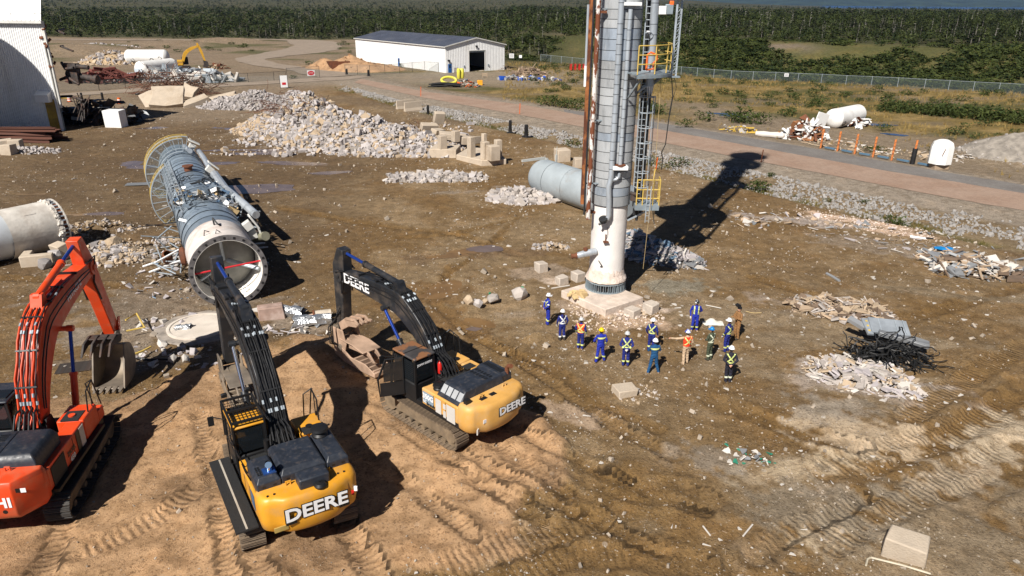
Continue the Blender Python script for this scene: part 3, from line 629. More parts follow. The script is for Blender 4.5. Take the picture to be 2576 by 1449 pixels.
def torn_building():
    r = thing('metal_building', 'tall white corrugated metal building with torn open end, cut by picture edge', 'building', (-60, 96.6, 0), math.pi-.06)
    # local x runs along the front wall to the left in the picture, local -y is to the back
    Lx, Hh = 26, 13.8; mb = MB()
    def corr(x0, x1, z0, z1, y, sh=0.0):
        n = max(2, int((x1-x0)/.15)); rows = [[], []]
        for i in range(n*2+1):
            x = x0+(x1-x0)*i/(n*2); d = .045*(1 if (i % 4) in (0, 1) else -1); rows[0].append((x, y+d, z0)); rows[1].append((x+sh, y+d, z1))
        mb.sheet(rows)
    corr(1.9, Lx, 0, 4.1, 0); corr(.05, Lx, 4.1, Hh, 0); corr(.05, .62, 0, 4.1, .01)
    mb.build('front_wall', WHITE, r, 20)
    b = MB(); b.box((Lx/2, -.12, Hh/2), (Lx, .06, Hh-.1)); b.box((Lx, -4, Hh/2), (.2, 8, Hh)); b.box((Lx/2+4, -8, Hh/2), (Lx-8, .2, Hh)); b.build('inner_wall', STEEL, r)
    rf = MB(); n = 90; rows = [[], []]
    for i in range(n*2+1):
        x = -.35+(Lx+.3)*i/(n*2); d = .05*(1 if (i % 4) in (0, 1) else -1); rows[0].append((x, .45, Hh+.1+d)); rows[1].append((x+.9, -1.9, Hh+3.3+d))
    rows.append([(p[0]+8.0, -8.3, Hh) for p in rows[1]]); rf.sheet(rows); rf.sheet([[(p[0], p[1]+.02, p[2]-.18) for p in q] for q in rows]); rf.build('roof', WHITE, r, 20)
    g = MB(); g.box((Lx/2-.15, .40, Hh-.15), (Lx+.4, .3, .3)); g.tube([(-.3, .05, Hh+1.0), (Lx, .05, Hh+1.0)], .03, 5)
    for i in range(8): g.cyl((.6+i*3.2, .05, Hh+.3), (.6+i*3.2, .05, Hh+1.05), .03, n=5)
    g.build('gutter_rail', CREAM, r)
    c = MB(); c.box((-.02, -.1, Hh/2+1.5), (.35, .3, Hh-3)); c.cyl((.12, .18, 2.2), (.12, .18, Hh-3), .10, n=8); c.cyl((-.25, .1, 3.5), (-.25, .1, Hh-4.5), .14, n=8)
    c.build('corner_post', CREAM, r)
    y = MB(); y.box((1.25, .05, 2.05), (1.28, .10, 4.1)); y.build('yellow_base_panel', M('faded_yellow_panel', (.42,.26,.03), .6, 0, .2, 1.5, (.1,.07,.03), .4, .8), r)
    k = MB(); k.box((1.65, .45, 4.2), (1.75, .8, .85)); k.prism([(-.05, 4.6), (.95, 4.6), (.95, 4.75), (-.05, 5.2)], .75, 2.6); k.build('door_canopy', WHITE, r, bevel=.02)
    rng = random.Random(5); pb = MB()
    for i in range(5):
        zz = 2.2+i*2.1; pb.tube([(1.2, -2-i, zz+2), (-.8, -1.6, zz+2+rng.uniform(-.6, .6)), (-1.6-rng.random(), -1.4, zz+1.6)], .12+.08*rng.random(), 7)
    pb.cyl((-.3, -2.4, 7.2), (-4.2, -2.6, 6.4), .42, n=12); pb.cyl((-3.9, -2.6, 6.45), (-4.3, -2.6, 6.4), .62, n=12); pb.cyl((-.5, -2, 8.3), (-3.6, -2.2, 8.0), .3, n=10); pb.box((-1.4, -2.2, 7.2), (1.4, .9, 2.6))
    pb.build('torn_pipework', M('dark_burnt_steel', (.06,.05,.045), .75, .2, .4, 2, (.14,.06,.03), .35, 1.3), r)
    ru = MB()
    for i in range(16):
        a = Vector((rng.uniform(-.2, .4), rng.uniform(-.8, .2), Hh-.6-i*.35)); ru.box(a, (.35+.4*rng.random(), .15, .3), Euler((rng.random(), rng.random(), rng.random())).to_matrix())
    ru.build('torn_cladding_edge', RUST, r)
    st = MB()
    for i in range(14): a = Vector((-1.0-rng.random()*1.6, -1-rng.random(), 3.6-i*.1)); st.box(a, (.1, .08, 2.6), Euler((rng.uniform(-.5, .5), rng.uniform(-.7, .2), 0)).to_matrix())
    st.build('hanging_slat_bundle', M('dark_burnt_steel', (0,0,0)), r)
torn_building()
tk = thing('unseen_shadow_silo', 'unseen domed silo added left of the frame to shade the corrugated building', 'silo', (-72.2, 86, 0))  # silo added out of view to cast the curved shadow on the wall
MB().lathe([(6.5,0),(6.5,15.5),(6.3,16.6),(5.6,18.2),(4.2,19.8),(2.2,21.0),(0.02,21.4)], 40).build('shell', WHITE, tk)
ld = MB(); [ld.tube([(6.75, y, .2), (6.75, y, 15.5)], .04, 5) for y in (-.25, .25)]; [ld.box((6.75, 0, .4+i*.35), (.03, .5, .03)) for i in range(43)]; ld.build('ladder', GALV, tk)

# ================================================================== vegetation
def leaf_mat(name, c0, c1, rough=.75):
    m, t, b = nt(name); f = attr(t, 'tint').outputs['Fac']; oi = t.nodes.new('ShaderNodeObjectInfo').outputs['Random']
    c = mixc(t, c0, c1, math_(t, 'FRACT', math_(t, 'ADD', f, oi), 0)); t.links.new(c, b.inputs['Base Color'])
    b.inputs['Roughness'].default_value = rough; b.inputs['Specular IOR Level'].default_value = .2; return m
L_SPR = leaf_mat('spruce_needles', (.009,.013,.005), (.022,.026,.011)); L_DEC = leaf_mat('birch_leaves', (.016,.026,.007), (.050,.062,.018)); L_SHR = leaf_mat('shrub_leaves', (.024,.038,.009), (.060,.074,.017)); L_MASS = leaf_mat('thicket_leaves', (.012,.022,.006), (.055,.068,.015))
BARK = M('grey_bark', (.20,.18,.16), .9, 0, .25, 4); DEAD = M('bleached_dead_wood', (.30,.28,.25), .9, 0, .2, 4); DRY = leaf_mat('dry_grass', (.16,.105,.03), (.33,.235,.085)); TWIG = M('bare_grey_twigs', (.17,.15,.12), .9, 0, .2)
def tris_in(n, fn, size, rng, droop=None):
    V = []; T = []
    for i in range(n):
        p, s = fn(rng); d = rng.normal(size=(3, 3)); d /= np.linalg.norm(d, axis=1)[:, None]; d *= s*size*rng.uniform(.6, 1.3)
        if droop: d[:, 2] *= droop
        V += [p+d[0], p+d[1], p+d[2]]; T.append((3*i, 3*i+1, 3*i+2))
    return np.array(V), np.array(T)
def spruce(rng):
    h = rng.uniform(.06, 1)**1.15; a = rng.uniform(0, 6.283); r = (1.02-h)*.24*rng.uniform(.35, 1)**.5
    return np.array([r*math.cos(a), r*math.sin(a), h]), .45+.75*(1-h)
def decid(rng):
    q = rng.normal(size=3); q /= np.linalg.norm(q); r = rng.uniform(.3, 1)**.5; lump = 1+.25*math.sin(q[0]*5+q[2]*4)
    return np.array([q[0]*.27*r*lump, q[1]*.27*r*lump, .60+q[2]*.38*r]), 1.0
def bushp(rng):
    q = rng.normal(size=3); q /= np.linalg.norm(q); r = rng.uniform(.3, 1)**.6; lump = 1+.3*math.sin(q[0]*4+1)+.2*math.sin(q[1]*6)
    return np.array([q[0]*.55*r*lump, q[1]*.55*r*lump, max(.0, .32+q[2]*.36*r)]), 1.0
def crowns(fn, n, size, k0, cnt, droop=None): return [tris_in(n, fn, size, np.random.default_rng(k0+k), droop) for k in range(cnt)]
SPR = crowns(spruce, 62, .12, 500, 5, .6); DEC = crowns(decid, 64, .115, 600, 5); SPR_F = crowns(spruce, 26, .17, 700, 4, .7); DEC_F = crowns(decid, 26, .17, 800, 4); BSH = crowns(bushp, 170, .085, 900, 5); CLP = crowns(bushp, 28, .20, 950, 6)
def trunk_v(r0, h, n=4):
    v = [(r0*math.cos(i*2*math.pi/n), r0*math.sin(i*2*math.pi/n), -.03) for i in range(n)]+[(0, 0, h)]; return np.array(v), np.array([(i, (i+1) % n, n) for i in range(n)])
def snag_v(k):
    r = np.random.default_rng(1000+k); V, T = trunk_v(.011, 1.0); V = list(V); T = list(map(tuple, T))
    for i in range(7):
        h = r.uniform(.3, .9); a = r.uniform(0, 6.28); L = r.uniform(.06, .16); b_ = len(V)
        V += [np.array((0, 0, h)), np.array((0, 0, h-.02)), np.array((L*math.cos(a), L*math.sin(a), h+r.uniform(.0, .1)))]; T.append((b_, b_+1, b_+2))
    return np.array(V), np.array(T)
SNAG = [snag_v(k) for k in range(4)]
rng = np.random.default_rng(77)
N = 21000
fy_ = np.exp(rng.uniform(math.log(215), math.log(2900), N)); fx_ = fy_*rng.uniform(-.85, .9, N)
s_ = (fy_-fx(L_FENCE, fx_))*.8
okr = (fx_ > 5) & (s_ > 50+6*rng.normal(size=N)); okl = (fx_ <= 5) & (fy_ > 352+3*rng.normal(size=N)+.03*fx_)
hill = (fx_ > -48) & (fx_ <= 10) & (fy_ > 246-.4*(fx_+50)+8*rng.normal(size=N)) & (s_ > 12)
clear = fbm(fx_*.006, fy_*.004, 120) > .60
ok = (okr | okl | hill) & ~(clear & (fy_ > 420)); fx_, fy_ = fx_[ok], fy_[ok]; N = len(fx_)
fz_ = height(fx_, fy_, False)-.1; kind = np.where(rng.uniform(size=N) < np.where(fbm(fx_*.012, fy_*.012, 121) > .5, .75, .35), 0, 1); kind = np.where(rng.uniform(size=N) < np.where(fbm(fx_*.008, fy_*.006, 122) > .54, .06, .015), 2, kind)
hh = np.where(kind == 0, 2.6+5.5*rng.uniform(0, 1, N)**2.0, np.where(kind == 1, 2.4+3.4*rng.uniform(0, 1, N)**1.4, rng.uniform(4, 8, N)))*np.where((fy_ < 330), .72, 1)
app = hh/np.hypot(fx_, fy_); vis = np.abs(fx_/fy_) < .73; order = np.argsort(-(app*vis)); solo = np.zeros(N, bool); solo[order[:210]] = True
tm_ = {}
for nm, vars_, lm in (('spruce', SPR, L_SPR), ('birch', DEC, L_DEC)):
    tm_[nm] = [np_mesh(nm+'_crown', v, f, lm, {'tint': ('FLOAT', np.random.default_rng(5).uniform(0, .7, len(v)))}) for v, f in vars_]
tm_['trunk'] = np_mesh('trunk', *trunk_v(.022, .9, 6), BARK); tm_['snag'] = [np_mesh('snag', v, f, DEAD) for v, f in SNAG]
for i in np.where(solo)[0]:
    k = kind[i]; s = float(hh[i]); loc = (float(fx_[i]), float(fy_[i]), float(fz_[i])); rz = float(rng.uniform(0, 6.28))
    if k == 2:
        o = link('dead_tree', tm_['snag'][i % 4]); o.location = loc; o.scale = (s,)*3; o.rotation_euler = (0, 0, rz); tag(o, 'bleached bare dead tree at the near edge of the forest', 'tree', 'dead trees at the forest edge'); continue
    nm = ('spruce', 'birch')[k]
    o = thing(nm+'_tree', ('dark pointed spruce at the near edge of the forest', 'rounded leafy tree at the near edge of the forest')[k], 'tree', loc, rz, ('spruces', 'leafy trees')[k]+' along the forest edge'); o.scale = (s,)*3
    link('crown', tm_[nm][i % 5], o); link('trunk', tm_['trunk'], o)
rest = ~solo
def forest_mass(kk, near, vars_, mat, name, label):
    m = rest & (kind == kk) & ((fy_ < 620) == near)
    n = m.sum(); sc_ = hh[m][:, None]*np.stack([rng.uniform(.8, 1.3, n), rng.uniform(.8, 1.3, n), np.ones(n)], 1)
    if not near: sc_ = sc_*np.array([1.7, 1.7, 1.0])
    me = scatter(name, vars_, np.stack([fx_[m], fy_[m], fz_[m]], 1), sc_, z_rots(n, rng), mat, rng); tag(link(name, me), label, 'forest', None, 'stuff')
forest_mass(0, True, SPR, L_SPR, 'spruce_forest', 'dark spruces massed through the nearer part of the forest'); forest_mass(0, False, SPR_F, L_SPR, 'far_spruce_forest', 'distant dark spruces massed towards the horizon')
forest_mass(1, True, DEC, L_DEC, 'leafy_forest', 'leafy green trees massed through the nearer part of the forest'); forest_mass(1, False, DEC_F, L_DEC, 'far_leafy_forest', 'distant leafy trees massed towards the horizon')
m = rest & (kind == 2) & (fy_ < 1200); me = scatter('dead_trees', SNAG, np.stack([fx_[m], fy_[m], fz_[m]], 1), hh[m]*1.1, z_rots(m.sum(), rng), DEAD, rng); tag(link('dead_forest', me), 'bleached dead trunks scattered through the forest', 'forest', None, 'stuff')
# undergrowth on the forest floor and the bank beyond the fence
N = 9000; uy = np.exp(rng.uniform(math.log(150), math.log(1500), N)); ux = uy*rng.uniform(-.8, .85, N); s_ = (uy-fx(L_FENCE, ux))*.8
dens = fbm(ux*.05, uy*.05, 130)
ok = (((ux > -2) & (s_ > 2.5) & (s_ < 44) & (dens > .36+.18*sstep(24, 40, s_))) | ((ux > 0) & (s_ >= 44)) | ((ux <= 0) & (uy > 347)) | ((ux > -46) & (ux < 10) & (uy > 236-.4*(ux+50)) & (s_ > 3) & (dens > .38)))
ux, uy = ux[ok], uy[ok]
bx = rng.uniform(-2, 165, 9000); bs = rng.uniform(2, 47, 9000); by = fx(L_FENCE, bx)+bs/.8; dn = fbm(bx*.05, by*.05, 130); ok = (dn > .38+.14*sstep(28, 42, bs)*sstep(88, 76, bx)) & (np.abs(bx/by) < .85) & (rng.uniform(size=9000) < .55); ux = np.concatenate([ux, bx[ok]]); uy = np.concatenate([uy, by[ok]]); n = len(ux); uz = height(ux, uy, False)-.1
sc_ = np.where(uy < 400, rng.uniform(1.0, 2.6, n), rng.uniform(2.5, 5, n))
me = scatter('undergrowth', CLP, np.stack([ux, uy, uz], 1), np.stack([sc_*1.5, sc_*1.5, sc_*.9], 1), z_rots(n, rng), L_MASS, rng); tag(link('undergrowth', me), 'dense dark green thicket covering the bank beyond the fence', 'undergrowth', None, 'stuff')
# bushes in the field and along the ditch
bush_me = [np_mesh('bush', v, f, L_SHR, {'tint': ('FLOAT', np.random.default_rng(6).uniform(0, .7, len(v)))}) for v, f in BSH]
def bush(x, y, s, label, grp, hgt=.8):
    o = link('bush', bush_me[int(rng.integers(0, 5))]); o.location = (x, y, hz(x, y)-.03); o.scale = (s*rng.uniform(.9, 1.3), s*rng.uniform(.9, 1.3), s*hgt*rng.uniform(.8, 1.2)); o.rotation_euler = (0, 0, rng.uniform(0, 6.28)); tag(o, label, 'bush', grp)
for zn, x, y, s in [(3,640,1400,2.2),(9,1215,130,1.9),(9,1440,160,2.3),(9,2110,350,1.9),(9,2210,265,.9),(5,115,500,1.7),(5,215,405,.8),(5,1065,635,.9),(5,1330,800,1.6),(5,1390,800,1.1),(5,740,610,.8),(5,440,555,.6)]:
    p = P(zn, x, y); bush(p.x, p.y, s, 'single green bush growing in the stony ditch beside the road', 'bushes in the stony ditch')
for zn, x, y, s in [(3,405,1050,3.2),(3,470,1060,2.6),(3,540,1075,2.8),(3,610,1080,3.0),(3,690,1100,3.4),(3,1445,1120,3.6),(3,1400,1100,2.6),(4,150,970,3.5),(4,60,970,3.0),(4,230,975,3.2),(3,1930,1180,3.2),(3,2230,1190,3.6),(3,2290,1170,3.2),(3,1740,1270,2.2)]:
    p = P(zn, x, y); bush(p.x, p.y, s, 'tall green bush at the roadside edge of the field', 'bushes along the road edge')
for i in range(46):
    k = i/45; p = P(4, 1180+k*1110, 860+k*110+rng.normal()*9); bush(p.x, p.y, rng.uniform(2.4, 3.8), 'green bush in the long dense hedge row across the field', 'bushes of the hedge row')
cnt = 0
while cnt < 230:
    x = rng.uniform(4, 110); y = rng.uniform(70, 210); s = (y-float(fx(L_FENCE, np.array([x]))[0])); q = y-float(fx(L_HI, np.array([x]))[0])
    if q < 9 or s > -2 or abs(x/y) > .78: continue
    d = fbm(np.array([x*.05]), np.array([y*.12]), 48)[0]
    if d < .45 and rng.uniform() > .12: continue
    if q < 26 and x > 24 and rng.uniform() > .15: continue
    bush(x, y, rng.uniform(.9, 2.8), 'low green bush scattered in the dry grass field', 'bushes in the dry grass field', .65); cnt += 1
for i in range(26):
    p = P(1, rng.uniform(1150, 2300), rng.uniform(370, 500)); bush(p.x, p.y, rng.uniform(1.5, 3.6), 'low dark bush on the bare ground behind the white tanks', 'bushes behind the white tanks', .55)
for zn, x, y, s in [(2,605,560,2.6),(2,1425,590,2.4),(2,470,690,2.2),(2,880,400,2.8),(2,940,400,3.2),(2,960,460,2.4),(2,870,430,2.0),(2,910,380,2.4)]:
    p = P(zn, x, y); bush(p.x, p.y, s, 'green bush growing near the metal shed', 'bushes near the metal shed', .6)
# dry grass tufts
tv = []
for k in range(5):
    r = np.random.default_rng(1100+k); V = []; T = []
    for i in range(7):
        a = r.uniform(0, 6.28); b0 = np.array([r.normal()*.12, r.normal()*.12, 0]); w = np.array([math.cos(a), math.sin(a), 0])*.05; tip = b0+np.array([r.normal()*.25, r.normal()*.25, r.uniform(.5, 1)])
        V += [b0-w, b0+w, tip]; T.append((3*i, 3*i+1, 3*i+2))
    tv.append((np.array(V), np.array(T)))
N = 16000; qx = rng.uniform(-2, 120, N); qy = rng.uniform(55, 215, N); q = qy-fx(L_HI, qx); s_ = qy-fx(L_FENCE, qx)
ok = (q > 2) & (s_ < 8) & (np.abs(qx/qy) < .8) & ((q > 36+14*(fbm(qx*.06, qy*.06, 50)-.5)) | (qx < 22) | (rng.uniform(size=N) < .10)) & (fbm(qx*.12, qy*.2, 133) > .4); qx, qy = qx[ok], qy[ok]; n = len(qx)
me = scatter('dry_grass', tv, np.stack([qx, qy, height(qx, qy, False)], 1), rng.uniform(.35, .8, n), z_rots(n, rng), DRY, rng); tag(link('dry_grass', me), 'tan dry grass tufts covering the field beyond the road', 'grass', None, 'stuff')
N = 2600; qx = rng.uniform(-37, 45, N); qy = fx(L_DITCH, qx)+rng.normal(size=N)*.7+.3; ok = fbm(qx*.3, qy*.3, 134) > .47; qx, qy = qx[ok], qy[ok]; n = len(qx)
me = scatter('ditch_grass', tv, np.stack([qx, qy, height(qx, qy, False)], 1), rng.uniform(.25, .55, n), z_rots(n, rng), leaf_mat('ditch_weeds', (.07,.075,.02), (.20,.15,.045)), rng); tag(link('ditch_grass', me), 'green and tan weeds along the bottom of the ditch', 'grass', None, 'stuff')
# ================================================================== fences
MESH = None
def mesh_mat():
    global MESH
    if MESH: return MESH
    m, t, b = nt('chain_link'); b.inputs['Base Color'].default_value = (.16,.20,.20,1); b.inputs['Roughness'].default_value = .5; b.inputs['Metallic'].default_value = .3
    b.inputs['Alpha'].default_value = .22; MESH = m; return m
def fence(name, label, pts, hgt, step, mats, rail=True):
    r = thing(name, label, 'fence', (pts[0][0], pts[0][1], 0)); o0 = Vector((pts[0][0], pts[0][1], 0)); post = MB().cyl((0,0,-.2), (0,0,hgt+.08), .045, n=6).mesh('post', mats); c = []
    for i in range(len(pts)-1):
        a, b_ = Vector(pts[i][:2]), Vector(pts[i+1][:2]); m = max(1, round((b_-a).length/step)); c += [a.lerp(b_, k/m) for k in range(m)]
    c.append(Vector(pts[-1][:2])); zs = [hz(p.x, p.y) for p in c]
    mb = MB(); rl = MB(); top = []
    for i, p in enumerate(c):
        q = link('post', post, r); q.location = Vector((p.x, p.y, zs[i]))-o0; top.append((p.x-o0.x, p.y-o0.y, zs[i]+hgt))
    rl.tube(top, .03, 5); rl.build('top_rail', mats, r)
    for i in range(len(c)-1):
        a = Vector((c[i].x, c[i].y, zs[i]))-o0; b_ = Vector((c[i+1].x, c[i+1].y, zs[i+1]))-o0
        MB().add([a+Vector((0,0,.05)), b_+Vector((0,0,.05)), b_+Vector((0,0,hgt-.02)), a+Vector((0,0,hgt-.02))], [(0,1,2,3)]).build('mesh_panel', mesh_mat(), r)
    return r
DKP = M('dark_fence_post', (.035,.035,.033), .6, .3, .2)
fence('chain_link_fence', 'long grey chain link fence between the dry field and the green bank', [P(3,330,607),P(3,740,645),P(4,0,618),P(4,700,650),P(4,1500,695),P(4,2277,740),(125,131),(140,121)], 1.9, 4.6, GALV)
fence('yard_fence', 'dark chain link fence beside the scrap piles and pale track', [P(1,500,838),P(1,900,820),P(1,1370,790),P(1,1950,765),P(1,2250,750),P(2,300,710),P(2,405,702)], 1.9, 5.2, DKP)
fence('shed_fence', 'dark chain link fence in front of the tan soil heap by the shed', [P(2,925,662),P(2,1140,668),P(2,1400,655),P(2,1620,630),P(2,1740,638)], 2.3, 4.0, DKP)
g = fence('chain_link_gate', 'open chain link gate carrying a red and white stop notice', [P(2,415,702),P(2,700,684)], 2.5, 5.5, DKP)
wp = P(2,625,640,2.0)
SIGNW = M('sign_white', (.80,.80,.80), .4, 0, .03); SIGNR = M('sign_red', (.55,.02,.03), .4, 0, .05)
def sign(name, label, c, w, h, face, post_h=0, red=None, parent=None, text=None):
    r = thing(name, label, 'sign', (c.x, c.y, 0)) if parent is None else parent
    o = Vector((c.x, c.y, 0)) if parent is None else Vector(parent.location)
    d = Vector((c.x-o.x, c.y-o.y, c.z))
    MB().box(d, (w, .03, h), face).build('sign_board', SIGNW, r)
    if post_h:
        pb = MB(); [pb.cyl(d+Matrix.Rotation(face, 3, 'Z') @ Vector((s*w*.5, 0, -d.z-.1)), d+Matrix.Rotation(face, 3, 'Z') @ Vector((s*w*.5, 0, h*.5)), .05, n=6) for s in (-1, 1)]; pb.build('sign_post', DKP, r)
    n = Matrix.Rotation(face, 3, 'Z') @ Vector((0, -1, 0)); x = Matrix.Rotation(face, 3, 'Z') @ Vector((1, 0, 0))
    if red == 'oval':
        mb = MB(); mb.cyl(d+n*.02, d+n*.035, .5, n=20); mb.v = [tuple(Vector(v)-(Vector(v)-d).project(x)*(1-w*.9)-(Vector(v)-d).project(Vector((0,0,1)))*(1-h*.8)) for v in mb.v]; mb.build('red_oval', SIGNR, r)
        text_mesh('lettering', 'NO ENTRY', .22, SIGNW, r, frame(d+n*.045, x, (0,0,1)))
    if red == 'bar': MB().box(d+n*.03-Vector((0,0,h*.18)), (w*.5, .02, h*.2), face).build('red_band', SIGNR, r)
    if red == 'lines':
        for i in range(4): MB().box(d+n*.03+Vector((0,0,h*(.3-.2*i))), (w*.75, .01, h*.07), face).build('text_line', BLACK, r)
    return r
sign('gate_sign', 'white notice with a red oval hung on the open gate', P(2,622,640,1.6), 1.7, 1.15, .6, red='oval')
sign('board_sign', 'white notice board with red band beside the pale track', Vector((P(2,390,775).x, P(2,390,775).y, 1.35)), 1.5, 2.3, .45, 1, 'bar')
sign('fence_notice', 'small white notice on two posts behind the metal shed', Vector((P(2,2380,560).x, P(2,2380,560).y, 2.2)), 1.4, 1.2, -.2, 1, 'lines')
sign('fence_plate', 'small white plate on the fence behind the metal shed', Vector((P(2,2458,545).x, P(2,2458,545).y, 1.6)), .9, .8, -.2, 1)
pw = P(4,428,637); sign('warning_plate', 'small white warning plate on the long fence above the dry field', Vector((pw.x-.12, pw.y-.15, 1.55)), 1.0, .7, -.45, 1, 'lines')
# ================================================================== the standing column
def clad_mat(name, col, metal=.35, rough=.42, ribs=True):
    m, t, b = nt(name); tc = t.nodes.new('ShaderNodeTexCoord').outputs['Object']; oi = t.nodes.new('ShaderNodeObjectInfo').outputs['Random']
    c = mixc(t, [q*.80 for q in col], [q*1.12 for q in col], oi)
    mp = t.nodes.new('ShaderNodeMapping'); mp.inputs['Scale'].default_value = (1, 1, .25); t.links.new(tc, mp.inputs[0])
    c = mixc(t, c, [q*.45 for q in col], ramp(t, tnoise(t, mp.outputs[0], 2.2, 6, .65), .5, .72, 0, .75)); c = mixc(t, c, (.62,.62,.6), ramp(t, tnoise(t, mp.outputs[0], 5, 4), .6, .75, 0, .35))
    t.links.new(c, b.inputs['Base Color']); b.inputs['Metallic'].default_value = metal; b.inputs['Roughness'].default_value = rough
    if ribs:
        sp = t.nodes.new('ShaderNodeSeparateXYZ'); t.links.new(tc, sp.inputs[0]); an = math_(t, 'ARCTAN2', sp.outputs[1], sp.outputs[0])
        w = math_(t, 'SINE', math_(t, 'MULTIPLY', an, 110.0), 0); bn = t.nodes.new('ShaderNodeBump'); bn.inputs['Strength'].default_value = .5; bn.inputs['Distance'].default_value = .012
        t.links.new(w, bn.inputs['Height']); t.links.new(bn.outputs[0], b.inputs['Normal'])
    return m
CLAD = clad_mat('aluminium_jacket', (.44,.455,.465), .15); CLADB = clad_mat('smooth_blue_jacket', (.33,.375,.43), .25, .32, False); CLADF = clad_mat('fallen_blue_jacket', (.27,.335,.40), .35, .36, False)
PIPEJ = clad_mat('pipe_jacket', (.50,.54,.58), .35, .3, False)
FIRE = M('white_fireproofing', (.74,.70,.66), .85, 0, .06, 1.2, (.52,.42,.33), .22, .5, .3, 8)
CRUMB = M('crumbled_fireproofing', (.66,.55,.47), .95, 0, .15, 3, None, bump=.8, bscale=10)
RUSTW = M('white_paint_flaking_rust', (.68,.64,.60), .7, 0, .08, 3, spots=(.16,.045,.015), samt=.75, sscale=1.8, stretch=(1,1,.5))
RUSTO = M('orange_rust_channel', (.30,.105,.03), .85, 0, .35, 2.5, spots=(.10,.03,.012), samt=.5, sscale=1.5, stretch=(1,1,.4))
SHADEP = M('dark_grey_pipe', (.035,.037,.04), .5, .3, .2)
ROPE = M('tan_rope', (.42,.31,.15), .9); CABLE = M('black_cable', (.012,.012,.012), .6)
TX, TY = 5.68, 40.5
def ring_path(r, z, a0, a1, n): return [(r*math.cos(a0+(a1-a0)*i/n), r*math.sin(a0+(a1-a0)*i/n), z) for i in range(n+1)]
def sector(mb, r0, r1, z, th, a0, a1, n=16):
    vs = []; 
    for i in range(n+1):
        a = a0+(a1-a0)*i/n
        for r in (r0, r1):
            for q in (z-th, z): vs.append((r*math.cos(a), r*math.sin(a), q))
    fs = []
    for i in range(n): k = i*4; fs += [(k,k+4,k+6,k+2),(k+1,k+3,k+7,k+5),(k,k+1,k+5,k+4),(k+2,k+6,k+7,k+3)]
    fs += [(0,2,3,1), (n*4,n*4+1,n*4+3,n*4+2)]
    mb.add(vs, fs)
def platform(r, z, r0, r1, a0, a1, railmat, nposts=8, levels=(.5, .95, 1.4), braces=True):
    d = MB(); sector(d, r0, r1, z, .06, a0, a1, 20); dk = d.build('platform_deck', STEEL, r)
    e = MB(); e.tube(ring_path(r1, z-.12, a0, a1, 20), .11, 4); e.build('platform_edge_beam', STEEL, dk)
    b_ = MB()
    for i in range(nposts+1):
        a = a0+(a1-a0)*i/nposts; b_.cyl((r1*math.cos(a), r1*math.sin(a), z), (r1*math.cos(a), r1*math.sin(a), z+levels[-1]), .032, n=6)
    for l in levels: b_.tube(ring_path(r1, z+l, a0, a1, 20), .03, 6)
    b_.build('guard_rail', railmat, r)
    if braces:
        for a in (a0+.15, (a0+a1)/2, a1-.15):
            q = MB(); q.tube([(r0*math.cos(a), r0*math.sin(a), z-1.3), (r1*.93*math.cos(a), r1*.93*math.sin(a), z-.12)], .06, 4); q.build('platform_brace', STEEL, r)
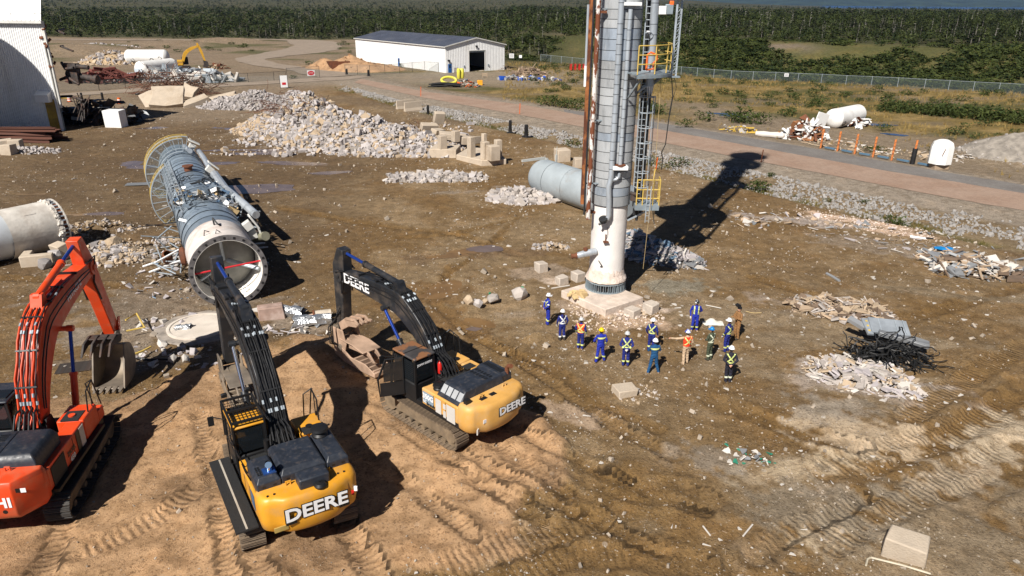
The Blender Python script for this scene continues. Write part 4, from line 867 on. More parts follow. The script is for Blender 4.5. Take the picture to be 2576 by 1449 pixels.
def column():
    r = thing('process_column', 'tall standing grey clad process column with white skirt on square pad', 'column', (TX, TY, 0), 0, None, 'thing')
    z0 = .42; rg = random.Random(3)
    sk = MB(); sk.lathe([(1.02,1.25),(1.03,1.8),(1.02,3),(1.03,4.2),(1.02,5.9)], 48); sk.build('skirt', FIRE, r)
    cr = MB(); n = 64; rows = []
    for j, (z, rr) in enumerate([(.98,1.17),(1.05,1.24),(1.16,1.22),(1.28,1.15),(1.42,1.08),(1.62,1.03)]):
        rows.append([((rr+.05*(rg.random()-.5))*math.cos(2*math.pi*i/n), (rr+.05*(rg.random()-.5))*math.sin(2*math.pi*i/n), z+(.25*rg.random() if j == 5 else .04*rg.random())) for i in range(n)])
    for q in rows: q.append(q[0])
    cr.sheet(rows); cr.build('crumbled_skirt_foot', CRUMB, r, 20)
    br = MB(); br.lathe([(.95,z0),(1.24,z0),(1.24,z0+.05),(.95,z0+.05)], 48); br.lathe([(.95,.93),(1.22,.93),(1.22,.98),(.95,.98)], 48); br.build('base_ring', STEEL, r)
    MB().lathe([(.98,z0+.05),(.98,.93)], 40).build('base_shell', M('dark_burnt_steel', (0,0,0)), r)
    gu = MB().box((1.10, 0, .70), (.22, .022, .46)).mesh('gusset', STEEL)
    for i in range(52): g = link('gusset', gu, r); g.rotation_euler = (0, 0, 2*math.pi*(i+(.2 if i % 2 else 0))/52)
    z = 5.72; k = 0
    while z < 44.5:
        h = rg.uniform(.40, .62) if z < 20 else 1.4
        if 6.0 < z < 6.4: h = .5
        mt = CLADB if (abs(z-14.2) < .75 or abs(z-9.35) < .3 or abs(z-6.1) < .35) else CLAD
        rr = 1.095+.012*rg.random(); lb = MB(); lb.lathe([(rr+.010, z), (rr+.010, z+.016), (rr, z+.02)], 56, m=1); lb.lathe([(rr, z+.02), (rr, z+h-.012), (rr-.03, z+h-.01)], 56); lb.build('cladding_band', [mt, SHADEP], r, 40); z += h; k += 1
    MB().lathe([(1.08, 5.8), (1.06, 44.6), (.9, 45.3), (.5, 45.8), (.02, 46)], 32).build('inner_shell', SHADEP, r)
    def pipe(name, path, rr, mt, n=12, parent=r): return MB().tube(path, rr, n).build(name, mt, parent)
    def banded(name, path, rr):
        o = pipe(name, path, rr, PIPEJ, 14); b_ = MB()
        for i in range(len(path)-1):
            a, c = Vector(path[i]), Vector(path[i+1]); m = int((c-a).length/.5)
            for q in range(1, m): p = a.lerp(c, q/m); d = (c-a).normalized()*.012; b_.cyl(p-d, p+d, rr+.006, n=14)
        if b_.v: b_.build('jacket_seams', SHADEP, o)['kind'] = 'stuff'
        return o
    banded('insulated_pipe', [(-.22,-1.27,44),(-.22,-1.27,16),(-.22,-1.27,7.45),(-.26,-1.28,7.25),(-.33,-1.3,7.0),(-.27,-1.3,6.2),(-.22,-1.28,5.3),(-.27,-1.28,5.12),(-.45,-1.27,5.02)], .155)
    banded('insulated_pipe', [(.27,-1.22,16.2),(.24,-1.22,8.2)], .115); banded('insulated_pipe', [(.24,-1.2,7.75),(.22,-1.22,7.5),(.08,-1.24,7.36),(-.2,-1.27,7.30)], .10)
    fb = MB(); fb.box((.25,-1.22,8.02),(.85,.5,.22)); fb.build('flange_box', WHITE, r, bevel=.02); MB().cyl((.25,-1.22,8.12),(.25,-1.22,8.2),.3,n=16).build('flange', RUST, r)
    MB().box((.35,-1.15,16.45),(.9,.5,.16)).build('pipe_support', WHITE, r)
    banded('insulated_pipe', [(1.58,-.75,32),(1.58,-.75,16),(1.64,-.75,12.35)], .21); br_ = MB()
    for i in range(9): a = i*.7; br_.add([(1.64+.2*math.cos(a),-.75+.2*math.sin(a),12.36),(1.64+.2*math.cos(a+.6),-.75+.2*math.sin(a+.6),12.36),(1.66+.12*math.cos(a+.3),-.75+.16*math.sin(a+.3),12.0-.25*rg.random())],[(0,1,2)])
    br_.build('torn_pipe_end', WHITE, r)
    c1 = MB(); c1.box((-1.72,-.78,(44+5.8)/2),(.17,.05,44-5.8)); c1.box((-1.80,-.72,(44+5.85)/2),(.03,.14,44-5.9)); c1.box((-1.64,-.72,(44+5.85)/2),(.03,.14,44-5.9)); c1.build('rusty_channel', RUSTO, r)
    pipe('rusty_pipe', [(-1.34,-.9,44),(-1.34,-.9,16.6),(-1.36,-.9,4.95)], .125, RUSTW, 14); pipe('grey_conduit', [(-1.56,-.82,44),(-1.58,-.82,5.2)], .055, SHADEP, 8); pipe('blue_pipe', [(-1.85,-.75,16.4),(-1.85,-.75,13.4)], .07, PIPEJ, 10); pipe('white_pipe_end', [(-1.85,-.75,13.38),(-1.85,-.75,12.3)], .078, WHITE, 10)
    for z in (7.0, 10.5, 16.2, 20, 25): bk = MB(); bk.tube([(-.85,-.7,z),(-1.75,-.72,z)], .05, 4); bk.build('pipe_bracket', STEEL, r)
    MB().box((-1.13,-.75,16.05),(.45,.35,.12)).build('pipe_shoe', RUST, r)
    # right side: dark risers, caged ladder, platforms
    for x, y, a, b_ in ((1.40,-.1,5.0,30),(1.62,.15,4.6,18),(1.75,-.35,6,12.6)): pipe('dark_riser', [(x,y,b_),(x,y,a)], .085, SHADEP, 8)
    lad = MB()
    for x in (1.18, 1.62): lad.tube([(x,-.62,6.2),(x,-.62,19.4)], .035, 5)
    lad.build('ladder_rail', GALV, r)
    rung = MB().tube([(1.18,-.62,0),(1.62,-.62,0)], .02, 5).mesh('rung', GALV)
    for i in range(34): q = link('rung', rung, r); q.location = (0, 0, 6.4+i*.32)
    hoop = MB().tube([(1.18,-.62,0),(1.12,-.95,0),(1.25,-1.25,0),(1.5,-1.35,0),(1.8,-1.25,0),(1.95,-.95,0),(1.62,-.62,0)], .028, 5).mesh('cage_hoop', GALV)
    for i in range(7): q = link('cage_hoop', hoop, r); q.location = (0, 0, 6.9+i*.82)
    for x, y in ((1.12,-.95),(1.25,-1.25),(1.5,-1.35),(1.8,-1.25),(1.95,-.95)): pipe('cage_bar', [(x,y,6.9),(x,y,11.85)], .024, GALV, 5)
    platform(r, 13.1, 1.25, 2.75, -1.35, .55, YEL, 5); platform(r, 19.6, 1.25, 2.95, 0, 6.283, GALV, 14); platform(r, 32, 1.25, 2.2, -2.2, 1.2, YEL, 7); platform(r, 40, 1.2, 2.1, 0, 6.283, YEL, 10); platform(r, 44.2, .6, 2.0, 0, 6.283, YEL, 10)
    ls = random.Random(8)
    for k in range(22):                          # nozzles, valves and boxes high on the column
        a = ls.uniform(0, 6.28); z = ls.choice([21, 23, 26, 28, 33, 35, 37, 41, 42.5]); nz = MB(); nz.cyl((1.0*math.cos(a), 1.0*math.sin(a), z), (1.55*math.cos(a), 1.55*math.sin(a), z), .16, n=8); nz.cyl((1.5*math.cos(a), 1.5*math.sin(a), z), (1.58*math.cos(a), 1.58*math.sin(a), z), .26, n=10); nz.build('nozzle', STEEL, r)
    tr = MB()
    for x, y in ((2.78,-.55),(3.06,-.35)): tr.box((x,y,16.2),(.10,.06,6.7))
    for i in range(20): z = 13.0+i*.33; tr.box((2.92,-.45,z),(.26,.05,.03),math.atan2(.2,.28)); tr.tube([(2.78,-.55,z),(3.06,-.35,z+.33)],.018,4)
    tr.build('lattice_ladder', GALV, r); MB().box((2.9,-.45,12.82),(.7,.4,.08)).build('ladder_foot', STEEL, r)
    # gear standing on the upper platforms, seen at the top of the picture
    of = MB(); of.tube([(1.25,-1.5,13.25),(1.25,-1.5,14.0),(1.42,-1.5,14.12),(1.75,-1.5,14.0),(1.75,-1.5,13.75),(1.6,-1.5,13.6),(1.6,-1.5,13.3),(1.25,-1.5,13.25)],.055,6); of.build('orange_bracket', ORG, r)
    for x, z, w, h, mt in ((1.95,16.15,.55,.42,WHITE),(2.35,16.2,.4,.5,STEEL),(2.1,16.7,1.9,.12,STEEL),(2.45,16.5,.22,.22,ORG),(1.5,15.1,.45,.08,WHITE)): MB().box((x,-.6,z),(w,.35,h)).build('equipment_box', mt, r, bevel=.03)
    wh = MB(); wh.lathe([(.14,0),(.17,.02),(.17,.06),(.14,.08)],14,Matrix.Translation((1.42,-.9,14.9)) @ Matrix.Rotation(1.4,4,'X')); wh.tube([(1.42,-.85,14.9),(1.42,-.85,14.2)],.03,5); wh.build('valve_wheel', SHADEP, r)
    MB().tube([(1.2,-.75,12.3),(2.7,-.55,13.0)],.06,4).build('platform_brace', STEEL, r); MB().tube([(1.05,-.7,12.05),(1.7,-.8,12.5)],.07,4).build('grey_strut', GALV, r)
    # lower platform
    lp = MB(); lp.box((1.9,-.75,5.78),(1.35,1.1,.35)); lo = lp.build('lower_platform', STEEL, r)
    lr = MB()
    for z in (6.3,6.8,7.35):
        lr.tube([(1.28,-1.28,z),(2.55,-1.28,z),(2.6,-.6,z+.05)],.035,6)
    for x, y in ((1.28,-1.28),(1.62,-1.28),(2.2,-1.28),(2.55,-1.28),(2.6,-.6)): lr.cyl((x,y,5.9),(x,y,7.38),.035,n=6)
    lr.tube([(2.2,-1.0,7.35),(2.25,-1.0,7.9),(2.6,-.6,7.6)],.035,6); lr.build('lower_guard_rail', YEL, r)
    lg = MB(); [lg.tube([(1.85+.2*i,-1.32,4.9),(1.85+.2*i,-1.32,7.0)],.03,5) for i in range(2)]; [lg.box((1.95,-1.32,5.0+.3*i),(.22,.03,.03)) for i in range(7)]; lg.build('lower_ladder', GALV, r)
    MB().tube([(1.0,-.4,4.75),(2.3,-.8,5.6)],.06,4).build('platform_brace', GALV, r); MB().tube([(2.3,-.9,5.6),(2.45,-1.0,4.7)],.03,4).build('hanging_rod', SHADEP, r)
    gb = MB(); gb.box((1.15,-.9,6.25),(.3,.3,.35)); gb.cyl((1.0,-.85,6.5),(1.3,-1.2,6.5),.1,n=8); gb.build('valve_cluster', M('dark_burnt_steel', (0,0,0)), r)
    # stubs on the skirt
    s1 = MB(); s1.tube([(-.75,-.75,2.98),(-1.5,-.9,2.85),(-1.9,-.95,2.75)],[.2,.2,.17],12); so = s1.build('severed_pipe_stub', PIPEJ, r); e = MB(); e.lathe([(.2,0),(.13,.18),(.17,.35),(.05,.3)],10,Matrix.Translation((-1.88,-.95,2.75)) @ Matrix.Rotation(-1.7,4,'Y')); e.build('torn_lagging', RUST, so); MB().cyl((-1.4,-.9,3.05),(-1.42,-.9,3.22),.13,n=10).build('pipe_tee', RUST, so)
    s2 = MB(); s2.cyl((-.45,-.85,4.98),(-.5,-1.35,5.02),.2,n=14); s2.cyl((-.52,-1.32,5.05),(-.55,-1.36,5.14),.26,n=14); s2.cyl((-.5,-1.3,4.95),(-.78,-1.4,4.78),.12,.06,n=10); s2.build('nozzle', SHADEP, r)
    s3 = MB(); s3.box((-.28,-1.1,3.66),(.3,.25,.06)); s3.box((-.3,-1.06,3.85),(.05,.05,.5)); s3.box((-1.05,-.35,5.25),(.35,.3,.1)); s3.build('bracket_plate', RUST, r)
    s4 = MB(); s4.tube([(-.62,-.95,2.45),(-.5,-1.1,2.3),(-.4,-1.05,2.15),(-.52,-1.0,2.1)],.03,5); s4.tube([(-.25,-1.08,4.55),(-.2,-1.1,4.2),(-.28,-1.1,3.9)],.012,4); s4.build('hanging_wire', CABLE, r)
    # ropes from the platform
    rp = MB(); p0 = (2.05,-1.5,13.0); rp.tube([p0,(2.1,-1.6,9),(1.98,-1.6,5),(1.9,-1.6,2.2)],.014,4); rp.build('hanging_rope', ROPE, r)
    cb = MB(); cb.tube([(2.8,-.6,12.8),(2.95,-.6,11.8),(2.86,-.6,11),(2.78,-.6,9.2),(2.6,-.6,8.75),(2.7,-.6,8.4),(2.68,-.6,7.8)],.03,5); cb.tube([(2.9,-.6,12.9),(3.1,-.6,12.3),(2.95,-.6,11.6),(2.88,-.6,10.8)],.018,4); cb.build('hanging_cable', CABLE, r)
column()
pd = thing('concrete_pad', 'square white dusted concrete pad under the standing column', 'pad', (TX, TY, 0))
a, b_, c_ = P(9,455,1200,.42), P(9,825,1362,.42), P(9,1145,1258,.42); d_ = a+c_-b_; mb = MB(); o0 = Vector((TX, TY, 0))
q = [a-o0, b_-o0, c_-o0, d_-o0]; mb.add([(v.x, v.y, -.3) for v in q]+[(v.x, v.y, .42) for v in q], [(3,2,1,0),(4,5,6,7),(0,1,5,4),(1,2,6,5),(2,3,7,6),(3,0,4,7)]); mb.build('slab', M('dusty_pad_concrete', (.60,.50,.42), .95, 0, .15, 1.5, (.36,.28,.2), .3, .9, .5, 9), pd, 20, .04)

# ================================================================== the fallen column
def fallen():
    A = P(16,806,1090,2.1); B = P(16,418,258,1.85); ax = (B-A).to_2d(); L = ax.length; rz = math.atan2(-ax.x, ax.y)
    r = thing('fallen_column', 'toppled blue grey clad column with open flanged end and yellow platform rings', 'column', (A.x, A.y, 0), rz, None, 'thing')
    CZ = 2.0; base = Matrix.Translation((0, 0, CZ)) @ Matrix.Rotation(-math.pi/2, 4, 'X')       # lathe axis z -> local +y
    rg = random.Random(9)
    fl = MB(); fl.lathe([(1.86,0),(2.14,0),(2.14,.16),(1.9,.16)], 56, base); fo = fl.build('end_flange', M('weathered_flange', (.16,.15,.15), .7, .3, .3, 3), r)
    ho = MB().box((0,0,0),(.12,.03,.12)).mesh('bolt_hole', BLACK)
    for i in range(24): q = link('bolt_hole', ho, fo); t_ = 2*math.pi*i/24; q.location = (2.0*math.sin(t_), -.008, CZ+2.0*math.cos(t_)); q.rotation_euler = (0, t_, 0)
    MB().lathe([(1.86,.002),(1.84,.002),(1.80,3.2),(1.80,3.25)], 56, base).build('inner_lining', M('white_lining', (.80,.77,.70), .7, 0, .08, 1.5, (.4,.33,.25), .2, .8), r)
    MB().lathe([(1.80,2.6),(1.72,2.2),(1.4,1.95),(.8,1.8),(.01,1.75)], 48, base).build('dished_head', M('grey_head_steel', (.30,.29,.26), .7, .1, .15, 1.5), r)
    MB().lathe([(1.93,.17),(1.95,1.0),(1.93,2.4),(1.96,4.2),(1.90,4.3)], 56, base).build('fireproof_skirt', M('scuffed_white_fireproofing', (.66,.60,.56), .85, 0, .12, 1.5, (.35,.24,.17), .35, .7, .4, 7), r)
    bar = MB(); bar.cyl((-1.80,.25,CZ+.05),(1.80,.25,CZ+.28),.055,n=8); bar.build('red_bar', SIGNR, r)
    bm_ = MB(); bm_.tube([(.15,1.8,CZ+.1),(1.7,.45,CZ-.25)],.13,8); bm_.tube([(-.05,1.7,CZ+.2),(-.2,.6,CZ+1.7)],.10,6); bm_.tube([(-.1,1.75,CZ-.1),(-1.5,1.2,CZ-.7)],.09,6); bm_.build('inner_strut', GALV, r)
    MB().lathe([(.12,0),(.16,.02),(.16,.05),(.12,.06)],14,Matrix.Translation((.75,.5,CZ-1.35)) @ Matrix.Rotation(1.3,4,'X')).build('pipe_ring', WHITE, r)
    y = 4.25; 
    while y < L-.5:
        h = rg.uniform(.9, 1.5); rr = (1.92 if y < 10 else 1.86)+.03*rg.random()-(.05 if y > L*.75 else 0)
        mb = MB(); n = 44; rows = []
        for yy, q in ((y, rr+.02), (y+.04, rr+.02), (y+.05, rr), (y+h*.5, rr), (y+h-.01, rr-.01)):
            rows.append([])
            for i in range(n+1):
                a = 2*math.pi*i/n; w = q*(1+.012*(rg.random()-.5)*(1 if 8 < y < 15 else .4)); rows[-1].append((w*math.sin(a), yy, CZ+w*math.cos(a)))
            rows[-1][n] = rows[-1][0]
        mb.sheet(rows); mb.build('cladding_band', CLADF, r, 40); y += h
    MB().lathe([(1.80,4),(1.78,L-.3),(1.4,L+.2),(.02,L+.35)], 32, base).build('inner_shell', STEEL, r)
    # platform rings with yellow rails on the left flank near the far end
    for (yy, a0, a1, lab) in ((L-3.2, rad(-150), rad(15), 0), (L-4.6, rad(-160), rad(5), 1), (L-13.5, rad(-165), rad(-35), 2)):
        d = MB(); n = 22; g = [[], []]
        for i in range(n+1):
            a = a0+(a1-a0)*i/n
            for k, q in enumerate((2.0, 3.1)): g[k].append((q*math.sin(a), yy, max(.05, CZ+q*math.cos(a))))
        d.sheet(g); pl = d.build('platform_deck', mesh_mat(), r)
        e = MB(); e.tube(g[1], .05, 5); e.tube(g[0], .05, 5)
        for i in range(0, n+1, 2): e.tube([g[0][i], g[1][i]], .035, 4)
        e.build('platform_frame', GALV, pl)
        q = MB()
        for off in (.5, 1.15): q.tube([(p[0]*1.01, p[1]+off, p[2]) for p in g[1]], .022, 5)
        for i in range(0, n+1, 3): p = g[1][i]; q.tube([p, (p[0]*1.01, p[1]+1.15, p[2])], .022, 4)
        q.build('yellow_guard_rail', YEL, pl)
    # ladder cage lying along the left upper flank
    lc = MB(); a0 = rad(-42); ra = lambda q, a, yy: (q*math.sin(a), yy, CZ+q*math.cos(a))
    for da in (-.10, .10): lc.tube([ra(2.05, a0+da, 9), ra(2.05, a0+da, L-6)], .04, 5)
    for i in range(int((L-15)/.4)): yy = 9+i*.4; lc.tube([ra(2.05, a0-.10, yy), ra(2.05, a0+.10, yy)], .022, 4)
    lc.build('ladder', GALV, r)
    cg = MB()
    for i in range(12): yy = 11+i*.95; cg.tube([ra(2.05, a0-.14, yy), ra(2.5, a0-.20, yy), ra(2.75, a0, yy), ra(2.5, a0+.20, yy), ra(2.05, a0+.14, yy)], .03, 4)
    for q, da in ((2.5,-.2),(2.75,0),(2.5,.2),(2.66,-.1),(2.66,.1)): cg.tube([ra(q, a0+da, 11), ra(q, a0+da, 21.5)], .022, 4)
    cg.build('ladder_cage', GALV, r)
    # pipes and boxes on the right flank
    def pip(name, pts, rr, mt): MB().tube([ra(*p) for p in pts], rr, 10).build(name, mt, r)
    pip('insulated_pipe', [(2.2,rad(48),L-2),(2.3,rad(46),L-6.5),(2.2,rad(50),L-11)], .22, PIPEJ); pip('insulated_pipe', [(2.25,rad(52),L-12.5),(2.3,rad(55),L-18),(2.4,rad(62),L-19.5)], .34, PIPEJ)
    MB().tube([(1.9,14.5,3.4),(2.6,12,2.9),(3.1,9.2,2.6)],.28,10).build('bent_pipe', PIPEJ, r); MB().tube([(.55,L-1.0,CZ+1.8),(.75,L-4.5,CZ+1.95)],.22,10).build('insulated_pipe', PIPEJ, r)
    for yy, a in ((L-2.2, 30), (L-11.5, 44), (5.2, 78), (5.0, 60)):
        p = Vector(ra(2.25, rad(a), yy)); k = MB(); R_ = Matrix.Rotation(rad(a), 3, 'Y'); k.box(p, (.55,.5,.5), R_); k.box(p+R_ @ Vector((0,0,.45)), (1.0,.75,.12), R_); k.build('pipe_support_box', CREAM, r, bevel=.02)
    MB().tube([(2.3,6.4,1.9),(2.9,4.6,2.4)],.3,12).build('pipe_stub', M('dull_olive_pipe', (.25,.24,.17), .6, .2), r)
    nz = MB(); nz.cyl((-.1,20,CZ+1.8),(-.1,20,CZ+2.25),.3,n=14); nz.cyl((-.1,20,CZ+2.2),(-.1,20,CZ+2.3),.42,n=16); nz.build('manway', RUST, r)
    n2 = MB(); n2.cyl((-.15,3.2,CZ+1.9),(-.2,3.1,CZ+2.4),.05,n=6); n2.tube([(-.2,3.1,CZ+2.4),(0,2.7,CZ+2.1),(.15,2.9,CZ+1.95)],.05,6); n2.tube([(-.9,1.9,CZ+1.7),(-.85,1.7,CZ+2.1),(-.6,1.8,CZ+1.95)],.03,5); n2.tube([(-.3,1.3,CZ+1.95),(-.25,1.2,CZ+2.2),(-.05,1.3,CZ+2.0)],.03,5); n2.build('lifting_lug', SHADEP, r)
    ml = MB(); ml.lathe([(.55,0),(.6,.1),(.5,.3),(.2,.35)],18,Matrix.Translation((-1.95,4.6,CZ-.2)) @ Matrix.Rotation(-math.pi/2,4,'Y')); ml.build('side_manway', RUST, r)
    # torn cladding, cables and wreckage lying across the middle
    w = MB(); 
    for i in range(120):
        yy = rg.gauss(11.6, 1.5); a = rad(rg.uniform(-55, 75)); p = Vector(ra(1.95+.35*rg.random(), a, yy)); s = rg.uniform(.2, .8)
        w.box(p, (s, s*rg.uniform(.2, .8), .02), Euler((rg.uniform(-1,1), rg.uniform(-1,1), rg.random()*6)).to_matrix(), rg.choice([0,0,1,2,3,4]))
    tw = w.build('torn_cladding', [CLADF, WHITE, M('torn_blue_sheet', (.10,.17,.27), .4, .4), M('tan_lagging', (.50,.36,.18), .9), SHADEP], r); tw['kind'] = 'stuff'
    cb = MB()
    for i in range(26):
        yy = rg.gauss(12, 2.5); a = rg.uniform(-60, 50); pts = []
        for k in range(7): a += rg.uniform(-14, 14); yy += rg.uniform(-.7, .7); pts.append(ra(1.98+.4*rg.random(), rad(a), yy))
        cb.tube(pts, rg.choice([.02, .025, .045]), 5)
    cq = cb.build('tangled_cable', [SHADEP], r); cq['kind'] = 'stuff'
    bs = MB()
    for i in range(22):
        p = Vector((-2.2-rg.random()*1.6, rg.uniform(4, 15), rg.uniform(.15, 1.6))); v = Vector((rg.uniform(-1, .6), rg.uniform(-1, 1), rg.uniform(-.35, .4))).normalized()*rg.uniform(.5, 1.5); bs.tube([p-v, p+v], .045, 4, rg.choice([0, 1, 0]))
    for i in range(16):
        p = Vector((2.3+rg.random()*.9, rg.uniform(7, 12), rg.uniform(.3, 2.6))); v = Vector((rg.uniform(-.6, 1), rg.uniform(-1, 1), rg.uniform(-.5, .4))).normalized()*rg.uniform(.3, .9); bs.tube([p-v, p+v], .06, 4, rg.choice([1, 0, 1]))
    bq = bs.build('bent_steelwork', [GALV, M('dark_burnt_steel', (0,0,0))], r); bq['kind'] = 'stuff'
    MB().lathe([(.3,0),(.34,.3),(.3,.9),(.2,1.0)],12,Matrix.Translation((-2.9,8.6,.4)) @ Matrix.Rotation(.8,4,'X')).build('rusty_drum', RUST, r)
    MB().tube([(-2.0,7.6,1.4),(-3.6,7.0,.9),(-4.4,7.4,.6)],.06,5).build('white_rail', WHITE, r); MB().tube([(-1.9,5.4,1.4),(-4.1,6.4,.5)],.055,5).build('white_rail', WHITE, r)
fallen()
def vessel(name, label, a, b, R, mats, ends, extra=None):
    ax = (b-a).to_2d(); L = ax.length; r = thing(name, label, 'vessel', (a.x, a.y, 0), math.atan2(-ax.x, ax.y)); base = Matrix.Translation((0, 0, R-.08)) @ Matrix.Rotation(-math.pi/2, 4, 'X'); return r, base, L
a, b_ = P(9,285,235,1.6), P(9,620,345,1.6); e_ = a+(b_-a)*1.9
r, base, L = vessel('grey_vessel', 'pale grey cylindrical vessel lying behind the standing column', a, e_, 1.6, None, None)
GV = M('pale_grey_vessel_paint', (.33,.37,.39), .5, 0, .07, .9, (.22,.17,.13), .2, .8)
MB().lathe([(.02,-.55),(.7,-.45),(1.25,-.2),(1.5,.1),(1.6,.5),(1.6,2.2)],48,base).build('dished_end', GV, r); MB().lathe([(1.605,2.22),(1.605,5.0)],48,base).build('shell_course', GV, r); MB().lathe([(1.6,5.02),(1.6,L),(1.2,L+.4),(.02,L+.5)],48,base).build('shell_course', GV, r); MB().lathe([(1.61,2.19),(1.615,2.2),(1.615,2.23),(1.61,2.24)],48,base).build('weld_seam', SHADEP, r)
mb = MB(); mb.box((-.3,.45,1.6),(.22,.2,3.2)); mb.box((.9,.1,3.15),(2.6,.2,.2)); mb.box((-1.9,-.2,2.3),(.16,.16,1.9)); mb.tube([(-1.9,-.2,3.2),(-1.95,-.2,4.0)],.03,5); mb.build('support_frame', M('pale_support_steel', (.45,.45,.42), .6), r)
mb = MB(); rg = random.Random(4)
for i in range(30): mb.box((rg.uniform(-2,-.6), rg.uniform(-1,.4), rg.uniform(.1,2.0)), (rg.uniform(.2,.6), rg.uniform(.1,.4), .05), Euler((rg.random()*3, rg.random()*3, rg.random()*3)).to_matrix(), rg.choice([0, 1, 2]))
q = mb.build('torn_lagging', [WHITE, SHADEP, PIPEJ], r); q['kind'] = 'stuff'
a, b_ = P(10,862,545,1.7), P(10,0,735,1.7); e_ = a+(b_-a)*2.2
r, base, L = vessel('white_vessel', 'white concrete coated vessel with open end lying at the picture edge', a, e_, 1.72, None, None)
FV = M('stained_white_coating', (.60,.56,.50), .85, 0, .14, 1.0, (.28,.22,.17), .4, .6, .4, 6)
MB().lathe([(1.70,.32),(1.72,.6),(1.71,2.5),(1.71,3.55)],48,base).build('coated_shell', FV, r); MB().lathe([(1.60,3.5),(1.58,4.0),(1.60,L)],48,base).build('steel_shell', M('pale_steel_shell', (.55,.58,.60), .4, .1, .08, .6, (.3,.27,.24), .2, .5), r)
MB().lathe([(1.58,-.02),(1.80,-.02),(1.80,.06),(1.58,.06)],48,base).build('end_flange', M('pale_flange', (.6,.56,.5), .6, .1, .15), r); MB().lathe([(1.58,.0),(1.56,1.5),(.02,1.7)],40,base).build('dark_bore', SHADEP, r)
MB().lathe([(1.66,.06),(1.66,.34)],48,base).build('bolt_band', RUST, r)
bo = MB().box((0,0,0),(.08,.26,.08)).mesh('bolt', GALV)
for i in range(36): q = link('bolt', bo, r); t_ = 2*math.pi*i/36; q.location = (1.72*math.sin(t_), .2, 1.64+1.72*math.cos(t_)); q.rotation_euler = (0, t_, 0)
cr = MB(); rg = random.Random(14)
for i in range(60): t_ = rg.uniform(-2.6, 1.0); cr.box((1.72*math.sin(t_), .42+.18*rg.random(), 1.64+1.72*math.cos(t_)), (.25*rg.random()+.05,)*3, Euler((rg.random()*3, rg.random()*3, 0)).to_matrix())
q = cr.build('crumbled_edge', FV, r); q['kind'] = 'stuff'
MB().box((-1.1,2.0,2.95),(.06,.7,.05), Euler((0,-.7,0)).to_matrix()).build('lifting_bar', FV, r)
# ================================================================== excavators
DUST = (.40,.27,.16)
DY = M('deep_yellow_paint', (.66,.30,.022), .40, 0, .10, 1.2, (.40,.25,.12), .32, 1.6); DYF = M('faded_yellow_paint', (.64,.345,.085), .48, 0, .10, 1.2, (.50,.36,.21), .36, 1.3)
OR = M('orange_machine_paint', (.72,.065,.012), .40, 0, .10, 1.2, (.42,.17,.09), .30, 1.5)
NAVY = M('dark_hood_paint', (.022,.027,.038), .45, 0, .2, 3, (.12,.095,.075), .22, 6); BOOMK = M('black_boom_paint', (.018,.02,.024), .40, 0, .2, 1.5, (.15,.115,.085), .30, 1.4)
TRK_M = M('dusty_track_steel', (.17,.125,.085), .8, .1, .25, 3, (.34,.25,.16), .4, 1.5, .3, 18, rnd=.15); TRKD = M('dark_track_steel', (.06,.055,.05), .75, .2, .3, 3, (.20,.15,.10), .3, 1.5, rnd=.15); FRAMEM = M('muddy_track_frame', (.20,.145,.09), .9, 0, .25, 2, (.05,.045,.04), .35, 1.2, .4, 12)
HOSE = M('black_rubber_hose', (.010,.010,.011), .45); CHROME = M('chrome_rod', (.75,.77,.8), .12, 1.0, .03); BLUEROD = M('blue_sheathed_rod', (.02,.06,.32), .25, .5, .1)
CABG = glass('cab_glass', (.012,.015,.018), .06); GUARD = M('black_guard_steel', (.014,.014,.015), .5, .2, .2); MATM = M('perforated_black_mat', (.02,.02,.02), .7, 0, .4, 40); JAW = M('worn_tan_attachment', (.44,.30,.21), .7, .1, .2, 1.5, (.16,.10,.07), .35, .9); JAWR = M('red_attachment_paint', (.50,.06,.03), .5, 0, .15, 1.5, (.2,.1,.06), .3, .9); BUCK = M('worn_bucket_steel', (.20,.165,.13), .6, .25, .25, 1.5, (.38,.29,.19), .35, .8); REDX = M('extinguisher_red', (.55,.02,.015), .35); GREYST = M('pale_grey_decal', (.55,.53,.50), .5, 0, .05); DECW = M('decal_white', (.82,.82,.82), .4, 0, .02); DECK_ = M('decal_black', (.01,.01,.01), .4); DECB = M('decal_blue_grey', (.22,.29,.36), .5)

def spline(pts, n):
    p = [Vector((0, a, b)) for a, b in pts]; p = [p[0]*2-p[1]]+p+[p[-1]*2-p[-2]]; out = []
    for i in range(1, len(p)-2):
        for k in range(n):
            t = k/n; t2 = t*t; t3 = t2*t
            out.append(.5*((2*p[i])+(-p[i-1]+p[i+1])*t+(2*p[i-1]-5*p[i]+4*p[i+1]-p[i+2])*t2+(-p[i-1]+3*p[i]-3*p[i+1]+p[i+2])*t3))
    out.append(p[-2]); return out
def interp(v, n): 
    out = []
    for i in range(len(v)-1): out += [v[i]+(v[i+1]-v[i])*k/n for k in range(n)]
    return out+[v[-1]]
def sweep_box(mb, pts, hh, w, n=6, x=0.0):
    c = spline(pts, n); h = interp(hh, n); ww = interp(w if isinstance(w, list) else [w]*len(pts), n); vs = []; fs = []
    for i, p in enumerate(c):
        t = (c[min(i+1, len(c)-1)]-c[max(i-1, 0)]).normalized(); nrm = Vector((0, -t.z, t.y))
        for sx, sn in ((-1,-1),(1,-1),(1,1),(-1,1)): vs.append(Vector((x+sx*ww[i]/2, 0, 0))+p+nrm*(sn*h[i]))
    for i in range(len(c)-1):
        for k in range(4): fs.append((i*4+k, i*4+(k+1) % 4, i*4+4+(k+1) % 4, i*4+4+k))
    fs += [(3,2,1,0), tuple(len(vs)-4+k for k in range(4))]; mb.add(vs, fs); return c, h
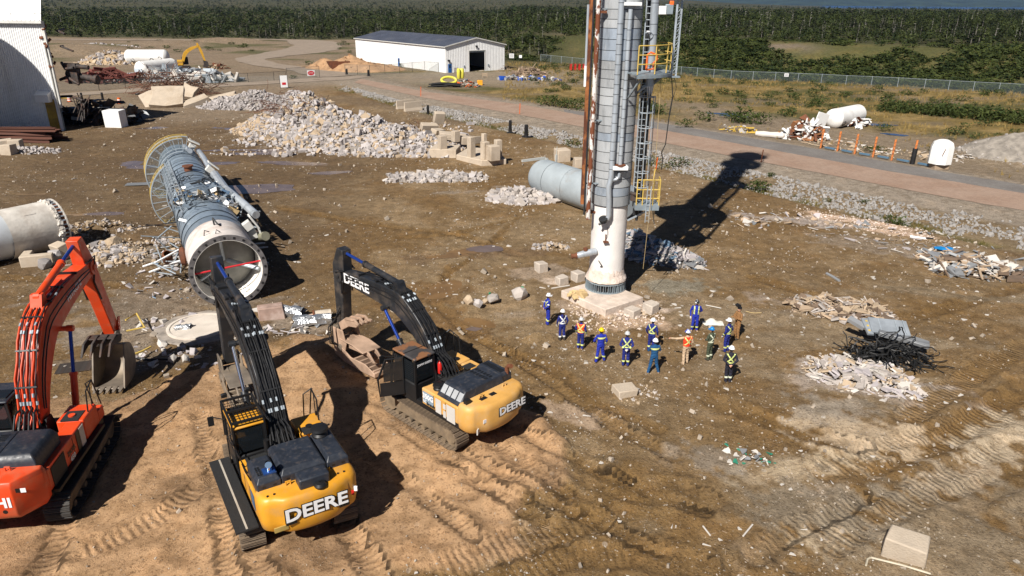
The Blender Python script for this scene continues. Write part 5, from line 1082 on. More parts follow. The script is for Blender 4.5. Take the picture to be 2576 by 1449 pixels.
def loft(mb, secs):
    n = len(secs[0]); vs = [v for s in secs for v in s]; fs = [(j*n+i, j*n+(i+1) % n, (j+1)*n+(i+1) % n, (j+1)*n+i) for j in range(len(secs)-1) for i in range(n)]
    mb.add(vs, fs+[tuple(range(n-1, -1, -1)), tuple((len(secs)-1)*n+i for i in range(n))])
def cylinder_ram(r, name, a, b, frac, rr, barrel, rod, x=0.0, ye=1):
    a = Vector((x, a[0], a[1])); b = Vector((x, b[0], b[1])); m = a.lerp(b, frac); mb = MB(); mb.cyl(a, m, rr, n=14); d = (b-a).normalized(); mb.cyl(m-d*.1, m+d*.02, rr*1.18, n=14); mb.cyl(a-Vector((.1,0,0)), a+Vector((.1,0,0)), rr*1.2, n=10)
    o = mb.build(name, barrel, r); q = MB(); q.cyl(m, b, rr*.55, n=12); q.build('rod', rod, o); e = MB(); e.cyl(b-Vector((.11,0,0)), b+Vector((.11,0,0)), rr*1.05, n=10); e.build('rod_eye', barrel, o); return o
def cw_outline(w, yf, yr, bul, inset=0.0):
    pts = []; hw = w/2-inset; r = .38; yr = yr+inset*.8
    pts += [(hw, yf)]
    for i in range(6): a = math.pi/2*i/5; pts.append((hw-r+r*math.cos(a), yr+bul+r-.06-r*math.sin(a)))
    for i in range(1, 10): k = i/10; x = (hw-r)*(1-2*k); pts.append((x, yr+bul*(x/hw)**2-.02))
    for i in range(6): a = math.pi/2*(1-i/5); pts.append((-(hw-r+r*math.cos(a)), yr+bul+r-.06-r*math.sin(a)))
    pts += [(-hw, yf)]; return pts
def excavator(o):
    c, az = o['pos']; r = thing('excavator', o['label'], 'excavator', (c[0], c[1], .10), rad(az)); body = o['body']; W = o['W']
    # --- undercarriage
    tl, g, sw, th = o['tl'], o['gauge'], o['shoe'], 1.02; ta = rad(o.get('taz', az)-az); R_ = .46; ca, sa = math.cos(ta), math.sin(ta)
    rot = lambda v: Vector((v[0]*ca-v[1]*sa, v[0]*sa+v[1]*ca, v[2]))
    shoe = MB(); shoe.box((0,0,0),(sw,.175,.035))
    for q in (-.055, 0, .055): shoe.box((0,q,.033),(sw*.985,.022,.034))
    shm = shoe.mesh('track_shoe', o['trk'])
    for s in (-1, 1):
        fr = MB(); x = s*g/2
        for v in [((x,0,.52),(sw*.45,tl-1.1,.42))]:
            fr.box(v[0], v[1])
        fr.box((x+s*.0,0,.72),(sw*.3,tl-1.6,.12)); fr.cyl((x-sw*.22,tl/2-.52,.51),(x+sw*.22,tl/2-.52,.51),.40,n=20); fr.cyl((x-sw*.2,-tl/2+.52,.51),(x+sw*.2,-tl/2+.52,.51),.40,n=20); fr.cyl((x-sw*.28,-tl/2+.52,.51),(x+sw*.28,-tl/2+.52,.51),.25,n=16)
        for k in range(8): yy = -tl/2+1.0+k*(tl-2)/7; fr.cyl((x-sw*.24,yy,.16),(x+sw*.24,yy,.16),.12,n=10)
        tr = fr.build('track', FRAMEM, r); tr.rotation_euler = (0, 0, ta)
        S = tl-1.04; per = 2*S+2*math.pi*R_; n = int(per/.205)
        for i in range(n):
            d = per*i/n
            if d < S: y, z, a = -S/2+d, .51+R_, 0.0; z -= .07*math.sin(math.pi*d/S)
            elif d < S+math.pi*R_: t_ = (d-S)/R_; y, z, a = S/2+R_*math.sin(t_), .51+R_*math.cos(t_), -t_
            elif d < 2*S+math.pi*R_: q = d-S-math.pi*R_; y, z, a = S/2-q, .51-R_, math.pi
            else: t_ = (d-2*S-math.pi*R_)/R_; y, z, a = -S/2-R_*math.sin(t_), .51-R_*math.cos(t_), math.pi-t_
            k = link('track_shoe', shm, tr); k.location = (x, y, z); k.rotation_euler = (a, 0, 0)
    cb = MB(); cb.box((0,0,.72),(g-sw+.3,2.0,.5)); cb.cyl((0,0,.9),(0,0,1.18),.85,n=28); u = cb.build('car_body', FRAMEM, r); u.rotation_euler = (0, 0, ta)
    # --- upper deck, counterweight
    hw = W/2; z0 = 1.14; yr, yc = o['tail'], o['cwf']
    d = MB(); d.box((0,(yc+1.9)/2,z0+.12),(W-.12,1.9-yc,.24)); d.box((0,.6,z0+.3),(1.1,2.2,.3)); d.build('deck_frame', GUARD, r, bevel=.02)
    ch = o['cwh']; cw = MB(); o3 = lambda ins, z: [(x, y, z) for x, y in cw_outline(W, yc, yr, o.get('bul', .28), ins)]
    if o.get('angular'):
        pl = lambda ins, z: [(hw-ins, yc, z), (hw-ins, yr+.75, z), (hw*.62, yr+ins, z), (-hw*.62, yr+ins, z), (-hw+ins, yr+.75, z), (-hw+ins, yc, z)]
        loft(cw, [pl(.14, z0-.06), pl(.0, z0+.16), pl(.0, ch-.18), pl(.08, ch)])
    else: loft(cw, [o3(.20, z0-.08), o3(.05, z0+.10), o3(.0, z0+.4), o3(.0, ch-.22), o3(.03, ch-.1), o3(.10, ch-.02), o3(.16, ch)])
    co = cw.build('counterweight', body, r, 50, .035)
    for x in (-.62, .62): MB().tube([(x,yr+.75,ch-.02),(x,yr+.75,ch+.14),(x+.14,yr+.75,ch+.14),(x+.14,yr+.75,ch-.02)],.028,6).build('lifting_eye', body, co)
    o['rear'](r, co, W, yr, z0, ch)
    # --- side bodies and deck tops
    zt = o['zt']
    for s in (-1, 1):
        b_ = MB(); y1 = o['sideL'] if s < 0 else o['sideR']; b_.box((s*(hw-.30),(yc+y1)/2,(z0+.25+zt)/2),(.58,y1-yc-.01,zt-z0-.25)); sp = b_.build('side_panel', body, r, 40, .05)
        for k in (.33, .66): MB().box((s*(hw-.006),yc+(y1-yc)*k,(z0+.3+zt)/2),(.012,.02,zt-z0-.45)).build('panel_gap', DECK_, sp)
        o['side'](r, sp, s, hw, yc, y1, z0, zt)
    tk = MB(); tk.box((hw-.46,o['sideR']+.62,(z0+.25+zt+.02)/2),(.92,1.2,zt+.02-z0-.25)); tk.box((hw-.46,o['sideR']+1.5,(z0+.25+zt-.35)/2),(.90,.55,zt-.35-z0-.25)); tko = tk.build('fuel_tank', body, r, 40, .05)
    MB().cyl((hw-.5,o['sideR']+.35,zt),(hw-.5,o['sideR']+.35,zt+.09),.12,n=14).build('filler_cap', GUARD if not o.get('angular') else OR, tko)
    hr = MB(); x = hw-.06; y = o['sideR']
    hr.tube([(x,y+.6,zt-.1),(x+.03,y+.75,zt+.8),(x+.03,y+1.35,zt+.95),(x,y+1.75,zt-.3)],.028,6); hr.tube([(x-.25,y+1.7,zt-.35),(x-.25,y+1.45,zt+.75),(x+.03,y+1.35,zt+.95)],.024,6); hr.tube([(x+.01,y+1.0,zt),(x+.03,y+1.1,zt+.88)],.02,5); hr.build('handrail', GUARD, r)
    st = MB(); st.box((0,(yc+.1)/2+.4,zt-.32),(W-1.25,1.3,.35)); st.build('pump_bay', GUARD, r)
    for q in o['mats']: MB().box(q[0], q[1]).build('walkway_mat', MATM, r)
    o['hood'](r, W, yc, zt)
    # --- cab
    cx0, cx1, cy0, cy1, cz0, cz1 = -hw+.02, -hw+1.06, o['caby'], o['caby']+1.78, z0+.2, o['cabz']
    cab = link('cab', None, r); cab.empty_display_size = .2
    lo = MB(); lo.box(((cx0+cx1)/2,(cy0+cy1)/2-.1,cz0+.35),(cx1-cx0-.02,cy1-cy0-.25,.7)); lo.build('lower_shell', o['cabm'], cab, 40, .06)
    po = MB()
    for x, y, t_ in ((cx0+.05,cy0+.05,0),(cx1-.05,cy0+.05,0),(cx0+.05,cy1-.32,.26),(cx1-.05,cy1-.32,.26),(cx0+.05,(cy0+cy1)/2-.1,0)):
        po.tube([(x,y+t_*1.1,cz0),(x,y+t_,cz0+.75),(x,y-t_*.2,cz1-.06)],.055,4)
    po.build('pillar', o['cabm'], cab, 30)
    rf = MB(); rf.box(((cx0+cx1)/2,(cy0+cy1)/2-.16,cz1-.02),(cx1-cx0+.02,cy1-cy0-.28,.10)); rf.build('roof', o['roofm'], cab, 40, .045)
    gl = ((cx0+cx1)/2, (cy0+cy1)/2)
    for nm, cc, dd in (('rear_window',(gl[0],cy0+.03,cz0+1.25),(cx1-cx0-.2,.03,cz1-cz0-.95)),('front_window',(gl[0],cy1-.27,cz0+1.15),(cx1-cx0-.2,.03,cz1-cz0-.95)),('side_window',(cx0+.04,gl[1]-.1,cz0+1.2),(.03,cy1-cy0-.5,cz1-cz0-.95)),('side_window',(cx1-.04,gl[1]-.1,cz0+1.2),(.03,cy1-cy0-.5,cz1-cz0-.95))): MB().box(cc, dd).build(nm, CABG, cab)
    se = MB(); se.box((gl[0],gl[1]-.3,cz0+.95),(.5,.5,.15)); se.box((gl[0],gl[1]-.58,cz0+1.3),(.48,.14,.75)); se.build('seat', GUARD, cab, bevel=.04)
    o['cabx'](r, cab, cx0, cx1, cy0, cy1, cz0, cz1)
    mi = MB(); mi.tube([(cx0,cy1-.4,cz1-.35),(cx0-.35,cy1-.1,cz1-.3)],.02,5); mi.box((cx0-.42,cy1-.1,cz1-.45),(.2,.05,.36)); mi.build('mirror', GUARD, r)
    # --- boom, stick, rams
    bm_ = MB(); cl, hh = sweep_box(bm_, o['boom'], o['boomh'], o['boomw']); bo = bm_.build('boom', o['boomm'], r, 35, .03)
    ft = MB(); f0 = o['boom'][0]; ft.cyl((-.5,f0[0],f0[1]),(.5,f0[0],f0[1]),.17,n=14); [ft.prism([(f0[0]-.5,zt-.6),(f0[0]+.45,zt-.6),(f0[0]+.2,f0[1]+.22),(f0[0]-.2,f0[1]+.22)],s*.46-.03,s*.46+.03) for s in (-1,1)]; ft.build('boom_bracket', GUARD, r)
    bw = o['boomw'][2] if isinstance(o['boomw'], list) else o['boomw']; rg = random.Random(o['seed'])
    for k in range(o['hoses']):
        off = -bw*.42+bw*.84*k/max(1, o['hoses']-1); pts = []; i0, i1 = (1, len(cl)-1-rg.randrange(1, 9)) if k % 3 else (2, int(len(cl)*.62))
        for i in range(i0, i1, 2):
            t_ = (cl[min(i+1, len(cl)-1)]-cl[i-1]).normalized(); nrm = Vector((0,-t_.z,t_.y)); pts.append(cl[i]+nrm*(hh[i]+.05+.05*rg.random()*(k % 2))+Vector((off+.04*rg.uniform(-1, 1),0,0)))
        pts = [Vector((off*1.4, f0[0]-.55, zt+.05))]+pts
        for q in range(2, len(pts)-1, 4): MB().cyl(pts[q]-(pts[q+1]-pts[q]).normalized()*.07, pts[q]+(pts[q+1]-pts[q]).normalized()*.07, .042, n=6).build('hose_fitting', GALV, bo)
        hm = o.get('linem') if (k % 2 == 0 and o.get('linem')) else HOSE; MB().tube(pts, .026 if k % 2 else .034, 6).build('hydraulic_line', hm, bo)
    for s in (-1, 1):
        for k in range(2):
            pts = []
            for i in range(2, len(cl)-2, 2): t_ = (cl[i+1]-cl[i-1]).normalized(); nrm = Vector((0,-t_.z,t_.y)); pts.append(cl[i]+nrm*(hh[i]*(.55-.4*k)+.03*rg.random())+Vector((s*(bw/2+.045),0,0)))
            MB().tube(pts, .026, 6).build('hydraulic_line', HOSE, bo)
    for i in range(5, len(cl)-3, 4):
        t_ = (cl[i+1]-cl[i-1]).normalized(); nrm = Vector((0,-t_.z,t_.y)); MB().box(cl[i]+nrm*(hh[i]+.04), (bw*.96,.06,.10), Matrix.Rotation(math.atan2(t_.z, t_.y), 3, 'X')).build('hose_clamp', GUARD, bo)
    for k in range(5): x = -.35+.17*k; MB().tube([(x,f0[0]-1.0,zt-.2),(x*.9,f0[0]-.5,zt+.5+.12*rg.random()),(x*.6,f0[0]+.15,f0[1]+.75),(x*.5,f0[0]+.5,f0[1]+1.0)],.035,6).build('boom_hose', HOSE, r)
    a = o['armcyl']; cylinder_ram(r, 'arm_cylinder', a[0], a[1], a[2], .135, o.get('ramm', o['boomm']), BLUEROD); lug = MB(); lug.prism([(a[0][0]-.35,a[0][1]-.45),(a[0][0]+.35,a[0][1]-.45),(a[0][0]+.1,a[0][1]+.12),(a[0][0]-.1,a[0][1]+.12)],-.2,.2); lug.build('cylinder_lug', o['boomm'], bo)
    a = o['boomcyl']
    for s in (-1, 1): cylinder_ram(r, 'boom_cylinder', a[0], a[1], a[2], .125, o.get('ramm', o['boomm']), o.get('bcrod', CHROME), s*(bw/2+.22))
    bp = MB(); bp.cyl((-bw/2-.36,a[1][0],a[1][1]),(bw/2+.36,a[1][0],a[1][1]),.10,n=12); bp.build('cylinder_pin', o['boomm'], bo)
    s_ = o['stick']; mb = MB(); mb.prism(s_, -.24, .24); sk = mb.build('stick', o['boomm'], r, 30, .03)
    tp = o['boom'][-1]; ck = MB(); [ck.prism([(tp[0]+.32*math.cos(t_), tp[1]+.32*math.sin(t_)) for t_ in [i*math.pi/6 for i in range(12)]], s*.33-.025, s*.33+.025) for s in (-1, 1)]; ck.cyl((-.4,tp[0],tp[1]),(.4,tp[0],tp[1]),.12,n=14); ck.build('boom_tip', o['boomm'], bo)
    a = o['bktcyl']; cylinder_ram(r, 'attachment_cylinder', a[0], a[1], a[2], .11, o.get('bkram', o['boomm']), CHROME)
    for k in range(4):
        x = (-.3, -.27, .27, .3)[k]; t0_ = Vector((x, tp[0]-.5, tp[1]+.35)); e = Vector((x, s_[-2][0], s_[-2][1])); MB().tube([t0_, Vector((x*1.3, tp[0]+.1+.2*rg.random(), tp[1]+.6*rg.random())), t0_.lerp(e, .5)+Vector((0,.15*rg.random(),0)), e],.03,6).build('stick_hose', HOSE, sk)
    o['attach'](r)
    o['letter'](r, bo, bw)
    return r
def plates(poly, xs, th, mb): [mb.prism(poly, x-th/2, x+th/2) for x in xs]
def jaw(r, y0, z0, col):
    """concrete crusher hanging from the stick at (y0,z0), jaws turned back towards the cab"""
    h = MB(); plates([(y0-.45,z0+.35),(y0+.4,z0+.3),(y0+.45,z0-.5),(y0+.2,z0-1.0),(y0-.5,z0-.95),(y0-.7,z0-.3)], (-.42,.42), .07, h); h.cyl((-.45,y0,z0),(.45,y0,z0),.13,n=12); h.cyl((-.45,y0-.1,z0-.75),(.45,y0-.1,z0-.75),.16,n=12); h.box((0,y0-.05,z0-.55),(.75,.7,.45)); h.build('crusher_head', col, r, 30, .02)
    zf = .12
    lo = MB(); plates([(y0+.35,zf+.62),(y0-.2,zf+.75),(y0-1.1,zf+.42),(y0-2.3,zf+.5),(y0-3.0,zf+.30),(y0-3.05,zf+.08),(y0-2.2,zf),(y0-.6,zf-.02),(y0+.3,zf+.15)], (-.48,.48), .07, lo); 
    for k in range(5): lo.box((0,y0-1.2-k*.42,zf+.2),(.92,.10,.32))
    lo.box((0,y0-3.0,zf+.18),(1.02,.14,.22)); lo.build('lower_jaw', col, r, 30, .02)
    up = MB(); plates([(y0+.3,zf+.8),(y0-.3,zf+1.15),(y0-1.4,zf+1.12),(y0-2.3,zf+1.0),(y0-2.75,zf+.62),(y0-2.62,zf+.55),(y0-2.2,zf+.78),(y0-1.3,zf+.72),(y0-.2,zf+.6)], (-.22,.22), .08, up); up.prism([(y0-.2,zf+1.1),(y0-1.3,zf+1.15),(y0-2.2,zf+1.03),(y0-2.2,zf+.98),(y0-1.3,zf+1.1),(y0-.2,zf+1.05)],-.5,.5); up.build('upper_jaw', col, r, 30, .02)
    pn = MB(); pn.cyl((-.56,y0-.2,zf+.6),(.56,y0-.2,zf+.6),.2,n=16); pn.build('jaw_pin', BUCK, r)
def deere_word(r, parent, mw, size, back=True, name='lettering'):
    if back: text_mesh('lettering_backing', 'DEERE', size, DECK_, parent, mw, .075, .004, 1.12, True)
    text_mesh(name, 'DEERE', size, DECW, parent, mw @ Matrix.Translation((0,0,.012)), .028, .004, 1.12, True)
def decals(co, x, y, z):
    for k in range(3): MB().box((x+k*.17,y,z),(.155,.014,.15)).build('warning_decal', (DECW, DECK_, DECW)[k], co)
def exhaust(r, x, y, z, mt, rr=.09):
    MB().tube([(x,y,z-.2),(x,y,z+.18),(x-.02,y-.12,z+.34),(x-.05,y-.30,z+.40)],[rr,rr,rr,rr*1.05],12).build('exhaust_pipe', mt, r)
def vents(r, x0, x1, y0, y1, z, nx, ny, ob):
    for i in range(nx):
        for j in range(ny): MB().box((x0+(x1-x0)*(i+.5)/nx, y0+(y1-y0)*(j+.5)/ny, z), ((x1-x0)/nx*.6, (y1-y0)/ny*.6, .012)).build('vent_slot', DECK_, ob)

# ---------------- yellow machine in the middle
def c_rear(r, co, W, yr, z0, ch):
    deere_word(r, co, frame((.05,yr-.035,z0+.72),(1,0,0),(0,0,1)), .62)
    for x in (-.75, .92): MB().box((x,yr-.005,z0+.42),(.34,.03,.06)).build('grab_slot', DECK_, co)
    MB().box((-1.05,yr+.10,z0+.28),(.42,.05,.16)).build('worn_decal', M('worn_gold_decal', (.40,.28,.08), .5), co)
    MB().box((1.28,yr+.2,z0+.62),(.09,.05,.16),-.3).build('red_reflector', REDX, co); MB().box((1.42,yr+.33,z0+.64),(.13,.05,.17),-.75).build('warning_decal', DECW, co)
    b_ = MB().box((.15,yr+.52,ch+.17),(.95,.52,.36)).build('rear_box', NAVY, co, 40, .05); MB().lathe([(.17,0),(.2,.08),(.15,.16),(.02,.18)],16,Matrix.Translation((.28,yr+.18,ch-.02))).build('rear_camera', GUARD, co)
    for x in (-1.25,-1.05,.95,1.15): MB().cyl((x,yr+.5,ch-.01),(x,yr+.5,ch+.03),.035,n=8).build('plug', GUARD, co)
def c_side(r, sp, s, hw, yc, y1, z0, zt):
    if s < 0:
        w = MB(); w.box((-hw-.36,-.7,z0+.02),(.68,4.3,.06)); q = w.build('side_walkway', MATM, r)
        MB().box((-hw-.36,-.7,z0+.055),(.06,4.2,.012)).build('walkway_strip', M('worn_light_edge', (.4,.36,.3), .8), q)
        for k in range(3): MB().tube([(-hw+.1,-1.9+k*.85,zt+.02),(-hw-.03,-1.9+k*.85,zt+.42),(-hw-.03,-1.45+k*.85,zt+.42),(-hw+.1,-1.45+k*.85,zt+.02)],.022,5).build('handrail', GUARD, r)
        MB().box((-hw-.004,yc+.32,zt-.35),(.012,.42,.55)).build('blue_decal', M('decal_blue', (.07,.13,.22), .5), sp)
def c_hood(r, W, yc, zt):
    zz = zt+.62
    for x0, x1, y0, y1, top in ((-1.45,-.72,yc-.12,yc+1.25,zz-.04),(-.70,.72,yc-.10,yc+1.6,zz),(.74,1.46,yc-.12,yc+1.72,zz-.02)):
        h = MB(); cx, w = (x0+x1)/2, x1-x0; l = lambda i, z: [(x0+i,y0+i*1.4,z),(x1-i,y0+i*1.4,z),(x1-i,y1-i,z),(x0+i,y1-i,z)]; loft(h, [l(0, zt-.25), l(0, top-.16), l(.10, top)]); h_ = h.build('engine_hood', NAVY, r, 30, .03)
        for k in range(2): MB().box((x0+.2+k*(w-.4),y0+.02,top-.3),(.10,.05,.06)).build('hood_latch', GUARD, h_)
    MB().lathe([(.26,0),(.26,.05),(.2,.12),(.2,.2),(.3,.24),(.28,.32),(.1,.36),(.01,.36)],20,Matrix.Translation((1.0,yc+1.35,zz-.04))).build('air_precleaner', GUARD, r)
    sb = MB(); sb.box((-.98,yc+.22,zz-.02),(.38,.34,.05)); q = sb.build('exhaust_base', M('blue_heat_shield', (.03,.10,.35), .3, .5), r); exhaust(r, -.98, yc+.2, zz, CHROME, .10)
    vents(r, -1.36, -1.2, yc+.1, yc+.6, zz-.03, 2, 5, q)
def c_cabx(r, cab, x0, x1, y0, y1, z0, z1):
    f = MB()
    for y in (y0-.02, (y0+y1)/2-.1, y1-.1): f.tube([(x0,y,z1+.22),(x1,y,z1+.22)],.05,4)
    for x in (x0, x1): f.tube([(x,y0-.02,z1+.22),(x,y1-.1,z1+.22),(x,y1+.05,z0+.6)],.05,4); f.tube([(x,y0-.02,z1+.22),(x,y0-.02,z0+.3)],.04,4)
    for k in range(9): y = y0+.1+k*.17; f.tube([(x0,y,z1+.20),(x1,y,z1+.20)],.010,4)
    for k in range(8): x = x0+.08+k*.125; f.tube([(x,y0,z1+.20),(x,y1-.1,z1+.20)],.010,4); f.tube([(x,y1-.08,z1+.2),(x,y1+.07,z0+.6)],.010,4)
    f.build('falling_object_guard', GUARD, cab); MB().box(((x0+x1)/2,(y0+y1)/2+.2,z1+.06),(x1-x0-.2,.45,.05)).build('roof_hatch', CABG, cab); 
    for x in (x0+.15, x1-.1): q = MB(); q.box((x,y1+.02,z1+.36),(.2,.12,.16)); q.build('work_lamp', GUARD, r, bevel=.03)
    MB().tube([(x0-.02,y0+.1,z0+.4),(x0-.18,y0+.1,z0+.5),(x0-.18,y0+.1,z1-.3),(x0-.02,y0+.1,z1-.2)],.022,5).build('grab_rail', GUARD, cab); MB().cyl((x1-.1,y0-.45,z0+.9),(x1-.1,y0-.45,z0+1.35),.10,n=12).build('air_filter', GUARD, r)
def c_attach(r):
    jaw(r, 8.75, 1.35, BUCK); MB().box((-.55,1.9,1.75),(.5,.7,.5)).build('swivel_guard', JAWR, r, 30, .05)
def no_letter(r, bo, bw): pass
excavator(dict(pos=EXC['c'], taz=26.0, label='yellow excavator with black boom reaching towards the fallen column, tail facing viewer', body=DY, W=3.1, tl=5.6, gauge=2.95, shoe=.78, trk=TRK_M, tail=-3.72, cwf=-2.72, cwh=2.42, zt=2.22, sideL=-.55, sideR=-.15, bul=.34, rear=c_rear, side=c_side, hood=c_hood, caby=-.1, cabz=3.15, cabm=GUARD, roofm=DY, cabx=c_cabx,
 mats=[((-1.0,-.75,2.235),(.7,.35,.02)),((-.2,-.95,2.10),(1.2,.28,.02)),((1.05,.0,2.26),(.6,.5,.02))], boom=[(.25,2.15),(1.3,3.75),(2.9,4.85),(4.2,5.1),(6.2,5.2),(8.1,5.1)], boomh=[.30,.48,.58,.55,.45,.26], boomw=[.66,.70,.72,.70,.66,.58], boomm=BOOMK, hoses=9, seed=1, armcyl=((3.3,5.95),(8.1,6.25),.56), boomcyl=((1.35,1.55),(3.5,4.55),.5), stick=[(7.95,6.5),(8.4,6.45),(8.6,5.2),(9.0,1.6),(8.75,1.2),(8.45,1.4),(7.95,4.3),(7.85,5.4)], bktcyl=((8.75,4.9),(9.35,1.9),.55), attach=c_attach, letter=no_letter))

# ---------------- yellow machine on the right
def r_rear(r, co, W, yr, z0, ch):
    MB().box((.35,yr+.004,z0+.70),(1.35,.03,.40)).build('decal_band', M('dull_gold_band', (.14,.10,.05), .4), co); deere_word(r, co, frame((.40,yr-.02,z0+.70),(1,0,0),(0,0,1)), .44); decals(co, -.95, yr+.10, z0+.55); MB().box((-1.15,yr+.27,z0+.12),(.2,.04,.22),.5).build('scraped_patch', GREYST, co)
    MB().box((-.55,yr+.62,ch+.005),(.32,.18,.02)).build('hatch', GUARD, co); MB().box((-.05,yr+.62,ch+.005),(.28,.2,.02)).build('hatch', GUARD, co)
def r_side(r, sp, s, hw, yc, y1, z0, zt):
    if s < 0:
        x = -hw-.004; q = MB(); q.box((x,y1-.42,zt-.36),(.012,.66,.50)); q.build('model_plate', DECB, sp)
        text_mesh('model_number', '350G', .30, DECW, sp, frame((x-.012,y1-.42,zt-.30),(0,-1,0),(0,0,1)), .03, .003); text_mesh('model_suffix', 'LC', .16, DECW, sp, frame((x-.012,y1-.22,zt-.52),(0,-1,0),(0,0,1)), .02, .003); text_mesh('dealer_name', 'Brandt', .19, DECK_, sp, frame((x-.012,y1-.58,zt-.58),(0,-1,0),(0,0,1)), .03, .003)
        for y, w, h, z in ((y1-1.05,.34,.62,zt-.42),(y1-1.42,.16,.22,zt-.28),(y1-1.42,.16,.30,zt-.62),(y1-1.80,.50,.70,zt-.46)): MB().box((x,y,z),(.008,w,h)).build('pale_patch', GREYST, sp)
def r_hood(r, W, yc, zt):
    zz = zt+.52; x0, x1, y0, y1 = -W/2+.06, W/2-.55, yc-.08, yc+1.35
    h = MB(); l = lambda i, j, z: [(x0+i,y0+j,z),(x1-j,y0+j,z),(x1-j,y1-j,z),(x0+i,y1-j,z)]; loft(h, [l(0, 0, zt-.1), l(.05, .02, zt+.06), l(.40, .12, zz)]); ho = h.build('engine_hood', NAVY, r, 30, .04)
    h2 = MB(); l2 = lambda j, z: [(x1-.3+j,y0+j+.1,z),(W/2-.12-j,y0+j+.1,z),(W/2-.12-j,y1+.05-j,z),(x1-.3+j,y1+.05-j,z)]; loft(h2, [l2(0, zt-.1), l2(.02, zz-.1), l2(.1, zz+.02)]); h3 = h2.build('engine_hood', NAVY, r, 30, .03)
    for k in range(4):
        y = y0+.22+k*.31; a = Vector((x0+.10,y,zt+.13)); n = Vector((-(zz-zt-.06),0,.35)).normalized(); up = Vector((.35,0,zz-zt-.06)).normalized(); f = Vector((0,1,0)); c_ = Vector((x0+.225,y,(zt+.06+zz)/2))+n*.012; s = .125; t_ = .17
        MB().add([c_-f*s-up*t_, c_+f*s-up*t_, c_+f*s+up*t_, c_-f*s+up*t_]+[v+n*.012 for v in (c_-f*s-up*t_, c_+f*s-up*t_, c_+f*s+up*t_, c_-f*s+up*t_)], [(0,1,2,3),(7,6,5,4),(0,4,5,1),(1,5,6,2),(2,6,7,3),(3,7,4,0)]).build('louvre_panel', M('pale_louvre', (.36,.37,.38), .5), ho)
    vents(r, .05, .55, y0+.25, y1-.2, zz+.004, 2, 6, ho); vents(r, .82, 1.25, y0+.25, y1-.1, zz+.026, 1, 12, h3)
    exhaust(r, W/2-.32, yc+.12, zz-.05, RUST, .085); MB().lathe([(.22,0),(.22,.06),(.17,.12),(.24,.16),(.22,.24),(.02,.27)],18,Matrix.Translation((-W/2+.42,yc+1.62,zt+.0))).build('air_precleaner', GUARD, r)
    MB().box((-W/2+.30,yc-.22,zt+.22),(.22,.18,.26)).build('rear_camera', GUARD, r)
def r_cabx(r, cab, x0, x1, y0, y1, z0, z1):
    text_mesh('cab_lettering', 'JOHN DEERE', .13, DECW, cab, frame(((x0+x1)/2,y0+.008,z1-.32),(1,0,0),(0,0,1)), .02, .003)
    d = MB(); dr = link('cab_door', None, cab); dr.location = (x0-.02,y0+.75,z0); dr.rotation_euler = (0,0,rad(62))
    fr = MB(); fr.tube([(0,0,.05),(0,1.0,.05),(0,1.05,.8),(0,.7,z1-z0-.15),(0,0,z1-z0-.12),(0,0,.05)],.045,4); fr.box((0,.5,.35),(.05,.95,.55)); fr.build('door_frame', GUARD, dr); MB().box((0,.42,1.1),(.02,.8,.85)).build('door_glass', CABG, dr)
    g = MB(); [g.tube([(x0+.03,y0+.05,z0+.2+k*.09),(x0+.03,y0+.8,z0+.2+k*.09)],.008,4) for k in range(16)]; g.build('window_guard', GUARD, cab)
    e = MB(); e.lathe([(.085,0),(.095,.03),(.095,.42),(.05,.50),(.03,.52),(.03,.58)],14,Matrix.Translation((x1+.16,y0-.1,z0+.85))); ex = e.build('fire_extinguisher', REDX, r); MB().box((x1+.16,y0-.1,z0+1.43),(.05,.12,.05)).build('nozzle', GUARD, ex)
    MB().box((x1+.3,y0+.1,z0+.3),(.5,1.2,.9)).build('cab_side_box', GUARD, r, bevel=.04); MB().box(((x0+x1)/2,(y0+y1)/2-.16,z1+.037),(x1-x0-.02,.03,.02)).build('roof_seam', GUARD, cab)
    MB().tube([(x1+.15,y0-.2,z0+.75),(x1+.1,y0-.45,z0+.85),(x0+.1,y0-.45,z0+.75)],.03,5).build('grab_rail', GUARD, r)
def r_attach(r):
    jaw(r, 7.6, 1.35, JAW)
    t_ = MB(); plates([(7.6,1.95),(6.9,2.45),(6.2,2.6),(5.85,2.4),(6.05,2.2),(6.7,2.05),(7.4,1.6)], (-.3,0,.3), .09, t_); t_.box((0,6.6,2.42),(.75,.8,.06),Matrix.Rotation(-.2,3,'X')); [t_.box((x,5.9,2.42),(.12,.22,.10)) for x in (-.36,-.12,.12,.36)]; t_.build('thumb_plate', JAW, r, 30, .015)
    for k in range(3): MB().tube([(-.3+.2*k,7.4,2.8),(-.7-.1*k,7.6,1.9),(-.75-.1*k,7.5,1.1),(-.45,7.4,.8)],.028,6).build('attachment_hose', HOSE, r)
def r_letter(r, bo, bw):
    c_ = Vector((-bw/2-.012, 5.75, 4.50)); deere_word(r, bo, frame(c_,(0,-1,.0),(0,0,1)), .64, False)
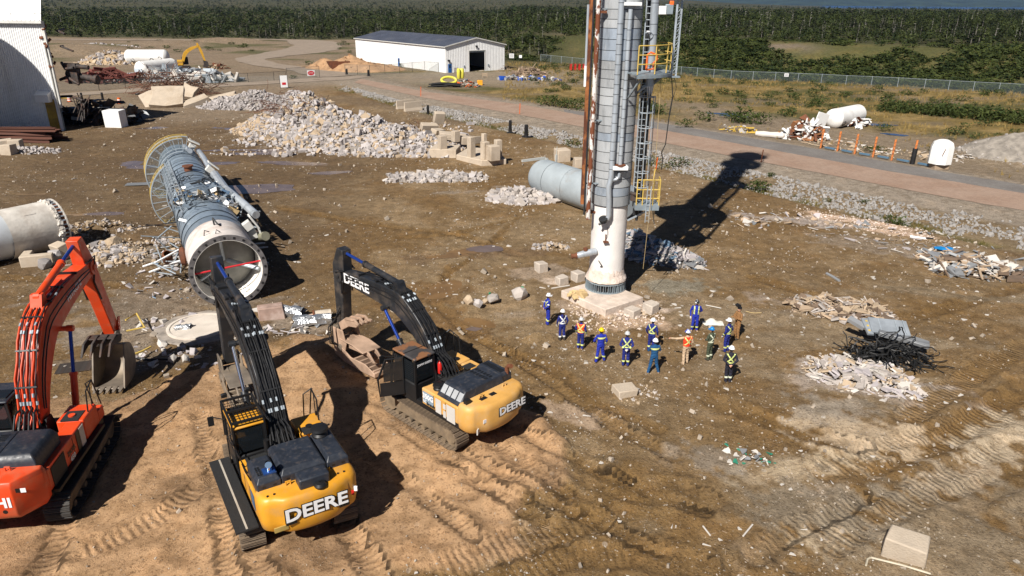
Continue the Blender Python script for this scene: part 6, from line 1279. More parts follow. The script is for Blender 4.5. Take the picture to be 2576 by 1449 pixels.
excavator(dict(pos=EXC['r'], taz=46.0, label='yellow excavator with cab door open and crusher jaws, nearest the workers', body=DYF, W=3.05, tl=5.0, gauge=2.6, shoe=.66, trk=TRK_M, tail=-3.55, cwf=-2.55, cwh=2.30, zt=2.12, sideL=-.35, sideR=.1, bul=.34, rear=r_rear, side=r_side, hood=r_hood, caby=.05, cabz=3.16, cabm=GUARD, roofm=M('rust_scuffed_roof', (.065,.06,.06), .55, .1, .2, 1.5, spots=(.24,.11,.05), samt=.45, sscale=1.3), cabx=r_cabx,
 mats=[((-.35,-.55,2.16),(.5,.35,.02)),((.25,-.75,2.16),(.6,.3,.02)),((1.0,-.35,2.135),(.5,.4,.02))], boom=[(.3,2.2),(1.3,3.5),(2.5,4.32),(3.4,4.48),(5.2,4.52),(7.3,4.45)], boomh=[.28,.44,.54,.50,.42,.24], boomw=[.60,.62,.64,.62,.58,.50], boomm=BOOMK, hoses=7, seed=2, armcyl=((2.9,5.22),(7.0,5.58),.62), boomcyl=((1.2,1.5),(3.35,4.12),.55), bcrod=BLUEROD, stick=[(6.9,5.75),(7.35,5.8),(7.85,4.9),(7.9,1.9),(7.75,1.3),(7.35,1.4),(7.15,3.6),(6.9,4.6)], bktcyl=((7.98,4.4),(8.02,1.8),.55), attach=r_attach, letter=r_letter))

# ---------------- orange machine at the left edge
def o_rear(r, co, W, yr, z0, ch):
    text_mesh('lettering', 'HITACHI', .50, DECW, co, frame((-.05,yr-.014,z0+.62),(1,0,0),(0,0,1)), .03, .004, 1.05); decals(co, 1.0, yr+.10, z0+.98); MB().cyl((.72,yr-.01,z0+.30),(.72,yr+.05,z0+.30),.07,n=14).build('tow_hole', DECK_, co); MB().box((1.62,yr+.95,z0+.75),(.02,.28,.45)).build('side_decal', GREYST, co)
def o_side(r, sp, s, hw, yc, y1, z0, zt):
    if s > 0:
        x = hw+.004; g = MB(); g.box((x,yc+.75,(z0+.25+zt)/2-.05),(.014,1.0,.72)); g.build('radiator_grille', MATM, sp); text_mesh('model_word', 'ZAXIS', .22, DECK_, sp, frame((x+.01,yc+1.75,zt-.42),(0,1,0),(0,0,1)), .03, .003); text_mesh('model_number', '450', .26, DECW, sp, frame((x+.01,yc+1.75,zt-.68),(0,1,0),(0,0,1)), .03, .003)
        MB().box((x,y1-.28,zt-.42),(.014,.34,.75)).build('grey_stripe', GREYST, sp); MB().box((x,y1-.62,zt-.42),(.014,.28,.75)).build('black_stripe', DECK_, sp)
        w = MB(); w.box((hw+.02,-.6,z0+.16),(.28,4.0,.12)); w.build('side_step', GUARD, r)
def o_hood(r, W, yc, zt):
    zz = zt+.62
    for x0, x1 in ((-1.5,-.42),(-.40,.30),(.32,1.46)):
        h = MB(); y0, y1 = yc-.05, yc+1.7; l = lambda i, z: [(x0+i*(x0 < -1),y0+i,z),(x1-i*(x1 > 1),y0+i,z),(x1-i*(x1 > 1),y1-i*.5,z),(x0+i*(x0 < -1),y1-i*.5,z)]; loft(h, [l(0, zt-.2), l(.02, zz-.24), l(.16, zz-.03), l(.24, zz)]); ho = h.build('engine_hood', NAVY, r, 40, .03)
        if x0 < 0: vents(r, x0+.25, x1-.15, y0+.35, y0+.8, zz+.006, 5, 4, ho); vents(r, x0+.25, x1-.15, y0+1.0, y0+1.45, zz+.006, 5, 4, ho)
def o_cabx(r, cab, x0, x1, y0, y1, z0, z1): MB().box(((x0+x1)/2,y0+.5,z1+.05),(x1-x0-.2,.6,.05)).build('roof_hatch', CABG, cab)
def bucket(r, pin, y_l, mt):
    py, pz = pin; prof = [(y_l,.06),(y_l+.9,.0),(py-.1,.14),(py+.30,.6),(py+.30,1.15),(py+.0,1.65),(py-.6,1.85)]; w = 1.32; sh = MB(); pts = spline(prof, 4); vs = []; th = .05; inn = []
    cen = Vector((0, y_l+.9, 1.0))
    for p in pts: d = (cen-p).normalized(); inn.append(p+d*th)
    for p in pts+inn[::-1]: vs.append((p.y, p.z))
    sh.prism(vs, -w/2, w/2); b_ = sh.build('bucket', mt, r, 40)
    for s in (-1, 1): q = MB(); q.prism([(p.y, p.z) for p in pts], s*(w/2-.0)-.03, s*(w/2-.0)+.03); q.build('side_plate', mt, b_)
    for k in range(5): x = -w/2+.12+k*(w-.24)/4; q = MB(); q.add([(x-.1,y_l+.12,.0),(x+.1,y_l+.12,.0),(x+.1,y_l+.12,.14),(x-.1,y_l+.12,.14),(x-.05,y_l-.26,.02),(x+.05,y_l-.26,.02),(x+.05,y_l-.26,.06),(x-.05,y_l-.26,.06)],[(0,1,2,3),(4,7,6,5),(0,4,5,1),(1,5,6,2),(2,6,7,3),(3,7,4,0)]); q.build('tooth', mt, b_)
    e = MB(); plates([(py-.75,1.9),(py+.15,1.75),(py+.12,2.25),(py-.25,2.35),(py-.7,2.15)], (-.3,.3), .06, e); e.cyl((-.4,py-.2,2.1),(.4,py-.2,2.1),.08,n=10); e.build('bucket_bracket', mt, b_)
def o_attach(r):
    bucket(r, (8.05, 1.5), 6.55, BUCK)
    t_ = MB(); plates([(7.7,2.25),(7.1,2.5),(6.4,2.4),(5.95,1.95),(6.2,2.05),(6.8,2.17),(7.4,2.0)], (-.55,-.2,.2,.55), .10, t_); t_.box((0,7.1,2.4),(1.25,.5,.06)); t_.build('thumb', M('dark_burnt_steel', (0,0,0)), r, 30, .02)
    k = MB(); k.cyl((-.35,8.2,2.35),(.35,8.2,2.35),.1,n=12); plates([(8.05,2.2),(8.35,2.15),(8.6,2.75),(8.4,2.8)], (-.27,.27), .05, k); k.build('linkage', OR, r)
def o_letter(r, bo, bw): c_ = Vector((bw/2+.014, 4.7, 5.58)); text_mesh('boom_lettering', 'HITACHI', .36, DECW, bo, frame(c_,(0,1,.15),(0,-.15,1)), .02, .004)
excavator(dict(pos=EXC['o'], taz=12.0, label='orange excavator with its bucket on the ground, cut off by the picture edge', body=OR, W=3.35, tl=5.75, gauge=3.0, shoe=.80, trk=TRKD, tail=-3.7, cwf=-2.75, cwh=2.45, zt=2.2, sideL=-.3, sideR=.25, angular=1, rear=o_rear, side=o_side, hood=o_hood, caby=.2, cabz=3.2, cabm=GUARD, roofm=NAVY, cabx=o_cabx,
 mats=[((.2,-.9,2.225),(1.6,.3,.02)),((1.2,.6,2.235),(.6,.7,.02))], boom=[(.45,2.15),(1.05,3.6),(2.15,4.95),(3.2,5.32),(5.0,5.62),(6.95,5.75)], boomh=[.32,.50,.62,.58,.46,.28], boomw=[.70,.74,.76,.72,.66,.58], boomm=OR, linem=OR, hoses=8, seed=3, armcyl=((2.7,6.15),(6.45,6.95),.62), boomcyl=((2.1,1.35),(3.2,4.6),.5), bcrod=BLUEROD, stick=[(6.25,7.15),(6.75,7.2),(7.4,5.9),(8.4,2.5),(8.25,1.95),(7.9,2.0),(7.15,4.2),(6.5,5.7)], bktcyl=((7.2,5.0),(8.2,2.5),.5), bkram=SHADEP, attach=o_attach, letter=o_letter))
# ================================================================== people
SKIN = M('skin', (.50,.27,.18), .55, 0, .06); BOOT = M('work_boot', (.045,.035,.028), .7, 0, .2); BOOTT = M('tan_boot', (.40,.28,.17), .75, 0, .2); GLOVE = M('pale_glove', (.60,.56,.50), .8, 0, .1); HAIR = M('dark_hair', (.03,.02,.014), .6)
def cloth(n, c): return M(n, c, .85, 0, .12, 6, None, bump=.4, bscale=14)
BLU = cloth('royal_blue_coverall', (.008,.022,.30)); NVB = cloth('navy_coverall', (.008,.016,.16)); TEAL = cloth('teal_blue_coverall', (.006,.065,.17)); BLKN = cloth('black_navy_coverall', (.010,.010,.022)); OLV = cloth('olive_coverall', (.05,.062,.035)); BRN = cloth('brown_leather_suit', (.25,.125,.045)); KHA = cloth('khaki_clothes', (.47,.34,.22)); VOR = cloth('orange_vest', (.85,.10,.01)); VRD = cloth('red_vest', (.80,.05,.01))
LIME = M('lime_reflective', (.55,.62,.22), .4, 0, .04); SILV = M('silver_reflective', (.70,.72,.72), .4, 0, .04); PALEB = M('pale_reflective', (.62,.66,.50), .4, 0, .04)
HW = M('white_hard_hat', (.80,.80,.80), .3, 0, .02); HG = M('grey_hard_hat', (.50,.50,.49), .3, 0, .05); HY = M('yellow_hard_hat', (.78,.55,.0), .3, 0, .02); HB = M('blue_hard_hat', (.01,.20,.52), .3, 0, .03); HP = M('blue_patterned_hard_hat', (.02,.06,.45), .3, 0, .05, 4, spots=(.75,.75,.78), samt=.5, sscale=9); HC = M('black_white_patterned_hard_hat', (.75,.75,.75), .3, 0, .05, 4, spots=(.01,.01,.01), samt=.75, sscale=12); HK = M('black_welding_cap', (.01,.01,.012), .45)
def sphere(mb, c, r, n=10):
    rx, ry, rz_ = (r, r, r) if isinstance(r, (int, float)) else r; rows = []
    for j in range(n+1):
        t_ = math.pi*j/n; rows.append([(c[0]+rx*math.sin(t_)*math.cos(2*math.pi*i/n), c[1]+ry*math.sin(t_)*math.sin(2*math.pi*i/n), c[2]-rz_*math.cos(t_)) for i in range(n)])
    vs = [rows[0][0]]+[p for q in rows[1:-1] for p in q]+[rows[-1][0]]; fs = []
    for i in range(n): fs.append((0, 1+(i+1) % n, 1+i))
    for j in range(n-2):
        for i in range(n): fs.append((1+j*n+i, 1+j*n+(i+1) % n, 1+(j+1)*n+(i+1) % n, 1+(j+1)*n+i))
    L = len(vs)-1; b_ = 1+(n-2)*n
    for i in range(n): fs.append((b_+i, b_+(i+1) % n, L))
    mb.add(vs, fs)
def capsule(mb, a, b, ra, rb):
    a = Vector(a); b = Vector(b); mb.cyl(a, b, ra, rb, 10); sphere(mb, a, ra, 8); sphere(mb, b, rb, 8)
POSE = {'side': ((.28,-.04,1.17),(.27,.09,.94)), 'back': ((.30,-.10,1.18),(.08,-.21,1.0)), 'fold': ((.28,.07,1.19),(-.07,.25,1.23)), 'front': ((.28,.03,1.18),(.10,.26,1.06)), 'point': ((.42,.16,1.33),(.66,.34,1.30)), 'hip': ((.36,-.06,1.2),(.22,.06,1.02))}
def person(label, zn, px, py, face, poses, suit, hat=HW, stance=.12, hgt=1.78, glove=None, boot=BOOT, bands=(), vest=None, trouser=None, look=0.0, kind='hard_hat', step=.0):
    p = P(zn, px, py); k = hgt/1.78; mb = MB(); bones = []
    def seg(n, a, b, ra, rb): capsule(mb, a, b, ra, rb); bones.append((n, Vector(a), Vector(b), max(ra, rb)))
    # torso as stacked ellipses
    prof = [(.86,.155,.115),(.95,.172,.125),(1.05,.165,.118),(1.18,.178,.122),(1.32,.198,.125),(1.42,.185,.105),(1.49,.10,.08)]
    rows = [[(rx*math.cos(2*math.pi*i/16), ry*math.sin(2*math.pi*i/16), z) for i in range(16)] for z, rx, ry in prof]; loft(mb, rows); bones.append(('torso', Vector((0,0,.95)), Vector((0,0,1.42)), .17))
    seg('neck', (0,0,1.46), (0,.015,1.56), .058, .056)
    cl_, sl_ = math.cos(look), math.sin(look); hd = lambda x, y, z: (x*cl_-y*sl_, x*sl_+y*cl_+.015, z)
    sphere(mb, hd(0,.005,1.655), (.078,.095,.115), 14); sphere(mb, hd(0,.03,1.60), (.058,.06,.06), 10); capsule(mb, hd(0,.095,1.665), hd(0,.112,1.635), .012, .017); [sphere(mb, hd(s*.08,-.005,1.645), (.014,.024,.034), 8) for s in (-1,1)]; sphere(mb, hd(0,.088,1.596), (.026,.014,.010), 8)
    bones.append(('head', Vector(hd(0,0,1.60)), Vector(hd(0,0,1.72)), .085))
    for s, ps in ((-1, poses[0]), (1, poses[1])):
        e, w = POSE[ps]; sh = (.185*s,0,1.42); e = (e[0]*s, e[1], e[2]); w = (w[0]*s, w[1], w[2])
        seg('upper', sh, e, .068, .056); seg('fore', e, w, .055, .042)
        d = (Vector(w)-Vector(e)).normalized(); x = d.cross(Vector((0,0,1))); x = x.normalized() if x.length > .1 else Vector((1,0,0)); y = x.cross(d); c_ = Vector(w)+d*.055; sphere(mb, c_, .040, 8); sphere(mb, c_+d*.03, .036, 8); bones.append(('hand', Vector(w)+d*.03, c_+d*.12, .04))
        for q in range(4):
            b0 = c_+d*.045+x*(-.030+.020*q); L = (.060,.072,.068,.052)[q]; m_ = b0+d*L*.5-y*.008; capsule(mb, b0, m_, .0115, .011); capsule(mb, m_, m_+d*L*.35-y*L*.4, .011, .010)
        t0 = c_-d*.01+x*(.035*s); capsule(mb, t0, t0+d*.035+x*.022*s-y*.012, .013, .012); capsule(mb, t0+d*.035+x*.022*s-y*.012, t0+d*.065+x*.016*s-y*.03, .012, .010)
        st_ = step*s; hp = (.085*s,0,.92); kn = (.10*s+.25*(stance-.10)*s,.03+st_*.5,.50); an = (stance*s,-.02+st_,.10)
        seg('thigh', hp, kn, .102, .078); seg('shin', kn, an, .080, .066); f0 = Vector(an)+Vector((0,-.03,-.045)); seg('foot', f0, f0+Vector((.03*s,.17,-.005)), .055, .046)
    me0 = bpy.data.meshes.new('tmp'); me0.from_pydata(mb.v, [], mb.f); to = bpy.data.objects.new('tmp', me0); COL.objects.link(to)
    rm = to.modifiers.new('r', 'REMESH'); rm.mode = 'VOXEL'; rm.voxel_size = .016; sm = to.modifiers.new('s', 'SMOOTH'); sm.factor = .5; sm.iterations = 2
    bpy.context.view_layer.update(); me = bpy.data.meshes.new_from_object(to.evaluated_get(bpy.context.evaluated_depsgraph_get())); bpy.data.objects.remove(to); bpy.data.meshes.remove(me0)
    n = len(me.vertices); co = np.empty(n*3, np.float32); me.vertices.foreach_get('co', co); co = co.reshape(-1, 3); co[:, 2] = np.maximum(co[:, 2], .004)
    nv = len(me.polygons); fc = np.empty(nv*3, np.float32); me.polygons.foreach_get('center', fc); fc = fc.reshape(-1, 3); vn = np.empty(n*3, np.float32); me.vertices.foreach_get('normal', vn); vn = vn.reshape(-1, 3)
    # soft folds in the cloth
    wr = .006*np.sin(co[:, 2]*42+3*np.sin(co[:, 0]*18+co[:, 1]*9))*(co[:, 2] < 1.44)*(co[:, 2] > .12); co += vn*wr[:, None]; me.vertices.foreach_set('co', co.ravel()); me.update()
    D = []; T = []
    for nm, a, b, rr in bones:
        a_ = np.array(a); ab = np.array(b)-a_; t_ = np.clip(((fc-a_) @ ab)/max(1e-6, ab @ ab), 0, 1); D.append(np.linalg.norm(fc-a_-t_[:, None]*ab, axis=1)-rr); T.append(t_)
    lab = np.argmin(np.array(D), 0); tt = np.array(T)[lab, np.arange(nv)]; names = np.array([b[0] for b in bones])[lab]
    mi = np.zeros(nv, int); mi[np.isin(names, ['head', 'neck']) & (fc[:, 2] > 1.50)] = 1; mi[names == 'hand'] = 2; mi[names == 'foot'] = 3
    if trouser: mi[np.isin(names, ['thigh', 'shin']) | ((names == 'torso') & (fc[:, 2] < .98))] = 4
    me.materials.clear(); [me.materials.append(q) for q in (suit, SKIN, glove or SKIN, boot, trouser or suit)]
    me.polygons.foreach_set('material_index', mi); me.polygons.foreach_set('use_smooth', np.ones(nv, bool)); me.update()
    o = link('person', me); o.location = (p.x, p.y, hz(p.x, p.y)); o.rotation_euler = (0, 0, rad(face)); o.scale = (k, k, k); tag(o, label, 'person', 'workers standing by the column')
    quads = [tuple(f.vertices) for f in me.polygons]
    def patch(name, mask, off, mt):
        ix = np.where(mask)[0]
        if len(ix) < 4: return
        used = sorted({v for i in ix for v in quads[i]}); mp = {v: j for j, v in enumerate(used)}; pm = bpy.data.meshes.new(name); pm.from_pydata([tuple(co[v]+vn[v]*off) for v in used], [], [tuple(mp[v] for v in quads[i]) for i in ix]); pm.materials.append(mt); pm.polygons.foreach_set('use_smooth', [True]*len(pm.polygons)); link(name, pm, o)
    X, Y, Zc = fc[:, 0], fc[:, 1], fc[:, 2]; tor = (names == 'torso') | ((names == 'upper') & (tt < .25)); torso_all = (np.abs(X) < .215) & (Zc > .9) & (Zc < 1.47) & ~np.isin(names, ['fore', 'hand', 'head']) & ~((names == 'upper') & (tt > .35))
    if vest: patch('vest', torso_all & (Zc > .98), .014, vest)
    off = .022 if vest else .012
    for kind_, mt in bands:
        if kind_ == 'X': m = torso_all & (Y < .02) & (np.abs(np.abs(X)-np.abs(Zc-1.24)*.78) < .034) & (Zc > 1.06) & (Zc < 1.46)
        elif kind_ == 'straps': m = torso_all & (Y > 0) & (np.abs(np.abs(X)-.105) < .030) & (Zc > 1.04)
        elif kind_ == 'waist': m = torso_all & (np.abs(Zc-1.05) < .030)
        elif kind_ == 'yoke': m = torso_all & (Y < .03) & (np.abs(Zc-1.33) < .038)
        elif kind_ == 'arm': m = (names == 'fore') & (tt > .45) & (tt < .72)
        elif kind_ == 'upperarm': m = (names == 'upper') & (tt > .55) & (tt < .75)
        elif kind_ == 'leg': m = (names == 'shin') & (Zc > .25) & (Zc < .33)
        elif kind_ == 'legtop': m = (names == 'shin') & (Zc > .20) & (Zc < .30)
        elif kind_ == 'boottop': m = (names == 'shin') & (Zc < .22)
        patch('boot_shaft' if kind_ == 'boottop' else 'reflective_band', m, off, mt)
    hb = np.array(hd(0,0,1.655)); fwd = np.array([-sl_, cl_, 0]); rel = (fc-hb) @ fwd
    patch('hair', (names == 'head') & (rel < -.005) & (Zc > 1.57), .008, HAIR)
    ey = MB(); [sphere(ey, hd(s*.032,.086,1.668), .011, 6) for s in (-1,1)]; ey.build('eyes', HAIR, o)
    Rm = Matrix.Translation(hd(0,0,1.695)) @ Matrix.Rotation(look, 4, 'Z')
    if kind == 'welding':
        h = MB(); h.lathe([(.105,-.01),(.112,.03),(.10,.08),(.06,.115),(.01,.125)],18,Rm); ho = h.build('welding_cap', hat, o); v = MB(); v.prism([(.02,.10),(.20,.12),(.25,.20),(.12,.28),(.0,.22)],-.10,.10); vo = v.build('raised_visor', hat, ho); vo.data.transform(Rm)
    else:
        h = MB(); h.lathe([(.118,.0),(.122,.012),(.118,.03),(.112,.07),(.088,.112),(.05,.134),(.01,.14)],24,Rm); h.prism([(-.09,.125),(.09,.125),(.06,.15),(-.06,.15)],-.014,.014); n0 = len(h.v)-8
        h.v[n0:] = [tuple(Rm @ Vector(q)) for q in h.v[n0:]]; ho = h.build(kind, hat, o)
        b_ = MB(); rows = [[], []]
        for i in range(25):
            a = 2*math.pi*i/24; f = max(0, math.sin(a))**2; 
            for j, q in enumerate((.116, .135+.055*f)): rows[j].append(tuple(Rm @ Vector((q*math.cos(a), q*math.sin(a)*1.06, .004-.012*j*f))))
        b_.sheet(rows); b_.sheet([[(q[0], q[1], q[2]+.006) for q in r_] for r_ in rows]); b_.build('brim', hat, ho)
    return o
XL = [('X', LIME), ('straps', LIME), ('waist', LIME)]
person('worker in blue coveralls and white hat in profile, farthest left, hands behind back',7,215,490,-75,('back','back'),BLU,HW,.07,1.82,bands=[('X',LIME),('straps',LIME),('leg',LIME),('upperarm',SILV)],look=-.2)
pw_ = person('worker with ponytail and wide white back cross, black boots',7,372,648,12,('side','side'),NVB,HW,.12,1.72,glove=GLOVE,bands=[('X',SILV),('waist',SILV),('legtop',SILV),('boottop',BOOT)])
pt = MB(); pt.tube([(.0,-.11,1.66),(.01,-.145,1.58),(.01,-.14,1.45),(.0,-.135,1.36)],[.022,.026,.022,.008],8); pt.build('ponytail', HAIR, pw_)
person('worker in orange vest with lime cross over blue sleeves',7,572,742,-25,('side','side'),NVB,HG,.11,1.74,glove=GLOVE,boot=BOOTT,vest=VOR,bands=[('X',LIME),('straps',LIME),('waist',LIME),('arm',LIME),('leg',LIME)])
person('worker in yellow helmet and blue coveralls with lime back stripe, feet apart',7,790,878,8,('hip','side'),BLU,HY,.22,1.80,glove=GLOVE,bands=[('yoke',LIME),('arm',LIME),('leg',LIME)],step=.06)
person('worker in grey helmet and blue coveralls with lime cross, gloved hands behind back',7,1068,928,-8,('back','back'),NVB,HG,.11,1.82,glove=GLOVE,bands=XL+[('arm',LIME),('leg',LIME)])
person('worker in white helmet half hidden behind the teal suited worker',7,1345,770,-30,('side','side'),NVB,HW,.11,1.80,bands=XL+[('leg',LIME)],look=-.3)
person('worker in teal coveralls with arms folded and feet wide apart',7,1372,1005,5,('fold','fold'),TEAL,HW,.25,1.80,boot=BOOTT,bands=[('yoke',LIME)],look=-.15)
person('worker in red vest and khaki clothes pointing with one arm',7,1722,908,15,('point','side'),KHA,HP,.14,1.80,boot=BOOTT,vest=VRD,bands=[('X',LIME)],trouser=KHA,step=.08,glove=SKIN)
person('worker in olive green coveralls and bright blue helmet',7,1985,862,35,('front','front'),OLV,HB,.10,1.76,bands=[('X',PALEB),('straps',PALEB),('waist',PALEB),('leg',PALEB)],look=.3)
person('worker in blue coveralls and patterned helmet facing the viewer',7,1822,562,172,('back','side'),BLU,HC,.13,1.80,glove=GLOVE,boot=BOOTT,bands=[('straps',LIME),('leg',LIME)])
person('worker in blue coveralls and white helmet beside the brown suited worker',7,2172,768,40,('side','side'),NVB,HW,.11,1.82,glove=GLOVE,bands=XL+[('arm',LIME),('leg',LIME)])
person('worker in brown leather suit with raised black welding visor',7,2282,648,112,('fold','fold'),BRN,HK,.11,1.84,glove=BRN,kind='welding',look=-.1)
person('worker in black navy coveralls with lime cross, nearest the viewer',7,2188,1122,-6,('back','back'),BLKN,HW,.08,1.84,bands=XL+[('leg',PALEB)])
# ================================================================== rubble, scrap and loose things
def var_mesh(name, vf, mat): return np_mesh(name, vf[0], vf[1], mat)
def prof(x, y, mounds):
    z = np.full(np.shape(x), -1.0)
    for (cx, cy, rx, ry, ro, h) in mounds: e = ellipse(x, y, cx, cy, rx, ry, ro); z = np.maximum(z, h*(1-e**1.15))
    return z
def pile(name, label, cat, mounds, nbig, nsmall, smin, smax, variants, mats, core=None, rng=None, part='chunk', group=None, flat=.6, outl=.42, seed=0):
    rng = np.random.default_rng(2000+seed); cx = np.mean([m[0] for m in mounds]); cy = np.mean([m[1] for m in mounds]); r = thing(name, label, cat, (cx, cy, 0), 0, group)
    x0, x1 = min(m[0]-max(m[2:4]) for m in mounds), max(m[0]+max(m[2:4]) for m in mounds); y0, y1 = min(m[1]-max(m[2:4]) for m in mounds), max(m[1]+max(m[2:4]) for m in mounds)
    mats = mats if isinstance(mats, list) else [mats]
    if core is not None:
        d = max(.25, (x1-x0)/60); gx_, gy_ = np.meshgrid(np.arange(x0, x1, d), np.arange(y0, y1, d)); sh = gx_.shape; g0 = height(gx_.ravel(), gy_.ravel(), False)
        h = prof(gx_.ravel(), gy_.ravel(), mounds)*.92; h = np.where(h > 0, h*(.85+.3*fbm(gx_.ravel()*1.1, gy_.ravel()*1.1, 140)), -.3); z = g0+h-.05; ix = (np.arange(sh[0]-1)[:, None]*sh[1]+np.arange(sh[1]-1)[None]).ravel()
        f = np.stack([ix, ix+1, ix+sh[1]+1, ix+sh[1]], 1); keep = (h[f] > -.2).any(1); me = np_mesh('core', np.stack([gx_.ravel()-cx, gy_.ravel()-cy, z], 1), f[keep], core, None, True); link('loose_core', me, r)
    N = nbig+nsmall; px = np.empty(0); py = np.empty(0)
    while len(px) < N:
        a = rng.uniform(x0, x1, N*3); b_ = rng.uniform(y0, y1, N*3); k = prof(a, b_, mounds) > rng.uniform(-outl, .12, N*3)*max(.6, max(m[5] for m in mounds)*.5); px = np.concatenate([px, a[k]]); py = np.concatenate([py, b_[k]])
    px, py = px[:N], py[:N]; s = smin+(smax-smin)*rng.power(.36, N); s = np.sort(s)[::-1]; order = rng.permutation(N); px, py = px[order], py[order]
    pz = height(px, py, False)+np.maximum(prof(px, py, mounds), 0)*rng.uniform(.86, 1.02, N)+s*.12
    rt = rand_rots(N, rng)
    if flat < 1:                                   # lie flat rather than at random
        zr = z_rots(N, rng); k = rng.uniform(size=N) > flat if flat > 0 else np.ones(N, bool); rt[k] = zr[k]
        if flat == 0:
            tx = rng.normal(size=N)*.35; c_, s_ = np.cos(tx), np.sin(tx); o_ = np.zeros(N); e_ = np.ones(N); T_ = np.stack([np.stack([e_, o_, o_], -1), np.stack([o_, c_, -s_], -1), np.stack([o_, s_, c_], -1)], 1)
            ty = rng.normal(size=N)*.3; c_, s_ = np.cos(ty), np.sin(ty); T2 = np.stack([np.stack([c_, o_, s_], -1), np.stack([o_, e_, o_], -1), np.stack([-s_, o_, c_], -1)], 1); rt = np.einsum('nij,njk,nkl->nil', rt, T_, T2)
    ms = {}
    for i in range(nbig):
        k = (int(rng.integers(0, len(variants))), int(rng.integers(0, len(mats))))
        if k not in ms: ms[k] = var_mesh(part, variants[k[0]], mats[k[1]])
        o = link(part, ms[k], r); M4 = Matrix([list(map(float, q)) for q in rt[i]]).to_4x4(); o.matrix_local = Matrix.Translation((float(px[i]-cx), float(py[i]-cy), float(pz[i]))) @ M4 @ Matrix.Scale(float(s[i]), 4)
    if nsmall:
        for j, m_ in enumerate(mats):
            ix = np.arange(nbig+j, N, len(mats)); pos = np.stack([px[ix]-cx, py[ix]-cy, pz[ix]-.02], 1)
            o = link('small_'+part, scatter('small_'+part, variants, pos, s[ix]*.8, rt[ix], m_, rng), r); o['kind'] = 'stuff'
    return r
def mnd(zn, x, y, rx, ry, ro, h): p = P(zn, x, y); return (p.x, p.y, rx, ry, ro, h)
GREYC = M('grey_rubble', (.41,.375,.36), .92, 0, .22, 2.2, (.22,.18,.14), .25, .9, .5, 9, tint=.6, rnd=.4); TANC = M('tan_rubble', (.45,.345,.235), .92, 0, .2, 2.2, (.26,.18,.11), .25, .9, .5, 9, tint=.35, rnd=.25); CORE_G = M('shaded_rubble_fines', (.25,.22,.19), .95, 0, .3, 1.2, None, bump=1.0, bscale=5); CORE_T = M('tan_fines', (.40,.29,.17), .95, 0, .25, 1.0, None, bump=1.0, bscale=5)  # grey fines toned darker to paint the shade between chunks
SHEETW = M('white_torn_sheet', (.55,.51,.46), .7, 0, .12, 2, tint=.2, rnd=.2); SHEETP = M('lilac_grey_insulation', (.44,.40,.40), .85, 0, .12, 2, tint=.2, rnd=.2); SHEETG = M('grey_torn_sheet', (.28,.29,.30), .5, .3, .15, 2, rnd=.3); SHEETB = M('blue_torn_sheet', (.12,.19,.27), .6, 0, .15, 2, rnd=.2); WOOD = M('weathered_timber', (.42,.31,.21), .9, 0, .2, 3, tint=.35, rnd=.3); DARKS = M('dark_burnt_steel', (0,0,0)); WOODD = M('dark_timber', (.16,.11,.075), .9, 0, .2, 3, rnd=.3); TANI = M('tan_lagging', (.50,.36,.18), .9)
STK = [hull([(x, y+.02*math.sin(x*9+k), z) for x in (-.5, -.1, .3, .5) for y in (-.035, .035) for z in (-.02, .02)]) for k in range(3)]
PLT = SLABS
# --- the big heap of broken concrete
pile('rubble_pile', 'long heap of broken grey and tan concrete behind the fallen column', 'rubble pile', [(-27.5,97.5,7.5,7.5,-.4,5.3),(-22.5,91.5,6.5,7.0,-.4,4.0),(-18,89,6,6.5,-.3,3.6),(-14.3,86.8,5.5,6,-.3,2.8),(-10.8,86,4,5,-.2,1.9)], 300, 11000, .12, 1.0, CHUNKS, [GREYC, GREYC, GREYC, TANC], CORE_G, seed=1)
pile('tan_rubble_pile', 'tan heap of broken concrete at the left end of the long grey rubble heap', 'rubble pile', [(-33,98.5,4.6,5,0,2.7),(-35.5,101,2.6,3.4,0,1.4)], 120, 2600, .10, .75, CHUNKS, [TANC, TANC, GREYC], CORE_T, seed=2)
pile('white_rubble_pile', 'pale grey rubble heap just behind the thick concrete slabs', 'rubble pile', [(-42.5,121.5,7.0,4.5,0,2.7),(-36.5,122.5,5,4.5,0,2.6),(-47.5,121,4,3.5,0,1.6)], 150, 3600, .12, .85, CHUNKS, [GREYC], CORE_G, seed=3)
rb = MB(); rg = random.Random(21)
def tangle(mb, c, rx, ry, h, n, r_, rg, seg=6):
    for i in range(n):
        a = rg.uniform(0, 6.28); q = rg.random()**.6; p = Vector((c[0]+rx*q*math.cos(a), c[1]+ry*q*math.sin(a), c[2]+h*(1-q*.8)*rg.random())); d = Vector((rg.gauss(0, 1), rg.gauss(0, 1), rg.gauss(0, .45))).normalized(); pts = [p]
        for k in range(seg-1): d = (d+Vector((rg.gauss(0, .5), rg.gauss(0, .5), rg.gauss(-.12, .3)))).normalized(); p = p+d*rg.uniform(.25, .6)*max(.4, rx/2.5); p.z = max(p.z, c[2]+.05); pts.append(p)
        mb.tube(pts, r_*rg.uniform(.7, 1.3), 3, caps=False)
def tangle_thing(name, label, cat, zn, x, y, rx, ry, h, n, r_, mt, seed, part='bar'):
    p = P(zn, x, y); r = thing(name, label, cat, on(p)); mb = MB(); tangle(mb, (0,0,0), rx, ry, h, n, r_, random.Random(seed)); o = mb.build(part, mt, r, 0); o['kind'] = 'stuff'; return r
BROWNR = M('brown_rusted_rebar', (.135,.06,.035), .9, 0, .3)
tangle_thing('rebar_heap', 'brown tangled heap of rebar behind the thick concrete slabs', 'rebar', 1, 1600, 850, 6.0, 3.5, 4.2, 320, .045, BROWNR, 31)
